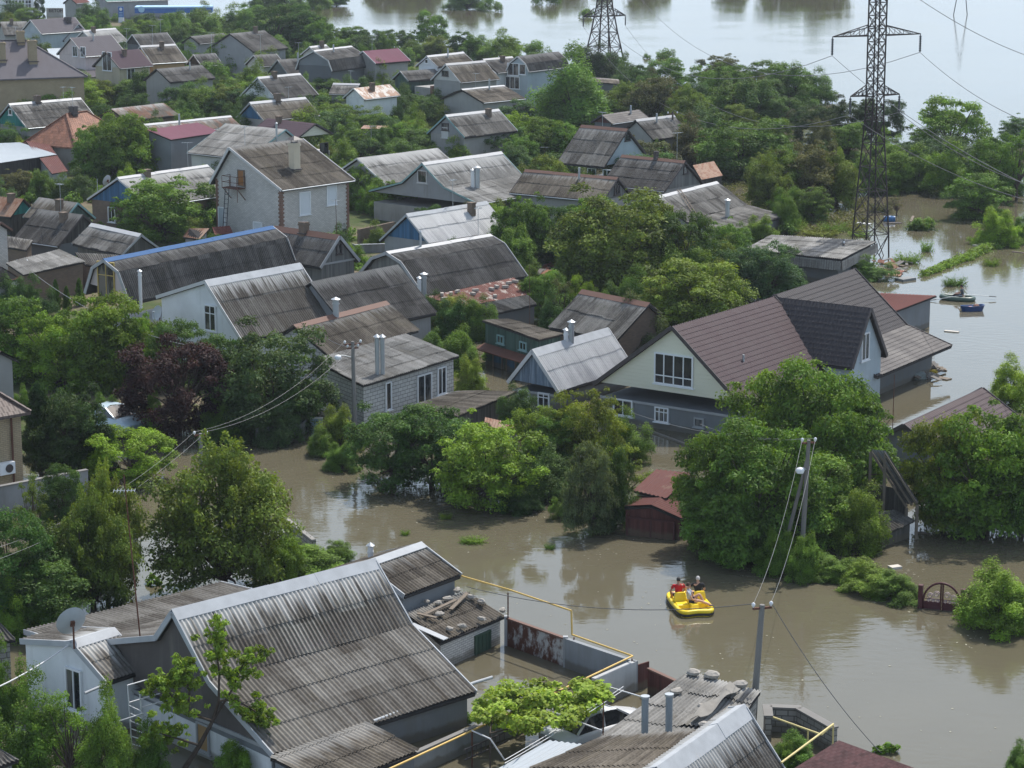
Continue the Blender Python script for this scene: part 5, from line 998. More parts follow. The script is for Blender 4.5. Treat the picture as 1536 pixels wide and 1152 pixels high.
# ------------------------------------------------------------ inflatable boat, rower, blue rowing boat
ib = P(1436, 450, 0); ia = rad(-22); ir = root('inflatable_boat', 'dark green inflatable boat rowed by one man towing the blue boat', 'inflatable boat', (ib.x, ib.y, 0)); Mi = Matrix.Translation(ib) @ Matrix.Rotation(ia, 4, 'Z')
def IL(*a): return Mi @ Vector(a)
GRN = flat((.045, .085, .065), .4, .15, 0, .5, name='green_rubber')
pts = []
for i in range(29):
    a = 2 * math.pi * i / 28; x = 1.05 * abs(math.cos(a)) ** .6 * (1 if math.cos(a) > 0 else -1); y = .46 * abs(math.sin(a)) ** .6 * (1 if math.sin(a) > 0 else -1); y *= 1 - .30 * (x < -.4) * ((-x - .4) / .65); pts.append(IL(x, y, .14 + (.12 * max(0, -x - .55))))
mb = MB(); mb.tube(pts, .17, 10, False); mb.build('tube', GRN, ir)
mb = MB(); mb.box(IL(0, 0, .07), (IL(1, 0, 0) - ib) * .9, (IL(0, 1, 0) - ib) * .33, ZZ * .02); mb.build('floor', GRN, ir)
mb = MB(); mb.box(IL(.35, 0, .25), (IL(1, 0, 0) - ib) * .12, (IL(0, 1, 0) - ib) * .42, ZZ * .015); mb.build('bench', WOODM, ir)
for s, a_, b_ in ((1, IL(.2, .42, .32), IL(1.95, 1.0, .22)), (-1, IL(.0, -.42, .32), IL(-1.25, -1.0, .12))):
    mb = MB(); mb.tube([a_ - (b_ - a_) * .3, b_], .02, 6); o = mb.build('oar', GALV, ir); mb = MB(); d = (b_ - a_).normalized(); n_ = d.cross(ZZ).normalized(); mb.box(b_ + d * .2, d * .24, n_ * .09, ZZ * .015); mb.build('oar_blade', BB, o)
person('man in a dark grey shirt rowing the green inflatable boat', IL(.35, 0, .2), ia + rad(90), [[(-.28, .18, .30), (-.26, .42, .26)], [(.28, .18, .30), (.26, .42, .26)]], [[(-.14, .42, .22), (-.12, .74, .0), (-.12, .78, -.02)], [(.14, .42, .22), (.12, .74, .0), (.12, .78, -.02)]], flat((.07, .085, .10), .8, name='slate_cloth'), NAVY, DKH, lean=.12, long_pants=True, shoes=BB, skinm=SKIN2)
bb = P(1458, 466, 0); ba = rad(14); br = root('rowing_boat', 'small blue rowing boat with pink and brown bundles, beside the inflatable boat', 'rowing boat', (bb.x, bb.y, 0)); Mb = Matrix.Translation(bb) @ Matrix.Rotation(ba, 4, 'Z')
def RL(*a): return Mb @ Vector(a)
def bo_(k, z, f=1.0):
    o = []
    for i in range(20):
        a = 2 * math.pi * i / 20; x = .82 * k * abs(math.cos(a)) ** .5 * (1 if math.cos(a) > 0 else -1); y = .36 * k * abs(math.sin(a)) ** .7 * (1 if math.sin(a) > 0 else -1); y *= 1 - .55 * max(0, -x / .82) ** 2; o.append(RL(x, y, z + .06 * (x / .82) ** 2 * f))
    return o
mb = MB(); mb.grid([bo_(.8, -.1, 0), bo_(.93, .1), bo_(1, .28), bo_(1.03, .30), bo_(1.03, .33), bo_(.93, .33), bo_(.85, .08, 0)], None, True, True); mb.face(bo_(.85, .08, 0)); mb.build('hull', flat((.012, .05, .16), .45, .1, 0, .5, name='blue_boat_paint'), br)
mb = MB(); mb.box(RL(.1, 0, .24), (RL(1, 0, 0) - bb) * .1, (RL(0, 1, 0) - bb) * .30, ZZ * .015); mb.build('thwart', T_['b'], br)
solo(rock(RL(.28, .0, .30), .17, 3, .8), 'bundle', flat((.22, .11, .08), .8, name='brown_sack'), 'brown sack lying in the small blue rowing boat', 'sack')
solo(rock(RL(-.12, .04, .20), .17, 4, .6), 'bundle', flat((.62, .36, .38), .8, name='pink_bag'), 'pale pink bag lying in the small blue rowing boat', 'bag')
# ------------------------------------------------------------ lattice pylons
RUST_S = flat((.030, .023, .021), .75, .5, name='weathered_steel', sc=2)
def lattice(base, lv, rz, arms_, label, key, r=.045, inner=False):
    ro = root('pylon', label, 'pylon', base, 'lattice power pylons'); ca, sa = math.cos(rz), math.sin(rz)
    cn = lambda k, i, z: Vector(base) + Vector((ca * k * (1, -1, -1, 1)[i] - sa * k * (1, 1, -1, -1)[i], sa * k * (1, -1, -1, 1)[i] + ca * k * (1, 1, -1, -1)[i], z))
    mb = MB()
    for i in range(4):
        for (z0, k0), (z1, k1) in zip(lv, lv[1:]): mb.bar(cn(k0, i, z0), cn(k1, i, z1), r * 2.2, r * 2.2)
    mb.build('leg_frame', RUST_S, ro)
    mb = MB()
    for (z0, k0), (z1, k1) in zip(lv, lv[1:]):
        for i in range(4):
            j = (i + 1) % 4; mb.bar(cn(k0, i, z0), cn(k1, j, z1), r, r); mb.bar(cn(k0, j, z0), cn(k1, i, z1), r, r); mb.bar(cn(k1, i, z1), cn(k1, j, z1), r, r)
    mb.build('bracing', RUST_S, ro)
    tips = []
    for z, ln, h_ in arms_:
        for s in (-1, 1):
            k = np.interp(z, [a for a, b in lv], [b for a, b in lv]); mb = MB(); tip = Vector(base) + Vector((ca * s * ln, sa * s * ln, z))
            ss_ = (0, 3) if s > 0 else (1, 2)
            for i in ss_:
                a, b_ = cn(k, i, z), cn(k, i, z + h_); mb.bar(a, tip, r * 1.6, r * 1.6); mb.bar(b_, tip, r * 1.3, r * 1.3)
                for t in (.25, .5, .75): mb.bar(a.lerp(tip, t), b_.lerp(tip, t), r * .8, r * .8); mb.bar(a.lerp(tip, t), b_.lerp(tip, t - .25), r * .7, r * .7)
            for t in (.25, .5, .75): mb.bar(cn(k, ss_[0], z).lerp(tip, t), cn(k, ss_[1], z).lerp(tip, t), r * .8, r * .8)
            mb.build('crossarm', RUST_S, ro); tips.append(tip)
            mb = MB(); rs = []; ps = []
            for q in range(15): ps.append(tip - ZZ * (.12 + .085 * q)); rs.append(.11 if q % 2 else .045)
            mb.tube(ps, rs, 8); mb.tube([tip, tip - ZZ * .15], .03, 5); mb.build('insulator_string', flat((.06, .065, .07), .3, name='dark_glass_insulator'), ro)
    return ro, [t - ZZ * 1.35 for t in tips]
PB = P(1305, 384, 0); hz = lambda y: zat(PB, y)
zt = hz(170); lv = [(-1.0, 1.02), (hz(350), .95), (hz(320), .87), (hz(285), .78), (hz(250), .68), (hz(215), .58), (hz(180), .50)]
z = hz(180)
while z < hz(-120): z += .95; lv.append((z, .47))
PN, tipsN = lattice((PB.x, PB.y, 0), lv, rad(24), [(hz(143), 2.1, .75), (hz(53), 3.75, .75)], 'tall dark steel lattice pylon standing in the water at the right, top cut off', 'near', .045)
PF_ = P(906, 117, 0); hf = lambda y: zat(PF_, y); lv = [(-1, 2.3), (hf(95), 2.0), (hf(70), 1.65), (hf(48), 1.3), (hf(24), 1.0), (hf(10), .8), (hf(0), .72), (hf(-12), .7), (hf(-25), .7), (hf(-50), .6)]
PFr, tipsF = lattice((PF_.x, PF_.y, 0), lv, rad(24), [(hf(24), 3.1, 1.0), (hf(-30), 4.2, 1.0)], 'distant dark lattice pylon with splayed legs behind the village trees', 'far', .07)
mb = MB()
for i in range(4):
    a = PF_ + Vector(((1, -1, -1, 1)[i] * .55, (1, 1, -1, -1)[i] * .55, 0)); mb.bar(a - ZZ, a + ZZ * hf(24), .1, .1)
mb.build('inner_column', RUST_S, PFr)
for k, (i, (x, y)) in enumerate(zip((0, 1, 2, 3), ((1500, 262), (1536, 250), (1490, 222), (1540, 157)))):
    a = tipsN[i]; q = P(x, y, a.z - 2.0 - .0); q = a + (q - a) * 1.0; q = Vector((q.x, q.y, q.z))
    wire(a, a + (q - a) * 1.6, 1.2, .022, ('lower left', 'lower right', 'upper left', 'upper right')[i] + ' cable running right from the near pylon towards the viewer')
    wire(a, tipsF[i] , 5.5, .022, ('lower left', 'lower right', 'upper left', 'upper right')[i] + ' cable sagging over the open water between the two pylons')
wire(P(1372, -6, 20), P(1560, 90, 14), .4, .022, 'top right cable crossing the corner of the picture above the lake')
# faint third pylon far out in the flood
pt3 = P(1442, 22, 0); mb = MB(); mb.bar(pt3 + Vector((-1.6, 0, -1)), pt3 + Vector((0, 0, 9)), .14, .14); mb.bar(pt3 + Vector((1.2, 0, -1)), pt3 + Vector((0, 0, 9)), .14, .14); solo(mb, 'pole', WIREM, 'two legged pole standing far out in the lake at the top right', 'pole')
# ------------------------------------------------------------ poles
def pole(x, yb, yt, label, r=.13, arm=None, brace=None, lamp=None, m=None, tip=None, z0=0.0, name='utility_pole', ins=True, xt=None):
    p = P(x, yb, z0); h_ = zat(p, yt); ro = root(name, label, 'pole' if name != 'antenna_mast' else 'antenna', (p.x, p.y, z0)); mb = MB(); top = Vector((p.x, p.y, h_))
    if xt is not None: top.x += (xt - x) * mpp(p)
    b0 = Vector((p.x, p.y, z0 - .8)); mb.tube([b0, b0.lerp(top, .5), top], [r, r * .85, r * .68], 8); mb.build('post', m or CONC, ro)
    tips = []
    if arm:
        for dz, ln, az in arm:
            v = Vector((math.cos(rad(az)), math.sin(rad(az)), 0)) * ln; c = top - ZZ * dz; mb = MB(); mb.bar(c - v, c + v, .07, .07); ao = mb.build('crossarm', RUSTM, ro)
            for s in (-1, 1):
                q = c + v * s * .93; mb = MB(); mb.tube([q, q + ZZ * .06, q + ZZ * .10, q + ZZ * .18, q + ZZ * .22], [.02, .02, .06, .065, .02], 8); mb.build('insulator', FRAME, ao); tips.append(q + ZZ * .18)
    if brace: mb = MB(); q = P(brace[0], brace[1], 0); mb.tube([Vector((q.x, q.y, -.8)), top - ZZ * brace[2]], [r * .85, r * .6], 8); mb.build('brace', m or CONC, ro)
    if lamp:
        dx, dz = lamp; c = top - ZZ * dz; e = c + Vector((dx, -.2, .15)); mb = MB(); mb.tube([c, c.lerp(e, .6) + ZZ * .05, e], .025, 6); lo = mb.build('lamp_arm', GALV, ro)
        mb = MB(); mb.tube([e + ZZ * .04, e, e - ZZ * .08, e - ZZ * .2], [.04, .14, .19, .15], 12); mb.build('lamp_head', FRAME, lo)
    return ro, top, tips
q1, t1, w1 = pole(533, 652, 512, 'concrete pole with street lamp before the flat roofed white block house', .13, [(.15, .45, 20), (.35, .3, 20)], lamp=(-.75, .85), xt=531)
q2, t2, w2 = pole(1200, 856, 660, 'leaning pole pair with small white lamp in front of the big right tree', .12, [(.12, .3, 10)], brace=(1164, 848, .6), lamp=(-.35, 1.3), xt=1208, m=flat((.17, .16, .15), .85, .2, name='grey_wood_pole'))
q3, t3, w3 = pole(1126, 1100, 907, 'concrete pole with white insulators beside the crumbling shed', .135, [(.12, .34, 15)], xt=1139, z0=0)
q4, t4, w4 = pole(303, 735, 650, 'short concrete pole among the fruit trees at the left', .12, [(.1, .3, 10)])
q5, t5, w5 = pole(1264, 410, 359, 'plain concrete pole by the wide low pavilion', .13, [(.3, .3, 90)])
q6, t6, w6 = pole(36, 452, 392, 'concrete pole with round lamp near the red tiled corner', .12, [(.1, .35, 0), (.3, .3, 0)], lamp=(-.5, .75))
q7, t7, w7 = pole(872, 335, 268, 'pole with lamp and slanting brace behind the biggest tree', .12, [(.2, .3, 0)], brace=(858, 332, .3), lamp=(-.35, .4))
q8, t8, w8 = pole(1008, 240, 167, 'wooden pole with slanting brace right of the porch gabled house', .12, [(.25, .5, 10)], brace=(988, 222, .7), m=flat((.10, .085, .07), .9, name='dark_wood_pole'))
q9, t9, w9 = pole(487, 248, 214, 'short pole with white lamp behind the two storey white brick house', .1, lamp=(-.5, .35))
q10, t10, w10 = pole(596, 100, 70, 'dark pole before the pink plum roof', .12, [(.2, .4, 10)])
pole(752, 118, 84, 'pole beside the blue white gambrel house', .1, [(.2, .4, 10)], brace=(746, 116, .4)); pole(229, 122, 95, 'small pole below the orange walled half', .09, [(.1, .6, 40)])
pole(466, 118, 84, 'thin pole left of the dark gambrel', .09); pole(908, 175 + 18, 162, 'thin post near the dark red gable', .05)
def mast(x, yb, yt, label, r=.022, m=None, z0=0.0, els=(), xt=None):
    ro, top, _ = pole(x, yb, yt, label, r, m=m or RUSTM, z0=z0, name='antenna_mast', xt=xt)
    for dz, ln, az in els:
        v = Vector((math.cos(rad(az)), math.sin(rad(az)), 0)); n_ = Vector((-v.y, v.x, 0)); c = top - ZZ * dz; mb = MB(); mb.bar(c - v * ln, c + v * ln, .02, .02)
        for t in np.linspace(-1, 1, 7): mb.bar(c + v * ln * t - n_ * .22, c + v * ln * t + n_ * .22, .012, .012)
        mb.build('antenna', GALV, ro)
    return ro, top
mast(226, 1092, 712, 'long rusty antenna mast rising before the foreground house', .030, els=[(.55, .35, 5)], xt=199); mast(795, 533, 398, 'very thin mast rising from the silver white roofed house', .018, xt=794)
mast(289, 486, 395, 'antenna mast on the large white walled house', .02, els=[(.7, .45, 0), (1.1, .3, 0)], xt=284); mast(904, 1180, 1052, 'thin black mast at the bottom edge beside the sunken car', .022)
mast(1339, 642, 562, 'thin dark mast before the grey veranda roof', .025, els=()); mast(148, 330, 268, 'thin steel mast by the yard at the left', .04, m=GALV); mast(108, 372, 298, 'rusty mast between the dark barns', .03, xt=103)
mast(105, 382, 345, 'white and rust striped stand pipe by the brown plank barn', .06, m=WPIPE); mast(121, 404, 352, 'grey steel flue beside the rough flat roof', .09, m=GALV); mast(145, 282, 262, 'steel flue behind the blue gabled roof', .08, m=GALV)
mast(507, 400, 299, 'thin dark mast behind the dark roof with brick chimney', .022, xt=505, els=[(.1, .3, 30)]); mast(927, 262, 205, 'thin rusty mast beside the porch gabled house', .025); mast(868, 262, 214, 'thin pale mast left of the big grey roof', .02)
mast(726, 270, 232, 'tiny mast on the weathered roof with attic opening', .015, els=[(.1, .25, 0)]); mast(965, 292, 266, 'tiny pale antenna before the plank gable', .015, els=[(.1, .25, 0)]); mast(817, 262, 220, 'pale roof antenna near the central yellow green trees', .015, els=[(.05, .4, 0)])
mast(1113, 640, 532, 'grey steel flue in front of the large purple tiled house', .085, m=GALV); mast(1412, 470, 415, 'thin stick standing in water left of the blue boat', .012) if False else None
# twin thick vent pipes behind the zinc ridged corner roof
for x, yb, yt, lb in ((967, 1112, 1046, 'left of two thick grey vent pipes on the crumbling shed'), (1003, 1108, 1043, 'right of two thick grey vent pipes on the crumbling shed')):
    p = P(x, yb, 1.3); zt_ = zat(p, yt); mb = MB(); mb.tube([p - ZZ * .3, Vector((p.x, p.y, zt_))], .115, 14); ro = root('vent_pipe', lb, 'vent pipe', (p.x, p.y, 1.0), 'thick grey vent pipes'); mb.build('pipe', flat((.24, .28, .31), .5, .15, .2, name='grey_asbestos_pipe'), ro); mb = MB(); mb.tube([Vector((p.x, p.y, zt_ - .02)), Vector((p.x, p.y, zt_ + .05))], .15, 14); mb.build('cap', GALV, ro)
# ------------------------------------------------------------ local cables
wire(w2[0], P(1050, 636, 4.0), .3, .008, 'upper pale cable from the leaning pole pair to the large house', m=WIREL); wire(w2[1], P(930, 612, 2.2), .5, .008, 'lower pale cable from the leaning pole pair to the large house', m=WIREL)
for i, lb in ((0, 'left'), (1, 'right')):
    wire(w3[i], w2[i], .7, .0065, lb + ' cable between the two right hand poles above the street', m=WIREL); wire(w4[i], w1[i], .8, .007, lb + ' cable from the short concrete pole up to the lamp pole', m=WIREL)
    wire(w4[i], P(0 - 60, 838 + 20 * i, 4.6), .8, .007, lb + ' cable from the short concrete pole to the left border', m=WIREL)
wire(w3[1], P(1320, 1128, .4), .3, .016, 'thin dark stay cable falling into the water at the right of the pole'); wire(w3[0], P(700, 880, 2.6), .5, .014, 'faint cable over the street towards the brown streaked rear roof')
wire(t6 - ZZ * .2, P(290, 520, 4.5), .8, .018, 'thin cable over the left gardens to the large white walled house', m=WIREL); wire(t1 - ZZ * .3, P(478, 498, 3.8), .2, .018, 'short cable from the lamp pole to the rusty ridged lower roof')
wire(P(102, 968, 2.9), P(-40, 1046, 2.4), .15, .03, 'thick white cable from the annex to the left border', m=WPIPE)
# ------------------------------------------------------------ fences, walls, gates (in water)
def wallrun(pts, h_, th, m, label, name='wall', cat='wall', cop=None, z=0.0, posts=None, pm=None, group=None, heights=None):
    g = [P(x, y, z) for x, y in pts]; c = g[0]; ro = root(name, label, cat, (c.x, c.y, z), group); mb = MB(); cb = MB(); n_ = len(g)
    for i in range(n_ - 1):
        a, b_ = g[i], g[i + 1]; d = (b_ - a).normalized(); e = -.0 if i == 0 else .0
        mb.bar(a + ZZ * (h_ / 2 - .5) + d * (th / 2 + .002 if i else 0), b_ + ZZ * (h_ / 2 - .5) + d * th / 2, th, h_ + 1.0)
        if cop: cb.bar(a + ZZ * (h_ + .03) + d * (th / 2 + .002 if i else 0), b_ + ZZ * (h_ + .03) + d * th / 2, th + .10, .06)
    mb.build('panel', m if not isinstance(m, str) else W_[m], ro)
    if cop: cb.build('coping', cop, ro)
    if posts:
        for i in range(n_ - 1):
            a, b_ = g[i], g[i + 1]; k = max(1, int((b_ - a).length / posts))
            for j in range(k + (i == n_ - 2)): q = a.lerp(b_, j / k); pb_ = MB(); pb_.box(q + ZZ * ((h_ + .12) / 2 - .4), (.09, 0, 0), (0, .09, 0), ZZ * ((h_ + .12) / 2 + .4)); pb_.build('post', pm or CONC, ro)
    return ro
# rusty white sheet gates and grey wall along the street
SC1 = metal((.42, .42, .41), .7, .95, (.10, .04, .025), .3, name='flaking_white_sheet')
wallrun([(760, 968), (848, 1000)], 1.05, .05, SC1, 'street gate of white sheets flaking to rust, beside the rock weighted outbuilding', 'gate', 'gate', T_['r'], posts=2.4, pm=T_['g'])
wallrun([(850, 1001), (951, 1036)], 1.12, .18, 'dgrey' if False else plaster((.25, .27, .29), .3, name='blue_grey_render'), 'blue grey rendered street wall under the yellow gas pipe', cop=None)
wallrun([(951, 1036), (893, 1062)], 1.12, .2, plaster((.42, .43, .43), .25, name='pale_block_render'), 'whitish block wall turning from the street into the yard')
wallrun([(953, 1036), (972, 1030)], .95, .05, 'dred', 'dark red sheet gate leaf standing open by the street wall', 'gate', 'gate'); wallrun([(972, 1040), (1040, 1072)], .9, .05, 'dred', 'low dark red sheet fence leading to the crumbling shed', 'fence', 'fence', T_['r'])
wallrun([(612, 1168), (700, 1128), (785, 1098)], .75, .1, plaster((.30, .32, .33), .3, name='grey_slab'), 'low grey slab fence in front of the pergola, bottom edge', 'fence', 'fence', CONC)
wallrun([(1152, 1112), (1150, 1096), (1196, 1098), (1248, 1128)], .85, .22, 'block', 'small enclosure wall of grey blocks beside the maroon shingle roof', cop=CONC)
wallrun([(34, 452), (135, 436)], 1.5, .12, 'grey', 'grey concrete panel fence behind the left gardens', 'fence', 'fence', CONC, posts=2.5); wallrun([(-10, 778), (70, 762), (130, 750)], 1.4, .16, 'grey', 'pale grey plastered yard wall at the left border', cop=CONC)
wallrun([(538, 384), (590, 372)], 2.0, .2, 'ob', 'old brown brick wall behind the dark roof with brick chimney'); wallrun([(530, 388), (590, 386), (615, 382)], 1.0, .1, 'grey', 'grey panel fence by the blue plank gable', 'fence', 'fence', T_['z'], posts=3)
wallrun([(384, 668), (452, 662), (462, 652)], .9, .06, 'gwood', 'pale picket fence at the flooded corner beside the blue grey gate', 'fence', 'fence'); wallrun([(466, 655), (484, 655)], .95, .05, flat((.17, .25, .32), .5, name='blue_grey_gate'), 'small blue grey metal gate by the round dark bush', 'gate', 'gate', T_['w'])
wallrun([(586, 204), (610, 205)], 1.2, .2, 'rb', 'brick wall left of the little blue gate'); wallrun([(612, 204), (630, 204)], 1.3, .06, flat((.02, .13, .30), .5, name='blue_gate'), 'little bright blue gate in the far brick wall', 'gate', 'gate'); wallrun([(632, 205), (650, 207)], 1.1, .2, 'rb', 'brick wall right of the little blue gate')
wallrun([(545, 202), (560, 214)], 1.0, .08, 'dred', 'dark red fence piece beside the flat rusty outbuilding', 'fence', 'fence'); wallrun([(430, 800), (470, 832)], .7, .2, 'block', 'stub of stone wall at the water beside the fruit tree')
wallrun([(955, 640), (1030, 668)], .08, .15, 'lgrey', 'nearly submerged white wall before the large house'); wallrun([(1150, 350), (1190, 338)], .5, .06, 'gwood', 'old board fence in the marsh near the pavilion', 'fence', 'fence')
# yellow gas pipes
def gas(pts, label, r=.035, m=None, posts=(), group='yellow gas pipes', name='gas_pipe', cat='pipe'):
    g = [P(*p) for p in pts]; ro = root(name, label, cat, (g[0].x, g[0].y, 0), group); mb = MB()
    for a, b_ in zip(g, g[1:]): mb.tube([a, b_], r, 8)
    mb.build('pipe', m or YEL, ro)
    for x, y, z in posts: q = P(x, y, z); mb = MB(); mb.tube([Vector((q.x, q.y, -.5)), q], .03, 6); mb.build('support', RUSTM if m is None else m, ro)
    return ro
gas([(692, 864, 2.2), (762, 884, 2.2), (857, 916, 2.2), (858, 952, 1.35), (949, 984, 1.35), (880, 1017, 1.3), (708, 1096, 1.3), (583, 1154, 1.3)], 'yellow gas pipe stepping along the street wall and across the yard', posts=[(762, 889, 2.1), (861, 956, 1.2), (948, 988, 1.2), (708, 1098, 1.2)])
gas([(1160, 1076, 1.3), (1232, 1102, 1.3), (1250, 1086, 1.5), (1172, 1144, 1.5)], 'yellow railing pipe over the block enclosure', posts=[(1212, 1095, 1.2), (1250, 1088, 1.45)], m=flat((.60, .50, .22), .6, name='faded_yellow'))
gas([(708, 1096, 1.35), (735, 1108, 1.5), (757, 1140, .7)], 'bent white hose hanging over the slab fence', .025, WPIPE, group=None, name='hose', cat='hose')
# pergola with grape vine, submerged white car
pv = P(812, 1075, 0); vr = root('grape_vine', 'bright green grape vine spread over a steel pergola in the flooded yard', 'vine', (pv.x, pv.y, 0)); rg = random.Random(3); cs, rs = [], []
for _ in range(150):
    x = rg.uniform(716, 912); y0 = np.interp(x, [716, 760, 850, 912], [1052, 1030, 1022, 1030]); y1 = np.interp(x, [716, 760, 850, 912], [1075, 1100, 1085, 1050]); y = rg.uniform(y0, y1); cs.append(tuple(P(x, y, 1.5 + rg.choice((rg.uniform(-.35, .1), rg.uniform(-.05, .4)))))); rs.append(rg.uniform(.10, .42))
rng = np.random.default_rng(77)
leafmass(cs, rs, 800, .15, 'l', 'foliage', vr, .85, 1.0).color = (.19, .28, .04, 1)
mb = MB(); a, b_, c, d = P(735, 1100, 1.45), P(905, 1060, 1.45), P(880, 1030, 1.45), P(740, 1050, 1.45)
for s, e in ((a, b_), (b_, c), (c, d), (d, a)): mb.tube([s, e], .025, 6)
for q in (a, b_, c, d): mb.tube([Vector((q.x, q.y, -.5)), q], .03, 6)
mb.build('stem', BARK, vr)
for i, (p_, q_, lb) in enumerate((((905, 1028, 1.6), (978, 1050, 1.6), 'white pipe bar from the vine to the vent pipes'), ((835, 1070, 1.5), (903, 1096, 1.5), 'white pipe bar over the sunken car'))):
    mb = MB(); mb.tube([P(*p_), P(*q_)], .025, 6); solo(mb, 'pipe_bar', WPIPE, lb, 'pipe')
for k, dy in enumerate((0, 5)): wire(P(757, 1140 + dy, 1.5), P(935, 1030 + dy, 1.6), .05, .016, ('upper' if k == 0 else 'lower') + ' white washing line above the sunken car', 'washing_line', WPIPE)
def car(c, az, label, body, sub, glassy=True, sc=1.0):
    M = Matrix.Translation(c) @ Matrix.Rotation(az, 4, 'Z') @ Matrix.Scale(sc, 4); r_ = root('parked_car', label, 'car', tuple(c)); q = lambda x, y, z: M @ Vector((x, y, z - sub))
    def sec(x, zs): return [q(x, -w_, z) for w_, z in zs] + [q(x, w_, z) for w_, z in zs[::-1]]
    mb = MB(); S_ = [(-2.05, .55, .70, .66), (-2.0, .40, .86, .78), (-1.3, .32, .92, .84), (-.5, .30, .95, .86), (.6, .30, .96, .86), (1.4, .32, .90, .83), (2.0, .42, .74, .76), (2.1, .55, .64, .66)]
    G = [[q(x, -w_ * .92, zl), q(x, -w_, zl + .18), q(x, -w_, zh - .12), q(x, -w_ * .9, zh), q(x, 0, zh + .03), q(x, w_ * .9, zh), q(x, w_, zh - .12), q(x, w_, zl + .18), q(x, w_ * .92, zl)] for x, zl, zh, w_ in S_]
    mb.grid(G, None, True); mb.face(G[0][::-1]); mb.face(G[-1]); mb.build('body', body, r_)
    mb = MB(); C_ = [(-1.55, .92, .72), (-.95, 1.38, .60), (.25, 1.42, .60), (1.05, .95, .70)]; G = [[q(x, -.76, .90 if i in (0, 3) else .93), q(x, -w_, z), q(x, 0, z + .03), q(x, w_, z), q(x, .76, .90 if i in (0, 3) else .93)] for i, (x, z, w_) in enumerate(C_)]
    mb.grid(G, None, False); mb.build('windscreen', glass(), r_)
    mb = MB(); G = [[q(x, y * .62, z) for y in (-1, -.5, 0, .5, 1)] for x, z in ((-1.0, 1.37), (-.6, 1.43), (0, 1.45), (.3, 1.42))]; mb.grid(G, None, True); 
    for s in (-1, 1):
        for a_, b2 in (((-1.55, .92), (-.98, 1.39)), ((.28, 1.42), (1.08, .95)), ((-.35, .93), (-.35, 1.42))): mb.bar(q(a_[0], s * (.74 if a_[1] < 1 else .61), a_[1]), q(b2[0], s * (.61 if b2[1] > 1 else .74), b2[1]), .06, .06)
    mb.build('roof', body, r_)
    for x in (-1.3, 1.3):
        for s in (-1, 1): mb = MB(); mb.tube([q(x, s * .62, .3), q(x, s * .82, .3)], .3 * sc, 16); w0 = mb.build('wheel', BB, r_); mb = MB(); mb.tube([q(x, s * .8, .3), q(x, s * .835, .3)], .17 * sc, 12); mb.build('rim', GALV, w0)
    for s in (-1, 1): mb = MB(); mb.box(q(2.06, s * .55, .62), (M.to_3x3() @ Vector((.03, 0, 0))), (M.to_3x3() @ Vector((0, .12, 0))), ZZ * .06); mb.build('headlight', FRAME, r_)
    return r_
car(P(898, 1092, 0), rad(38), 'white car sunk to its windows beneath the pergola and the crumbling shed', flat((.62, .64, .66), .25, .03, 0, .6, name='white_car_paint'), .62); car(P(166, 648, .1), rad(-35), 'light blue white car parked under trees behind the bright lime bush', flat((.45, .56, .64), .25, .03, 0, .6, name='pale_blue_car_paint'), 0)
# satellite dishes
def dish(x, y, z, rr, nrm, label, drop=.6, parent_pt=None):
    c = P(x, y, z); n_ = Vector(nrm).normalized(); a = n_.cross(ZZ).normalized(); b_ = a.cross(n_); ro = root('satellite_dish', label, 'satellite dish', (c.x, c.y, c.z - drop), 'satellite dishes'); mb = MB(); G = []
    for i in range(7): t = i / 6; G.append([c + a * math.cos(k) * rr * t + b_ * math.sin(k) * rr * 1.08 * t + n_ * (.22 * rr * t * t) for k in (6.2832 * j / 28 for j in range(28))])
    mb.grid(G, None, True, True); G2 = [[p - n_ * .012 for p in g] for g in G]; mb.grid(G2, None, True, True); mb.build('reflector', flat((.42, .45, .47), .5, .12, name='dish_enamel', sc=4), ro)
    mb = MB(); mb.tube([c - n_ * .03, c - n_ * .12 - ZZ * .05, Vector((c.x, c.y, c.z - drop)) - n_ * .12], .035, 8); mb.box(c - n_ * .06, a * .07, b_ * .10, n_ * .04); mb.build('mount', RUSTM, ro)
    mb = MB(); f = c + n_ * rr * .95; mb.tube([c - b_ * rr * .98 + n_ * .2 * rr, f], .014, 6); mb.tube([f, f - n_ * .12], .045, 8); mb.build('feed_arm', GALV, ro)
dish(108, 934, 3.75, .52, (-.45, .75, .35), 'large grey satellite dish on a rusty stand behind the annex ridge', .85); dish(237, 470, 3.4, .42, (-.6, -.6, .3), 'white satellite dish on the corner of the large white walled house', .5); dish(161, 271, 3.6, .42, (-.7, .5, .3), 'rusty round dish behind the blue gabled roof at the left', .5)
# ------------------------------------------------------------ details on the two storey white brick house
M_, N_ = HB.pt, HB
def wq(h, s, o, z): return h.pt(s, o, z)
g = MB(); QU = tiles((.26, .10, .07), .5, .15, 'red_brick_quoin', .3)
for (s, sd) in ((HB.s0, 0), (HB.s1, 1)):
    for o in (HB.oL, HB.oR):
        q = MB(); k = 0; z = -.4; top = HB.topz(o) - .05
        while z < top:
            ln = .30 if k % 2 else .20; sg = 1 if sd == 0 else -1; so = -1 if o > 0 else 1
            q.box(wq(HB, s + sg * ln / 2 - sg * .02, o + so * (ln / 2) - so * .02, z + .07), HB.d * (ln / 2 + .01), HB.n * (ln / 2 + .01), ZZ * .07) if True else None; z += .148; k += 1
        q.build('corner_bricks', W_['rb'], HB.root)
SHUT = flat((.60, .64, .68), .5, .04, name='roller_shutter')
win(HB, 'F', 457, 305, 1.15, 1.75, (0, 0), pane=SHUT, name='shuttered_window'); win(HB, 'F', 497, 292, 1.05, 1.6, (0, 0), pane=SHUT, name='shuttered_window')
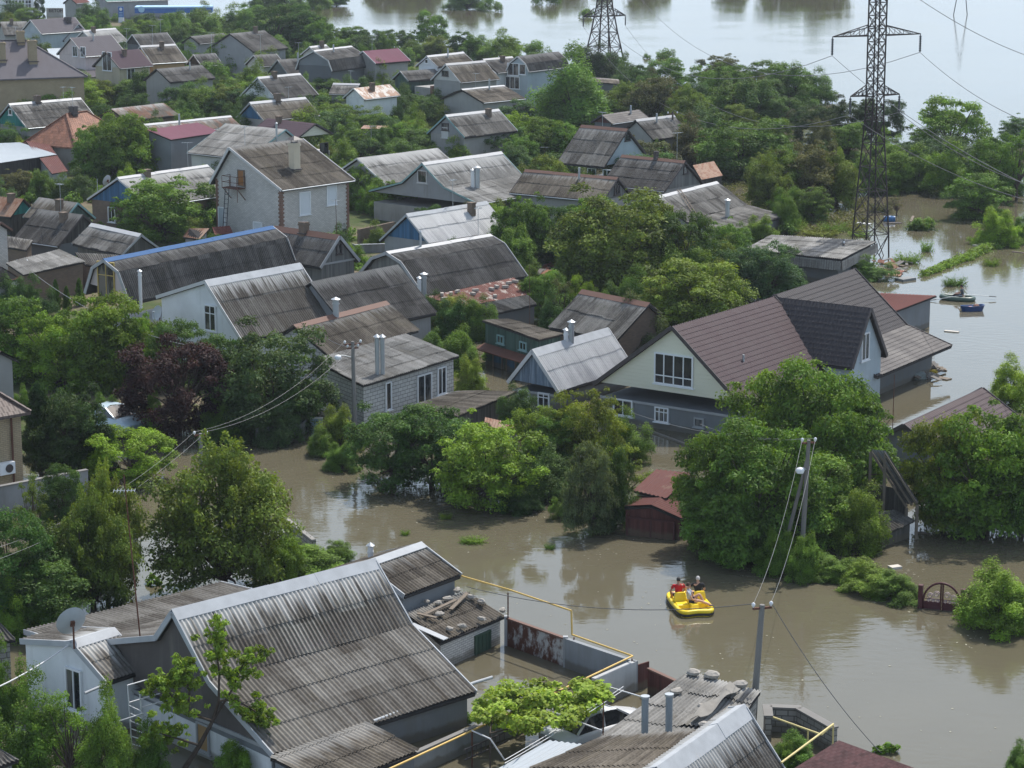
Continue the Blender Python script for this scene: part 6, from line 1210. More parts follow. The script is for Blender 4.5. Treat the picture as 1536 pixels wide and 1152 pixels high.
win(HB, 'A', 387, 342, 1.0, .9, (0, 0), pane=SHUT, name='shuttered_window'); win(HB, 'A', 333, 330, .75, 2.0, (0, 0), kind='door', pane=flat((.45, .50, .54), .5, name='pale_door'))
win(HB, 'A', 362, 267, .75, 1.25, (0, 0), kind='door', pane=flat((.26, .11, .03), .7, .2, name='varnished_door'), fm=WOODM)
p0, nr, tt = wallplane(HB, 'A'); mp = plane_hit(357, 281, p0, nr); z0 = mp.z; br_ = root('fire_stair', 'rusty steel balcony with tall ladder on the gable of the two storey white brick house', 'balcony', (mp.x, mp.y, 0))
mb = MB(); mb.box(mp + nr * .45, tt * .85, nr * .42, ZZ * .035); mb.build('platform', RUSTM, br_)
mb = MB(); c8 = [mp + nr * b + tt * a for a, b in ((-.83, .03), (-.83, .86), (0, .86), (.83, .86), (.83, .03))]
for p in c8: mb.bar(p, p + ZZ * .9, .04, .04)
for z_ in (.45, .9):
    for a, b in zip(c8, c8[1:]): mb.bar(a + ZZ * z_, b + ZZ * z_, .035, .035)
mb.build('railing', RUSTM, br_)
mb = MB(); mb.bar(mp + nr * .8 + tt * .8, mp + tt * .8 - ZZ * .9, .05, .05); mb.bar(mp + nr * .8 - tt * .8, mp - tt * .8 - ZZ * .9, .05, .05); mb.bar(mp + nr * .8 + tt * .8 - ZZ * 1.0, mp + nr * .8 + tt * .8, .04, .04); mb.build('bracket', RUSTM, br_)
mb = MB(); f0 = mp + nr * .6 - tt * .75; g0 = Vector((f0.x, f0.y, 0)) - tt * .35 + nr * .2
for s in (0, .42): mb.bar(f0 + tt * s, g0 + tt * s, .05, .05)
for i in range(13): t = (i + .5) / 13; mb.bar(f0.lerp(g0, t), f0.lerp(g0, t) + tt * .42, .035, .035)
mb.build('ladder', flat((.05, .055, .06), .7, name='dark_steel'), br_)
# balcony and patterned parapet of the cream two storey house
h = HBAL; bx = P(669, 168, 2.6); bx = plane_hit(669, 166, *wallplane(h, 'A')[:2]); _, nr, tt = wallplane(h, 'A'); by = root('balcony_annex', 'projecting front with red brick pillars and diamond pattern on the cream house', 'annex', (bx.x, bx.y, 0))
o0 = P(648, 178, 0); o1 = P(691, 174, 0); d_ = (o1 - o0).normalized(); n_ = Vector((d_.y, -d_.x, 0)); L_ = (o1 - o0).length; zt_ = zat(o0, 132)
mb = MB(); mb.prism([o0 - ZZ * .5, o1 - ZZ * .5, o1 - n_ * 3 - ZZ * .5, o0 - n_ * 3 - ZZ * .5], ZZ * (zt_ + .5)); mb.build('wall', W_['lgrey'], by)
for t in (0, .45, 1): mb = MB(); mb.box(o0.lerp(o1, t) + n_ * .1 + ZZ * zt_ * .5, d_ * .2, n_ * .14, ZZ * (zt_ * .5 + .25)); mb.build('pillar', W_['rb'], by)
for t in (.25, .72):
    c = o0.lerp(o1, t) + n_ * .03 + ZZ * (zt_ - 1.0); mb = MB(); mb.prism([c + d_ * .4, c + ZZ * .45, c - d_ * .4, c - ZZ * .45], n_ * .03); mb.prism([c + d_ * .2 + n_ * .032, c + ZZ * .22 + n_ * .032, c - d_ * .2 + n_ * .032, c - ZZ * .22 + n_ * .032], n_ * .02); mb.build('diamond', W_['rb'] if t > .5 else T_['g'], by)
opening(by, o0.lerp(o1, .3) + n_ * .02 + ZZ * 1.6, n_, d_, 1.8, 1.5, (3, 0), fm=T_['d']); opening(by, o0.lerp(o1, .85) + n_ * .02 + ZZ * 1.9, n_, d_, .7, 1.0, (1, 0))
# porch dormer on the big grey roof
h = HOUSES['h41']; p = P(953, 232, 3.6); mb = MB(); po = root('porch', 'small plank porch roof on the gable side of the big grey roof house', 'porch', (p.x, p.y, 0)); mb.box(p, h.d * .1 + Vector((.9, .2, -.1)), h.n * .8, ZZ * .05); mb.build('roof', R_['ad'][0], po)
mb = MB(); mb.box(p - ZZ * .7, Vector((.8, .15, 0)), h.n * .65, ZZ * .6); mb.build('wall', W_['dgrey'], po)
for s in (-1, 1): mb = MB(); q = p + h.n * s * .6 + Vector((.7, .1, -2)); mb.bar(q - ZZ * 2, q + ZZ * 2, .1, .1); mb.build('post', WOODM, po)
# ladder lying on the sagging roof
h = HOUSES['h44']; a = on_roof(h, 1018, 288); b_ = on_roof(h, 1043, 326); mb = MB(); s_ = h.d * .22; up = ZZ * .22
for s in (-1, 1): mb.bar(a + s_ * s + up, b_ + s_ * s + up, .05, .05)
for i in range(9): t = (i + .5) / 9; mb.bar(a.lerp(b_, t) - s_ + up, a.lerp(b_, t) + s_ + up, .035, .035)
solo(mb, 'ladder', WOODM, 'wooden ladder lying on the sagging grey roof by the marsh', 'ladder')
# two level outbuilding: ledge and blue doors
h = HOUSES['g11']; qa, qb = h.qs[0], h.qs[3]; d_ = (qb - qa); d_.z = 0; Ld = d_.length; d_.normalize(); n_ = Vector((d_.y, -d_.x, 0)); n_ = n_ if n_.dot(C0 - qa) > 0 else -n_; A0 = Vector((qa.x, qa.y, 0))
mb = MB(); mb.prism([A0 + n_ * .01 + ZZ * 1.25, A0 + n_ * .8 + ZZ * 1.02, A0 + n_ * .8 + ZZ * .96, A0 + n_ * .01 + ZZ * 1.19], d_ * Ld); mb.build('ledge', RUSTM, h.root)
for t in (.3, .72): opening(h.root, A0 + d_ * Ld * t + n_ * .005 + ZZ * 1.72, n_, d_, .7, .5, (1, 0), fm=T_['t'])
for t in (.25, .5, .75): opening(h.root, A0 + d_ * Ld * t + n_ * .01 + ZZ * .42, n_, d_, 1.0, 1.0, (0, 0), kind='door', fm=WOODM, pane=planks((.04, .10, .17), wa=.2, name='blue_boards'))
# rock weighted outbuilding: green door, stones, planks
swin(HOUSES['f5'], 2, 723, 969, 1.0, 1.05, (3, 0), kind='door', fm=flat((.05, .09, .06), .6, name='green_frame'), pane=flat((.045, .085, .06), .6, .2, name='green_boards'))
def on_q(h, x, y, up=.06): return plane_hit(x, y, h.q[0] + ZZ * .12, h.nn) + ZZ * up
hq = HOUSES['f5']; k = 0
for x, y, r_, w_ in ((686, 888, .18, 'near the top corner'), (672, 901, .18, 'beside the crossed planks'), (657, 907, .15, 'left of the crossed planks'), (659, 924, .17, 'below the flat plank'), (706, 898, .16, 'at the upper right edge'), (722, 905, .17, 'right of centre'), (754, 918, .16, 'at the right corner'), (722, 931, .15, 'near the lower right edge'), (693, 942, .16, 'brown one near the lower edge'), (674, 946, .14, 'grey one near the lower edge'), (640, 905, .12, 'at the far left')):
    solo(rock(on_q(hq, x, y, .08), r_, k), 'rock', STONE, 'rough stone lying %s on the rock weighted outbuilding roof' % w_, 'stone', 'stones weighing down the outbuilding roof'); k += 1
for a, b_, lb in (((638, 925), (684, 905), 'long thin plank on the rock weighted roof'), ((626, 924), (655, 932), 'short plank at the left of the rock weighted roof'), ((676, 918), (702, 894), 'wide leaning plank on the rock weighted roof')):
    mb = MB(); mb.bar(on_q(hq, *a, .10), on_q(hq, *b_, .14), .16, .04); solo(mb, 'plank', WOODM, lb, 'plank', 'loose planks on the outbuilding roof')
mb = MB(); mb.bar(on_q(hq, 617, 940, .1), on_q(hq, 669, 962, .08), .3, .03); solo(mb, 'sheet_metal_strip', T_['z'], 'white metal strip along the left edge of the rock weighted roof', 'metal strip')
hq = HOUSES['f7']
for x, y, r_, w_ in ((1040, 1012, .22, 'at the top left corner'), (1068, 1016, .26, 'at the top edge'), (1110, 1030, .24, 'near the top right'), (1015, 1040, .2, 'at the left break'), (1055, 1090, .18, 'by the zinc ridge'), (1052, 1062, .12, 'in the middle')):
    solo(rock(on_q(hq, x, y, .08), r_, k), 'rubble', STONE, 'grey rubble lump %s of the crumbling shed roof' % w_, 'rubble', 'rubble on the crumbling shed roof'); k += 1
mb = MB(); a, b_ = on_q(hq, 1102, 1036, .15), on_q(hq, 1042, 1084, .12); dd = (b_ - a).normalized(); ss_ = dd.cross(ZZ).normalized(); G = [[a.lerp(b_, t) + ss_ * .22 * c + ZZ * (.10 * math.sin(9 * t + c * 2) + .05) for c in (-1, -.4, .2, .8)] for t in np.linspace(0, 1, 12)]; mb.grid(G); G2 = [[p - ZZ * .02 for p in g] for g in G]; mb.grid(G2); solo(mb, 'crumpled_sheet', flat((.22, .21, .19), .9, .4, name='old_tarp'), 'crumpled pale sheet lying across the crumbling shed roof', 'sheet')
hq = HOUSES['g9']; rr_ = random.Random(9); pk = ['at its left end', 'near the left end', 'left of the middle', 'at the upper edge middle', 'in the middle', 'lower middle', 'right of the middle', 'upper right', 'at the right end', 'lower right corner', 'top right corner', 'on the white patch']
for i, w_ in enumerate(pk):
    a, b_ = rr_.uniform(.08, .92), rr_.uniform(.15, .9); a = (i + .5) / 12; q = (hq.q[0].lerp(hq.q[1], a)).lerp(hq.q[3].lerp(hq.q[2], a), b_) + ZZ * .2
    mb = MB(); an = rr_.uniform(0, 3); mb.box(q, Vector((math.cos(an), math.sin(an), 0)) * .2, Vector((-math.sin(an), math.cos(an), 0)) * .1, ZZ * .08); solo(mb, 'brick', STONE, 'loose brick %s of the red weighted roof' % w_, 'brick', 'loose bricks on the red weighted roof')
# garage doors
h = GAR; p0, nr, tt = wallplane(h, 'A'); opening(h.root, Vector((h.A.x, h.A.y, .35)) - h.d * (-.0) + nr * .03, nr, tt, 2.2, 1.0, (1, 0), kind='door', fm=flat((.07, .022, .022), .6, name='maroon_frame'), pane=W_['dred'])
# collapsed shed parts by the right trees
pa, pb2, pc, pd = P(1306, 674, 3.5), P(1328, 676, 3.6), P(1376, 752, 1.7), P(1360, 757, 1.4); cr_ = root('collapsed_roof', 'collapsed strip of dark corrugated roof hanging between the right trees', 'roof wreck', (pd.x, pd.y, 0)); mb = MB(); patch(mb, pa, pb2, pc, pd, 'wave', True); mb.build('sheets', R_['ad'][0], cr_)
mb = MB()
for t in (0.02, .5, .98): mb.bar(pa.lerp(pb2, t) - ZZ * .1, pd.lerp(pc, t) - ZZ * .1, .09, .09)
mb.build('rafter', WOODM, cr_)
for q in (pa, pb2, pc, pd): mb = MB(); mb.bar(Vector((q.x, q.y, -1)), q - ZZ * .15, .12, .12); mb.build('post', WOODM, cr_)
mb = MB(); mb.box((pa + pd) / 2 * 1.0 - ZZ * ((pa.z + pd.z) / 4 + .35), (pd - pa).xy.to_3d() * .47, Vector((.03, 0, 0)), ZZ * ((pa.z + pd.z) / 4 - .1)); mb.build('wall', W_['dwood'], cr_)
shed('wreck', 'half sunken little shed of grey boards below the collapsed roof strip', 'the half sunken shed', [(1288, 774, .95), (1342, 768, .95), (1372, 782, .75), (1322, 806, .55)], roof='ag', wall='wood', near=True, jit=.03)
# arched gate between the hedges
ga, gb = P(1384, 912, 0), P(1440, 918, 0); d_ = (gb - ga).normalized(); Lg = (gb - ga).length; n_ = d_.cross(ZZ).normalized(); gr = root('arched_gate', 'maroon arched garden gate with white scrollwork between two green hedges', 'gate', (ga.x, ga.y, 0)); RG = flat((.075, .018, .022), .5, name='maroon_gate_paint')
zc = zat(ga, 902) * .6 + .1; Rg = Lg / 2; topz_ = zat(ga.lerp(gb, .5), 875); ce = ga.lerp(gb, .5)
arc = [ce + d_ * (Rg * math.cos(a)) + ZZ * (zc + (topz_ - zc) * math.sin(a)) for a in np.linspace(0, math.pi, 19)]
for s in (-1, 1):
    leaf = MB(); half = [p for p in arc if (p - ce).dot(d_) * s >= -1e-3]
    leaf.tube(half, .045, 6); e0 = ce + d_ * Rg * s; leaf.tube([e0 - ZZ * .6, e0 + ZZ * zc], .03, 6); leaf.tube([ce + d_ * .04 * s - ZZ * .6, ce + d_ * .04 * s + ZZ * topz_], .035, 6)
    for z_ in (.12, zc, zc + .16): w_ = Rg * (1 if z_ <= zc else math.sqrt(max(0, 1 - ((z_ - zc) / (topz_ - zc)) ** 2))); leaf.tube([ce + ZZ * z_, ce + d_ * w_ * s + ZZ * z_], .018, 5)
    lo = leaf.build('gate_leaf', RG, gr); pn = MB(); pn.box(ce + d_ * Rg * .5 * s, d_ * Rg * .46, n_ * .012, ZZ * (zc + .05)); pn.build('panel', RG, lo); sw = MB()
    for cx_, cz_, r0 in ((.28, zc + .36, .13), (.62, zc + .28, .12), (.45, zc + .08, .07), (.2, zc + .08, .07), (.7, zc + .08, .07)): c = ce + d_ * Rg * cx_ * s + ZZ * cz_; sw.tube([c + d_ * math.cos(t) * r0 * (1 - t / 14) + ZZ * math.sin(t) * r0 * (1 - t / 14) for t in np.linspace(0, 9, 22)], .020, 4)
    for k_ in (.55, .85): c = ce + d_ * Rg * .5 * s - n_ * .02; w_, z1 = Rg * .44 * k_, (zc) * k_; sw.tube([c - d_ * w_ - ZZ * .1, c - d_ * w_ + ZZ * z1, c + d_ * w_ + ZZ * z1, c + d_ * w_ - ZZ * .1], .012, 4)
    sw.build('scrollwork', flat((.42, .33, .34), .5, name='pale_scroll_paint'), lo)
for e0 in (ga - d_ * .1, gb + d_ * .1): mb = MB(); mb.box(e0 + ZZ * .2, d_ * .09, n_ * .09, ZZ * .75); mb.build('gate_post', RG, gr)
# white ladder frame beside the annex
l0, l1 = P(200, 1142, 0), P(220, 1146, 0); dx = (l1 - l0); zt1, zt2 = zat(l0, 1028), zat(l1, 1040); wl = root('ladder', 'white painted steel ladder with open frame beside the annex', 'ladder', (l0.x, l0.y, 0)); mb = MB(); a1 = l0 + Vector((-.1, 0, zt1)); b1 = l1 + Vector((-.15, 0, zt2))
mb.tube([l0 - ZZ * .5, a1], .025, 6); mb.tube([l1 - ZZ * .5, b1], .025, 6); bk_ = Vector((.9, .9, 0)); mb.tube([a1, a1 + bk_], .022, 6); mb.tube([b1, b1 + bk_], .022, 6); mb.tube([a1 - ZZ * .6, a1 + bk_ - ZZ * .6], .02, 6); mb.tube([b1 - ZZ * .5, b1 + bk_ - ZZ * .5], .02, 6); mb.build('frame', WPIPE, wl)
for i in range(9): t = .05 + i * .085; mb = MB(); mb.tube([(l0 - ZZ * .5).lerp(a1, t + .05), (l1 - ZZ * .5).lerp(b1, t + .06)], .016, 6); mb.build('rung', WPIPE, wl)
mb = MB(); mb.tube([P(174, 1152, .2), P(171, 1084, 1.7), P(215, 1070, 1.75)], .025, 6); solo(mb, 'bent_pipe', WPIPE, 'bent white pipe standing left of the white ladder', 'pipe')
mb = MB(); mb.tube([P(127, 1040, 2.0), P(160, 1026, 2.05)], .05, 8); solo(mb, 'gutter', T_['z'], 'short grey gutter end sticking out of the annex', 'gutter')
mb = MB(); mb.tube([P(560, 1082, 1.28), P(712, 1024, 1.28), P(738, 1016, 1.28)], .06, 8); mb.build('gutter', T_['z'], F1.root)
mb = MB(); a, b_ = P(697, 1140, .35), P(760, 1112, .35)
for s in (0, .35): mb.bar(a + ZZ * s, b_ + ZZ * s, .04, .04)
for i in range(9): t = (i + .5) / 9; mb.bar(a.lerp(b_, t), a.lerp(b_, t) + ZZ * .35, .03, .03)
solo(mb, 'ladder', T_['d'], 'dark ladder hung along the low grey slab fence', 'ladder')
# air conditioner and downpipe on the tan house
h = HOUSES['l1']; q = P(6, 701, 1.6); q = plane_hit(6, 701, h.A + h.n * h.oR, h.n); mb = MB(); ac = root('air_conditioner', 'white air conditioner unit on the tan house at the left border', 'air conditioner', tuple(q + h.n * .25)); mb.box(q + h.n * .2, h.d * .4, h.n * .14, ZZ * .28); mb.build('casing', FRAME, ac)
mb = MB(); c = q + h.n * .345 + h.d * .08; mb.tube([c, c + h.n * .02], .2, 18); mb.build('fan_grille', T_['d'], ac)
q = plane_hit(17, 660, h.A + h.n * h.oR, h.n); mb = MB(); mb.tube([Vector((q.x, q.y, .2)) + h.n * .08, Vector((q.x, q.y, 3.8)) + h.n * .08], .05, 8); mb.build('downpipe', RUSTM, h.root)
# ------------------------------------------------------------ fuel station, price sign, wall sign
ca = P(262, 34, 0); cv = root('fuel_station_canopy', 'long blue and white fuel station canopy on white columns, far top left', 'canopy', (ca.x, ca.y, 0)); zc_ = zat(ca, 13.5); k_ = mpp(ca); hw_ = 57 * k_; BL1 = flat((.03, .12, .38), .4, name='station_blue'); BL2 = flat((.35, .55, .75), .4, name='station_light_blue')
mb = MB(); mb.box(ca + Vector((0, 0, zc_ - .15)), (hw_, .6, 0), (-.15, 2.2, 0), (0, 0, .42)); mb.build('fascia', BL1, cv); mb = MB(); mb.box(ca + Vector((0, 0, zc_ + .42)), (hw_ * 1.0, .6, 0), (-.15, 2.2, 0), (0, 0, .12)); mb.build('edge_strip', BL2, cv)
mb = MB(); mb.tube([ca + Vector((-hw_ * .8, -2.75, zc_ + .1)), ca + Vector((-hw_ * .8, -2.85, zc_ + .1))], .55, 16); mb.build('emblem', BL2, cv)
for x in (-.62, -.1, .35): mb = MB(); mb.box(ca + Vector((hw_ * x, 0, zc_ / 2 - .3)), (.3, 0, 0), (0, .3, 0), (0, 0, zc_ / 2 - .2)); mb.build('column', FRAME, cv)
ps = P(182, 33, 0); pz_ = zat(ps, 10); sg_ = root('price_sign', 'tall narrow dark blue price sign with white emblem left of the canopy', 'sign', (ps.x, ps.y, 0)); mb = MB(); mb.box(ps + ZZ * pz_ * .55, (.45, 0, 0), (0, .2, 0), ZZ * pz_ * .45); mb.build('board', BL1, sg_)
mb = MB(); c = ps + Vector((0, -.22, pz_ * .84)); mb.tube([c, c - Vector((0, .03, 0))], .27, 14); mb.build('emblem', FRAME, sg_); mb = MB(); mb.box(ps + ZZ * .3, (.47, 0, 0), (0, .22, 0), ZZ * .5); mb.build('plinth', FRAME, sg_)
for i in range(4): mb = MB(); mb.box(ps + Vector((0, -.21, pz_ * (.62 - .1 * i))), (.3, 0, 0), (0, .01, 0), (0, 0, .05)); mb.build('price_row', BL2, sg_)
sa_ = P(70, 25, 0); sb_ = P(95, 25, 0); sr_ = root('wall_sign', 'beige wall with the word БЕТОН in dark letters, far top left', 'sign', tuple((sa_ + sb_) / 2)); hs = zat(sa_, 12); mb = MB(); mb.box((sa_ + sb_) / 2 + ZZ * hs / 2, ((sb_ - sa_).length / 2, 0, 0), (0, .15, 0), ZZ * hs / 2); mb.build('wall', flat((.32, .31, .27), .8, name='beige_wall'), sr_)
tx = bpy.data.curves.new('letters', 'FONT'); tx.body = 'БЕТОН'; tx.size = 1.0; tx.align_x = 'CENTER'; tx.extrude = .02; tx.offset = .03; to = bpy.data.objects.new('lettering', tx); COL.objects.link(to); bpy.context.view_layer.update()
wd = max(to.dimensions.x, .1); sc_ = (21 * mpp(sa_)) / wd; me = bpy.data.meshes.new_from_object(to.evaluated_get(bpy.context.evaluated_depsgraph_get())); bpy.data.objects.remove(to); to = bpy.data.objects.new('lettering', me); COL.objects.link(to); me.materials.clear(); me.materials.append(T_['d']); to.parent = sr_; to.rotation_euler = (rad(90), 0, 0); to.scale = (sc_, sc_, sc_); q = P(84.5, 19, 0); to.location = Vector((P(84.5, 25, 0).x, 0, 0)) - Vector((sr_.location.x, .18, 0)) + ZZ * (zat(sa_, 18.0)); to.location.y = -.22
# ------------------------------------------------------------ floating wreckage, barrel, green bank
def board(pts, label, w_=.25, t=.05, m=None, name='floating_board', group='boards floating in the water', cat='board'):
    a, b_ = P(*pts[0], .03), P(*pts[1], .03); mb = MB(); mb.bar(a, b_, w_, t); return solo(mb, name, m or WOODM, label, cat, group)
WB_ = flat((.50, .47, .42), .7, .2, name='pale_board')
board(((1417, 496), (1438, 498)), 'narrow pale board afloat below the boats', .3, .05, WB_); board(((1392, 563), (1424, 569)), 'long brown plank afloat by the grey veranda', .5); board(((1380, 556), (1400, 562)), 'pale board among rubbish by the veranda', .5, .06, WB_); board(((1395, 553), (1420, 556)), 'thin dark slat behind the rubbish by the veranda', .15)
board(((1316, 402), (1360, 406)), 'grey plank on the raft of debris at the pylon', .4); board(((1322, 395), (1356, 399)), 'upper grey plank on the raft of debris at the pylon', .35); board(((1366, 332), (1370, 312 + 12)), 'short post leaning out of the water by the blue barrel', .2); board(((1330, 335), (1352, 334)), 'dark plank beside the blue barrel', .3, .06, T_['d'])
board(((1462, 368), (1480, 366)), 'pale planks lodged at the end of the green bank', .6, .08, WB_); board(((1348, 421), (1368, 418)), 'half sunk dark grey float left of the boats', .8, .25, flat((.17, .18, .18), .6, name='grey_foam')); board(((1518, 377), (1545, 380)), 'thin dark beam at the right border', .15)
board(((1372, 798), (1392, 800)), 'wooden frame piece beside the half sunken shed', .12); board(((1286, 334), (1305, 336)), 'bluish white board behind the pylon legs', .5, .05, FRAME)
board(((1335, 852), (1350, 850)), 'white foam piece on the hedge by the arched gate', .35, .12, WB_)
mb = MB(); patch(mb, P(1316, 404, .1), P(1356, 406, .1), P(1350, 414, .05), P(1318, 410, .05), 'wave', True); solo(mb, 'floating_sheet', flat((.50, .27, .21), .8, .2, name='pink_sheet'), 'pinkish corrugated sheets floating at the pylon foot', 'sheet')
bc = P(1334, 329, .15); mb = MB(); mb.tube([bc - Vector((.45, 0, 0)), bc - Vector((.15, 0, 0)), bc - Vector((.14, 0, 0)), bc + Vector((.14, 0, 0)), bc + Vector((.15, 0, 0)), bc + Vector((.45, 0, 0))], [.28, .29, .31, .31, .29, .28], 16); solo(mb, 'barrel', flat((.02, .10, .25), .4, name='blue_plastic'), 'blue plastic barrel floating near the pylon', 'barrel')
cc = P(1373, 567, 0); cr2 = root('crate', 'wire crate of bottles floating under the veranda edge', 'crate', (cc.x, cc.y, 0)); mb = MB(); mb.box(cc + ZZ * .12, (.55, 0, 0), (0, .35, 0), (0, 0, .18)); mb.build('crate_body', flat((.30, .34, .33), .6, .4, name='bottle_glass', sc=9), cr2)
solo(rock(P(1401, 557, .1), .2, 8), 'canister', flat((.60, .42, .04), .5, name='yellow_canister'), 'yellow canister among rubbish by the veranda', 'canister')
rng = np.random.default_rng(5); cs, rs = [], []; bx_ = [(1386, 412), (1410, 402), (1432, 392), (1455, 385), (1476, 374), (1500, 365)]
for i in range(110): t = i / 110 * 4.99; j = int(t); x = bx_[j][0] + (bx_[j + 1][0] - bx_[j][0]) * (t - j); y = bx_[j][1] + (bx_[j + 1][1] - bx_[j][1]) * (t - j); k_ = .3 + .8 * i / 110; p = P(x + random.gauss(0, 2 * k_), y + random.gauss(0, 1.6 * k_), .1); cs.append(tuple(p)); rs.append(.35 + .35 * k_ * random.random())
o = leafmass(cs, rs, 260, .22, 'm', 'grass_bank', None, .4, .8); tag(o, 'long narrow strip of green grass and reeds crossing the water', 'grass', kind='stuff')
# low weeds and reeds in the shallow marsh behind the pavilion and along gardens
cs, rs = [], []; rm = random.Random(12)
for _ in range(900):
    x, y = rm.uniform(1040, 1300), rm.uniform(262, 352)
    if rm.random() < .6 and y < 300 and x > 1200: continue
    cs.append(tuple(P(x, y, .05))); rs.append(rm.uniform(.2, .6))
o = leafmass(cs, rs, 90, .28, 'y', 'marsh_grass', None, .3, .3, squash=.6); tag(o, 'patchy reeds and weeds in the shallow marsh behind the pavilion', 'grass', kind='stuff'); o.color = (.085, .10, .035, 1)
cs, rs = [], []
for _ in range(5200):
    x, y = rm.uniform(-20, 900), rm.uniform(60, 640); p = P(x, y, 0)
    if y > 420 and x > 560: continue
    if not inside(p.x, p.y, DW) or not footprint_clear(p, .3): continue
    cs.append((p.x, p.y, .15)); rs.append(rm.uniform(.3, .8))
o = leafmass(cs, rs, 60, .24, 'g', 'ground_cover', None, .4, .8, squash=.45); tag(o, 'weeds and low garden growth between the houses', 'ground cover', kind='stuff'); o.color = (.06, .085, .025, 1)
# foreground peach tree with visible bent trunk
tp = P(262, 1166, 0); ft = root('fruit_tree', 'sparse young fruit tree with bent dark trunk in front of the foreground house', 'tree', (tp.x, tp.y, 0)); k_ = mpp(tp); J = lambda x, y, dy=0.0: Vector((tp.x + (x - 262) * k_, tp.y + dy, zat(tp, y)))
br = [[J(262, 1175), J(300, 1120, .1), J(320, 1085, .2), J(330, 1055, .2)], [J(300, 1120, .1), J(272, 1105, -.2), J(250, 1095, -.4), J(232, 1085, -.5)], [J(320, 1085, .2), J(285, 1070, 0), J(262, 1040, -.2), J(246, 1010, -.3)], [J(330, 1055, .2), J(332, 1010, .2), J(328, 970, .1), J(327, 950, .1)], [J(320, 1085, .2), J(350, 1040, .4), J(362, 1010, .5), J(385, 985, .6)], [J(330, 1055, .2), J(355, 1050, .1), J(385, 1065, -.1), J(396, 1078, -.2)], [J(285, 1070), J(290, 1030, -.3), J(282, 1000, -.4), J(278, 985, -.4)]]
mb = MB()
for i, b_ in enumerate(br): mb.tube(b_, [.10, .08, .06, .045] if i == 0 else [.045, .034, .024, .010], 7, False)
mb.build('trunk', BARK, ft); cs, rs = [], []; rp = random.Random(4)
for b_ in br[1:]:
    for i in range(44): t = .3 + .7 * rp.random() ** .8; j = min(int(t * 3), 2); p = b_[j].lerp(b_[j + 1], t * 3 - j); cs.append(tuple(p + Vector((rp.gauss(0, .24), rp.gauss(0, .28), rp.gauss(0, .19))))); rs.append(rp.uniform(.07, .19))
rng = np.random.default_rng(9); leafmass(cs, rs, 1700, .17, 'm', 'crown', ft, .40, .2).color = (.13, .21, .03, 1)

# white lower wall of the foreground house on its gable side
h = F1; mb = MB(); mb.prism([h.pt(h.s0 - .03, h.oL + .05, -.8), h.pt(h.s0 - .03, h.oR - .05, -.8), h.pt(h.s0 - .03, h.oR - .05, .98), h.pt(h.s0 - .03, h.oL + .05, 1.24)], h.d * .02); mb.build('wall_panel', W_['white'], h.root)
# ------------------------------------------------------------ clutter: aerials, small chimneys, rubble, drifting litter
HOUSES['g9'].roof.data.materials[0] = metal((.15, .072, .06), .85, .42, (.40, .36, .32), .1, .4, name='broken_red_and_white_sheet')
rc_ = random.Random(21)
for h in list(HOUSES.values()):
    if hasattr(h, 'q') or h.A.y < 150: continue
    has = any(c.name.startswith('chimney') for c in h.roof.children)
    if not has and rc_.random() < .65:
        t = rc_.uniform(.25, .75); o = rc_.uniform(.2, .7); q = h.pt(h.L * t, o, 0); k_ = (h.fr[0][1] - h.fr[1][1]) / max(h.fr[1][0], .1); z = h.zr - k_ * o; hh = rc_.uniform(.5, .9); b = MB()
        if rc_.random() < .5: b.box(q + ZZ * (z + hh / 2 - .2), h.d * .22, h.n * .22, ZZ * (hh / 2 + .2)); b.box(q + ZZ * (z + hh + .03), h.d * .26, h.n * .26, ZZ * .05); b.build('chimney', W_['ob'], h.roof)
        else: b.tube([q + ZZ * (z - .3), q + ZZ * (z + hh + .3)], .09, 8); b.build('chimney_pipe', GALV, h.roof)
    if rc_.random() < .5:
        q = h.pt(h.L * rc_.uniform(.1, .9), -.15, h.zr - .1); b = MB(); tp_ = q + ZZ * rc_.uniform(1.3, 2.6); b.tube([q, tp_], .018, 5); v = Vector((math.cos(rc_.random() * 6), math.sin(rc_.random() * 6), 0)).normalized(); b.bar(tp_ - v * .45, tp_ + v * .45, .025, .025); nn_ = Vector((-v.y, v.x, 0))
        for t in (-.9, -.4, .1, .6): b.bar(tp_ + v * .45 * t - nn_ * .25, tp_ + v * .45 * t + nn_ * .25, .016, .016)
        b.build('roof_antenna', GALV, h.roof)
    b = MB(); q0, q1 = h.pt(.05, h.fr[-1][0] + .05, h.fr[-1][1] - .03), h.pt(h.L - .05, h.fr[-1][0] + .05, h.fr[-1][1] - .03); b.tube([q0, q1], .05, 6); b.build('gutter', GALV if rc_.random() < .5 else T_['g'], h.roof) if rc_.random() < .6 else None
RUBM = [flat((.42, .41, .38), .85, .3, name='broken_white_board'), WOODM, flat((.16, .15, .14), .9, .3, name='grey_scrap'), flat((.22, .09, .06), .8, .3, name='red_scrap')]
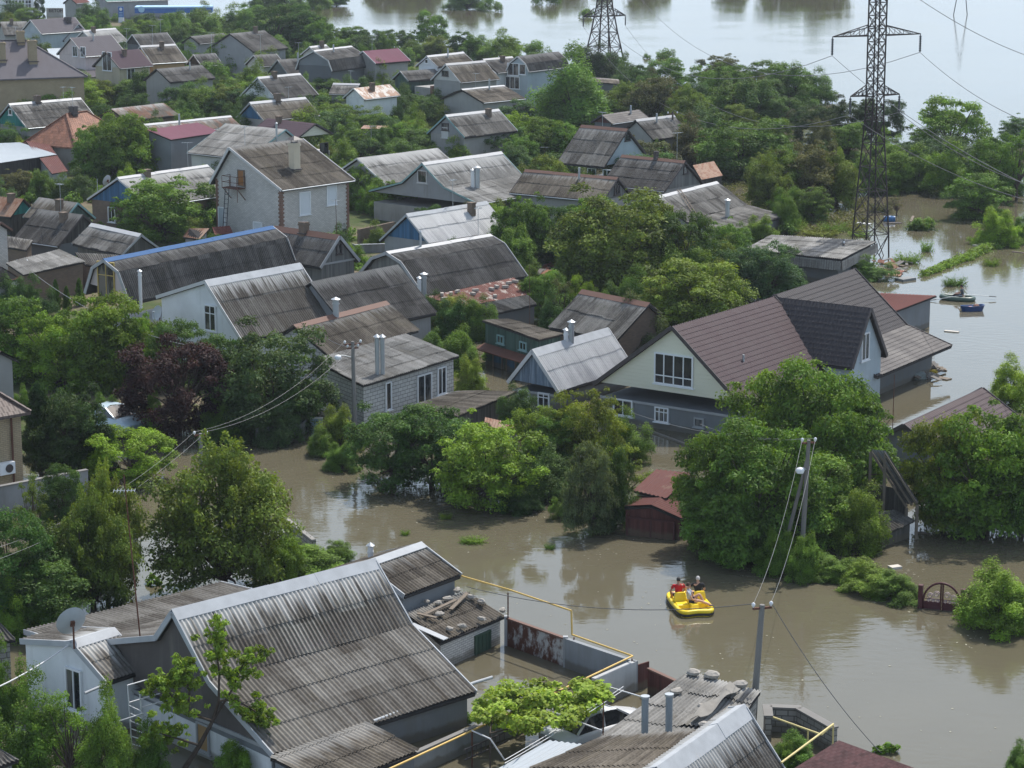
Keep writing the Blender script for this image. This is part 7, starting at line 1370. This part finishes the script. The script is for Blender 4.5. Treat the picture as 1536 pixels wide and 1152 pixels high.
for (x0, x1, y0, y1, n_, lb) in ((62, 165, 268, 312, 90, 'scattered boards and pale scrap in the yard by the rusty sheds'), (782, 862, 396, 416, 60, 'white scrap and broken boards behind the red stone weighted roof'), (1292, 1345, 768, 800, 14, 'broken boards around the half sunken shed'), (1345, 1425, 548, 572, 22, 'drifting rubbish caught under the grey veranda edge'), (1310, 1362, 393, 414, 22, 'raft of broken planks drifted against the pylon foot')):
    for mi in range(2):
        b = MB(); mm = RUBM[(mi + int(x0)) % 4]
        for _ in range(n_ // 2):
            p = P(rc_.uniform(x0, x1), rc_.uniform(y0, y1), .05); a = rc_.random() * 3.14; v = Vector((math.cos(a), math.sin(a), rc_.uniform(-.1, .3))); l_ = rc_.uniform(.2, .9); b.bar(p + ZZ * .1 - v * l_ / 2, p + ZZ * rc_.uniform(.1, .3) + v * l_ / 2, rc_.uniform(.08, .5), .04)
        solo(b, 'rubble', mm, lb + (', paler pieces' if mi else ', darker pieces'), 'rubble', None, 'stuff')
b = MB()
for _ in range(260):
    x, y = rc_.uniform(440, 1500), rc_.uniform(640, 1130); p = P(x, y, .012); a = rc_.random() * 6.28; l_ = rc_.uniform(.02, .07); v = Vector((math.cos(a), math.sin(a), 0)) * l_; u_ = Vector((-v.y, v.x, 0)) * rc_.uniform(.3, .9); b.face([p - v, p - u_, p + v, p + u_])
for cx_, cy_, n_ in ((985, 905, 10), (1330, 860, 30), (820, 770, 20), (560, 760, 20), (1140, 860, 24), (1450, 960, 16), (900, 830, 16)):
    for _ in range(n_): p = P(rc_.gauss(cx_, 24), rc_.gauss(cy_, 7), .013); a = rc_.random() * 6.28; l_ = rc_.uniform(.02, .09); v = Vector((math.cos(a), math.sin(a), 0)) * l_; u_ = Vector((-v.y, v.x, 0)) * .4; b.face([p - v, p - u_, p + v, p + u_])
solo(b, 'floating_litter', flat((.30, .29, .22), .8, .5, name='leaf_litter'), 'fine leaf litter and foam flecks drifting on the brown street water', 'litter', None, 'stuff')
# ------------------------------------------------------------ air: one even, pale volume round everything
hm = bpy.data.materials.new('air'); hm.use_nodes = True; t = hm.node_tree; t.nodes.clear(); vo = t.nodes.new('ShaderNodeVolumePrincipled'); oo = t.nodes.new('ShaderNodeOutputMaterial'); t.links.new(vo.outputs[0], oo.inputs[1])
vo.inputs['Color'].default_value = (.80, .88, 1, 1); vo.inputs['Density'].default_value = .00014; vo.inputs['Anisotropy'].default_value = .2
mb = MB(); mb.box((0, 3000, 19.0), (5200, 0, 0), (0, 4300, 0), (0, 0, 21.2)); hz_o = mb.build('haze', hm); tag(hz_o, 'thin pale air over the whole flooded village', 'haze', kind='stuff')
# ------------------------------------------------------------ descriptions that single out each tree and bush
LMK = [(h.short, proj((h.A + h.B) / 2 if hasattr(h, 'B') else h.c)) for h in HOUSES.values()]
LMK += [('the near pylon', (1305, 350)), ('the far pylon', (906, 100)), ('the yellow pedal boat', (1036, 905)), ('the arched gate', (1412, 900)), ('the blue rowing boat', (1458, 463)), ('the lamp pole', (533, 600)), ('the fuel station canopy', (262, 14)), ('the leaning pole pair', (1200, 740)), ('the green bank', (1440, 390)), ('the satellite dish', (108, 934)), ('the price sign', (182, 20)), ('the pergola', (812, 1055)), ('the sunken car', (905, 1088)), ('the blue barrel', (1334, 329))]
# past the three hundred bushes that show largest, the rest becomes one mass of shrubbery
BU = sorted([t for t in TREES if t[3] == 'bush'], key=lambda t: -(t[4] * t[5]) / mpp(t[1]) ** 2)
drop = BU[285:]; ds = {id(t) for t in drop}; cs, rs = [], []; rr_ = random.Random(31)
for t in drop:
    ro, p, hh, wd = t[0], t[1], t[4], t[5]
    for _ in range(13): a = rr_.uniform(0, 6.28); u_ = rr_.random() ** .5; k = math.sqrt(max(0, 1 - u_ * u_)); cs.append((p.x + math.cos(a) * wd * .38 * u_, p.y + math.sin(a) * wd * .38 * u_, p.z + hh * (.15 + .70 * rr_.random() * k))); rs.append(wd * rr_.uniform(.13, .22))
    for c in list(ro.children): bpy.data.objects.remove(c)
    bpy.data.objects.remove(ro)
TREES = [t for t in TREES if id(t) not in ds]
rng = np.random.default_rng(8); o = leafmass(cs, rs, 420, .22, 'g', 'shrubbery', None, .5, .7, squash=.9); tag(o, 'thick garden shrubbery filling the gaps between the far houses', 'shrubbery', kind='stuff')
print('shrubbery', len(drop), len(o.data.polygons))
seen = set()
def rel(x, y, q):
    dx, dy = x - q[0], (y - q[1]) * 1.6
    if abs(dx) > abs(dy): return 'left of' if dx < 0 else 'right of'
    return 'behind' if dy < 0 else 'in front of'
CENT = [math.hypot(0, 0)]
for ro, p, col, kind, hh, wd, lab, cx, cy in sorted(TREES, key=lambda t: -t[5] * t[4]):
    size = 'tiny' if hh < .9 else 'low' if hh < 2.2 else 'small' if hh < 3.4 else 'mid sized' if hh < 5 else 'tall'; noun = {'bush': 'bush', 'weed': 'water weed tuft', 'willow': 'willow', 'conifer': 'conifer', 'spiky': 'fruit tree', 'thin': 'thin leaved tree'}.get(kind, 'tree'); sh = {'broad': 'spreading ', 'dense': 'round ', 'bush': '', 'weed': '', 'willow': 'drooping ', 'conifer': 'dark pointed ', 'spiky': 'upright ', 'thin': ''}.get(kind, '')
    if wd > 1.5 * hh and kind == 'bush': size = 'wide ' + ('low' if hh < 2.2 else 'tall')
    near_ = sorted(LMK, key=lambda q: math.hypot(cx - q[1][0], (cy - q[1][1]) * 1.6)); ok = None
    for n_ in near_[:7]:
        s = '%s %s%s %s %s %s' % (size, sh, CN[col], noun, rel(cx, cy, n_[1]), n_[0])
        if s not in seen and len(s.split()) <= 16: ok = s; break
    if ok is None:
        for n1 in near_[:5]:
            for n2 in near_[:8]:
                if n1 is n2: continue
                s = '%s %s %s %s, %s %s' % (CN[col], noun, rel(cx, cy, n1[1]), n1[0].replace('the ', ''), rel(cx, cy, n2[1]), n2[0].replace('the ', ''))
                if s not in seen and len(s.split()) <= 16: ok = s; break
            if ok: break
    seen.add(ok); ro['label'] = ok; ro['group'] = {'bush': 'bushes and shrubs of the village', 'weed': 'weed tufts in the water'}.get(kind, 'trees of the flooded village')
GR = {'house': 'village houses', 'shed': 'sheds and outbuildings', 'pole': 'utility poles', 'antenna': 'antenna masts', 'cable': 'overhead cables', 'barn': 'barns'}
for o in list(COL.objects):
    if o.parent is None and o.get('category') in GR and not o.get('group'): o['group'] = GR[o['category']]
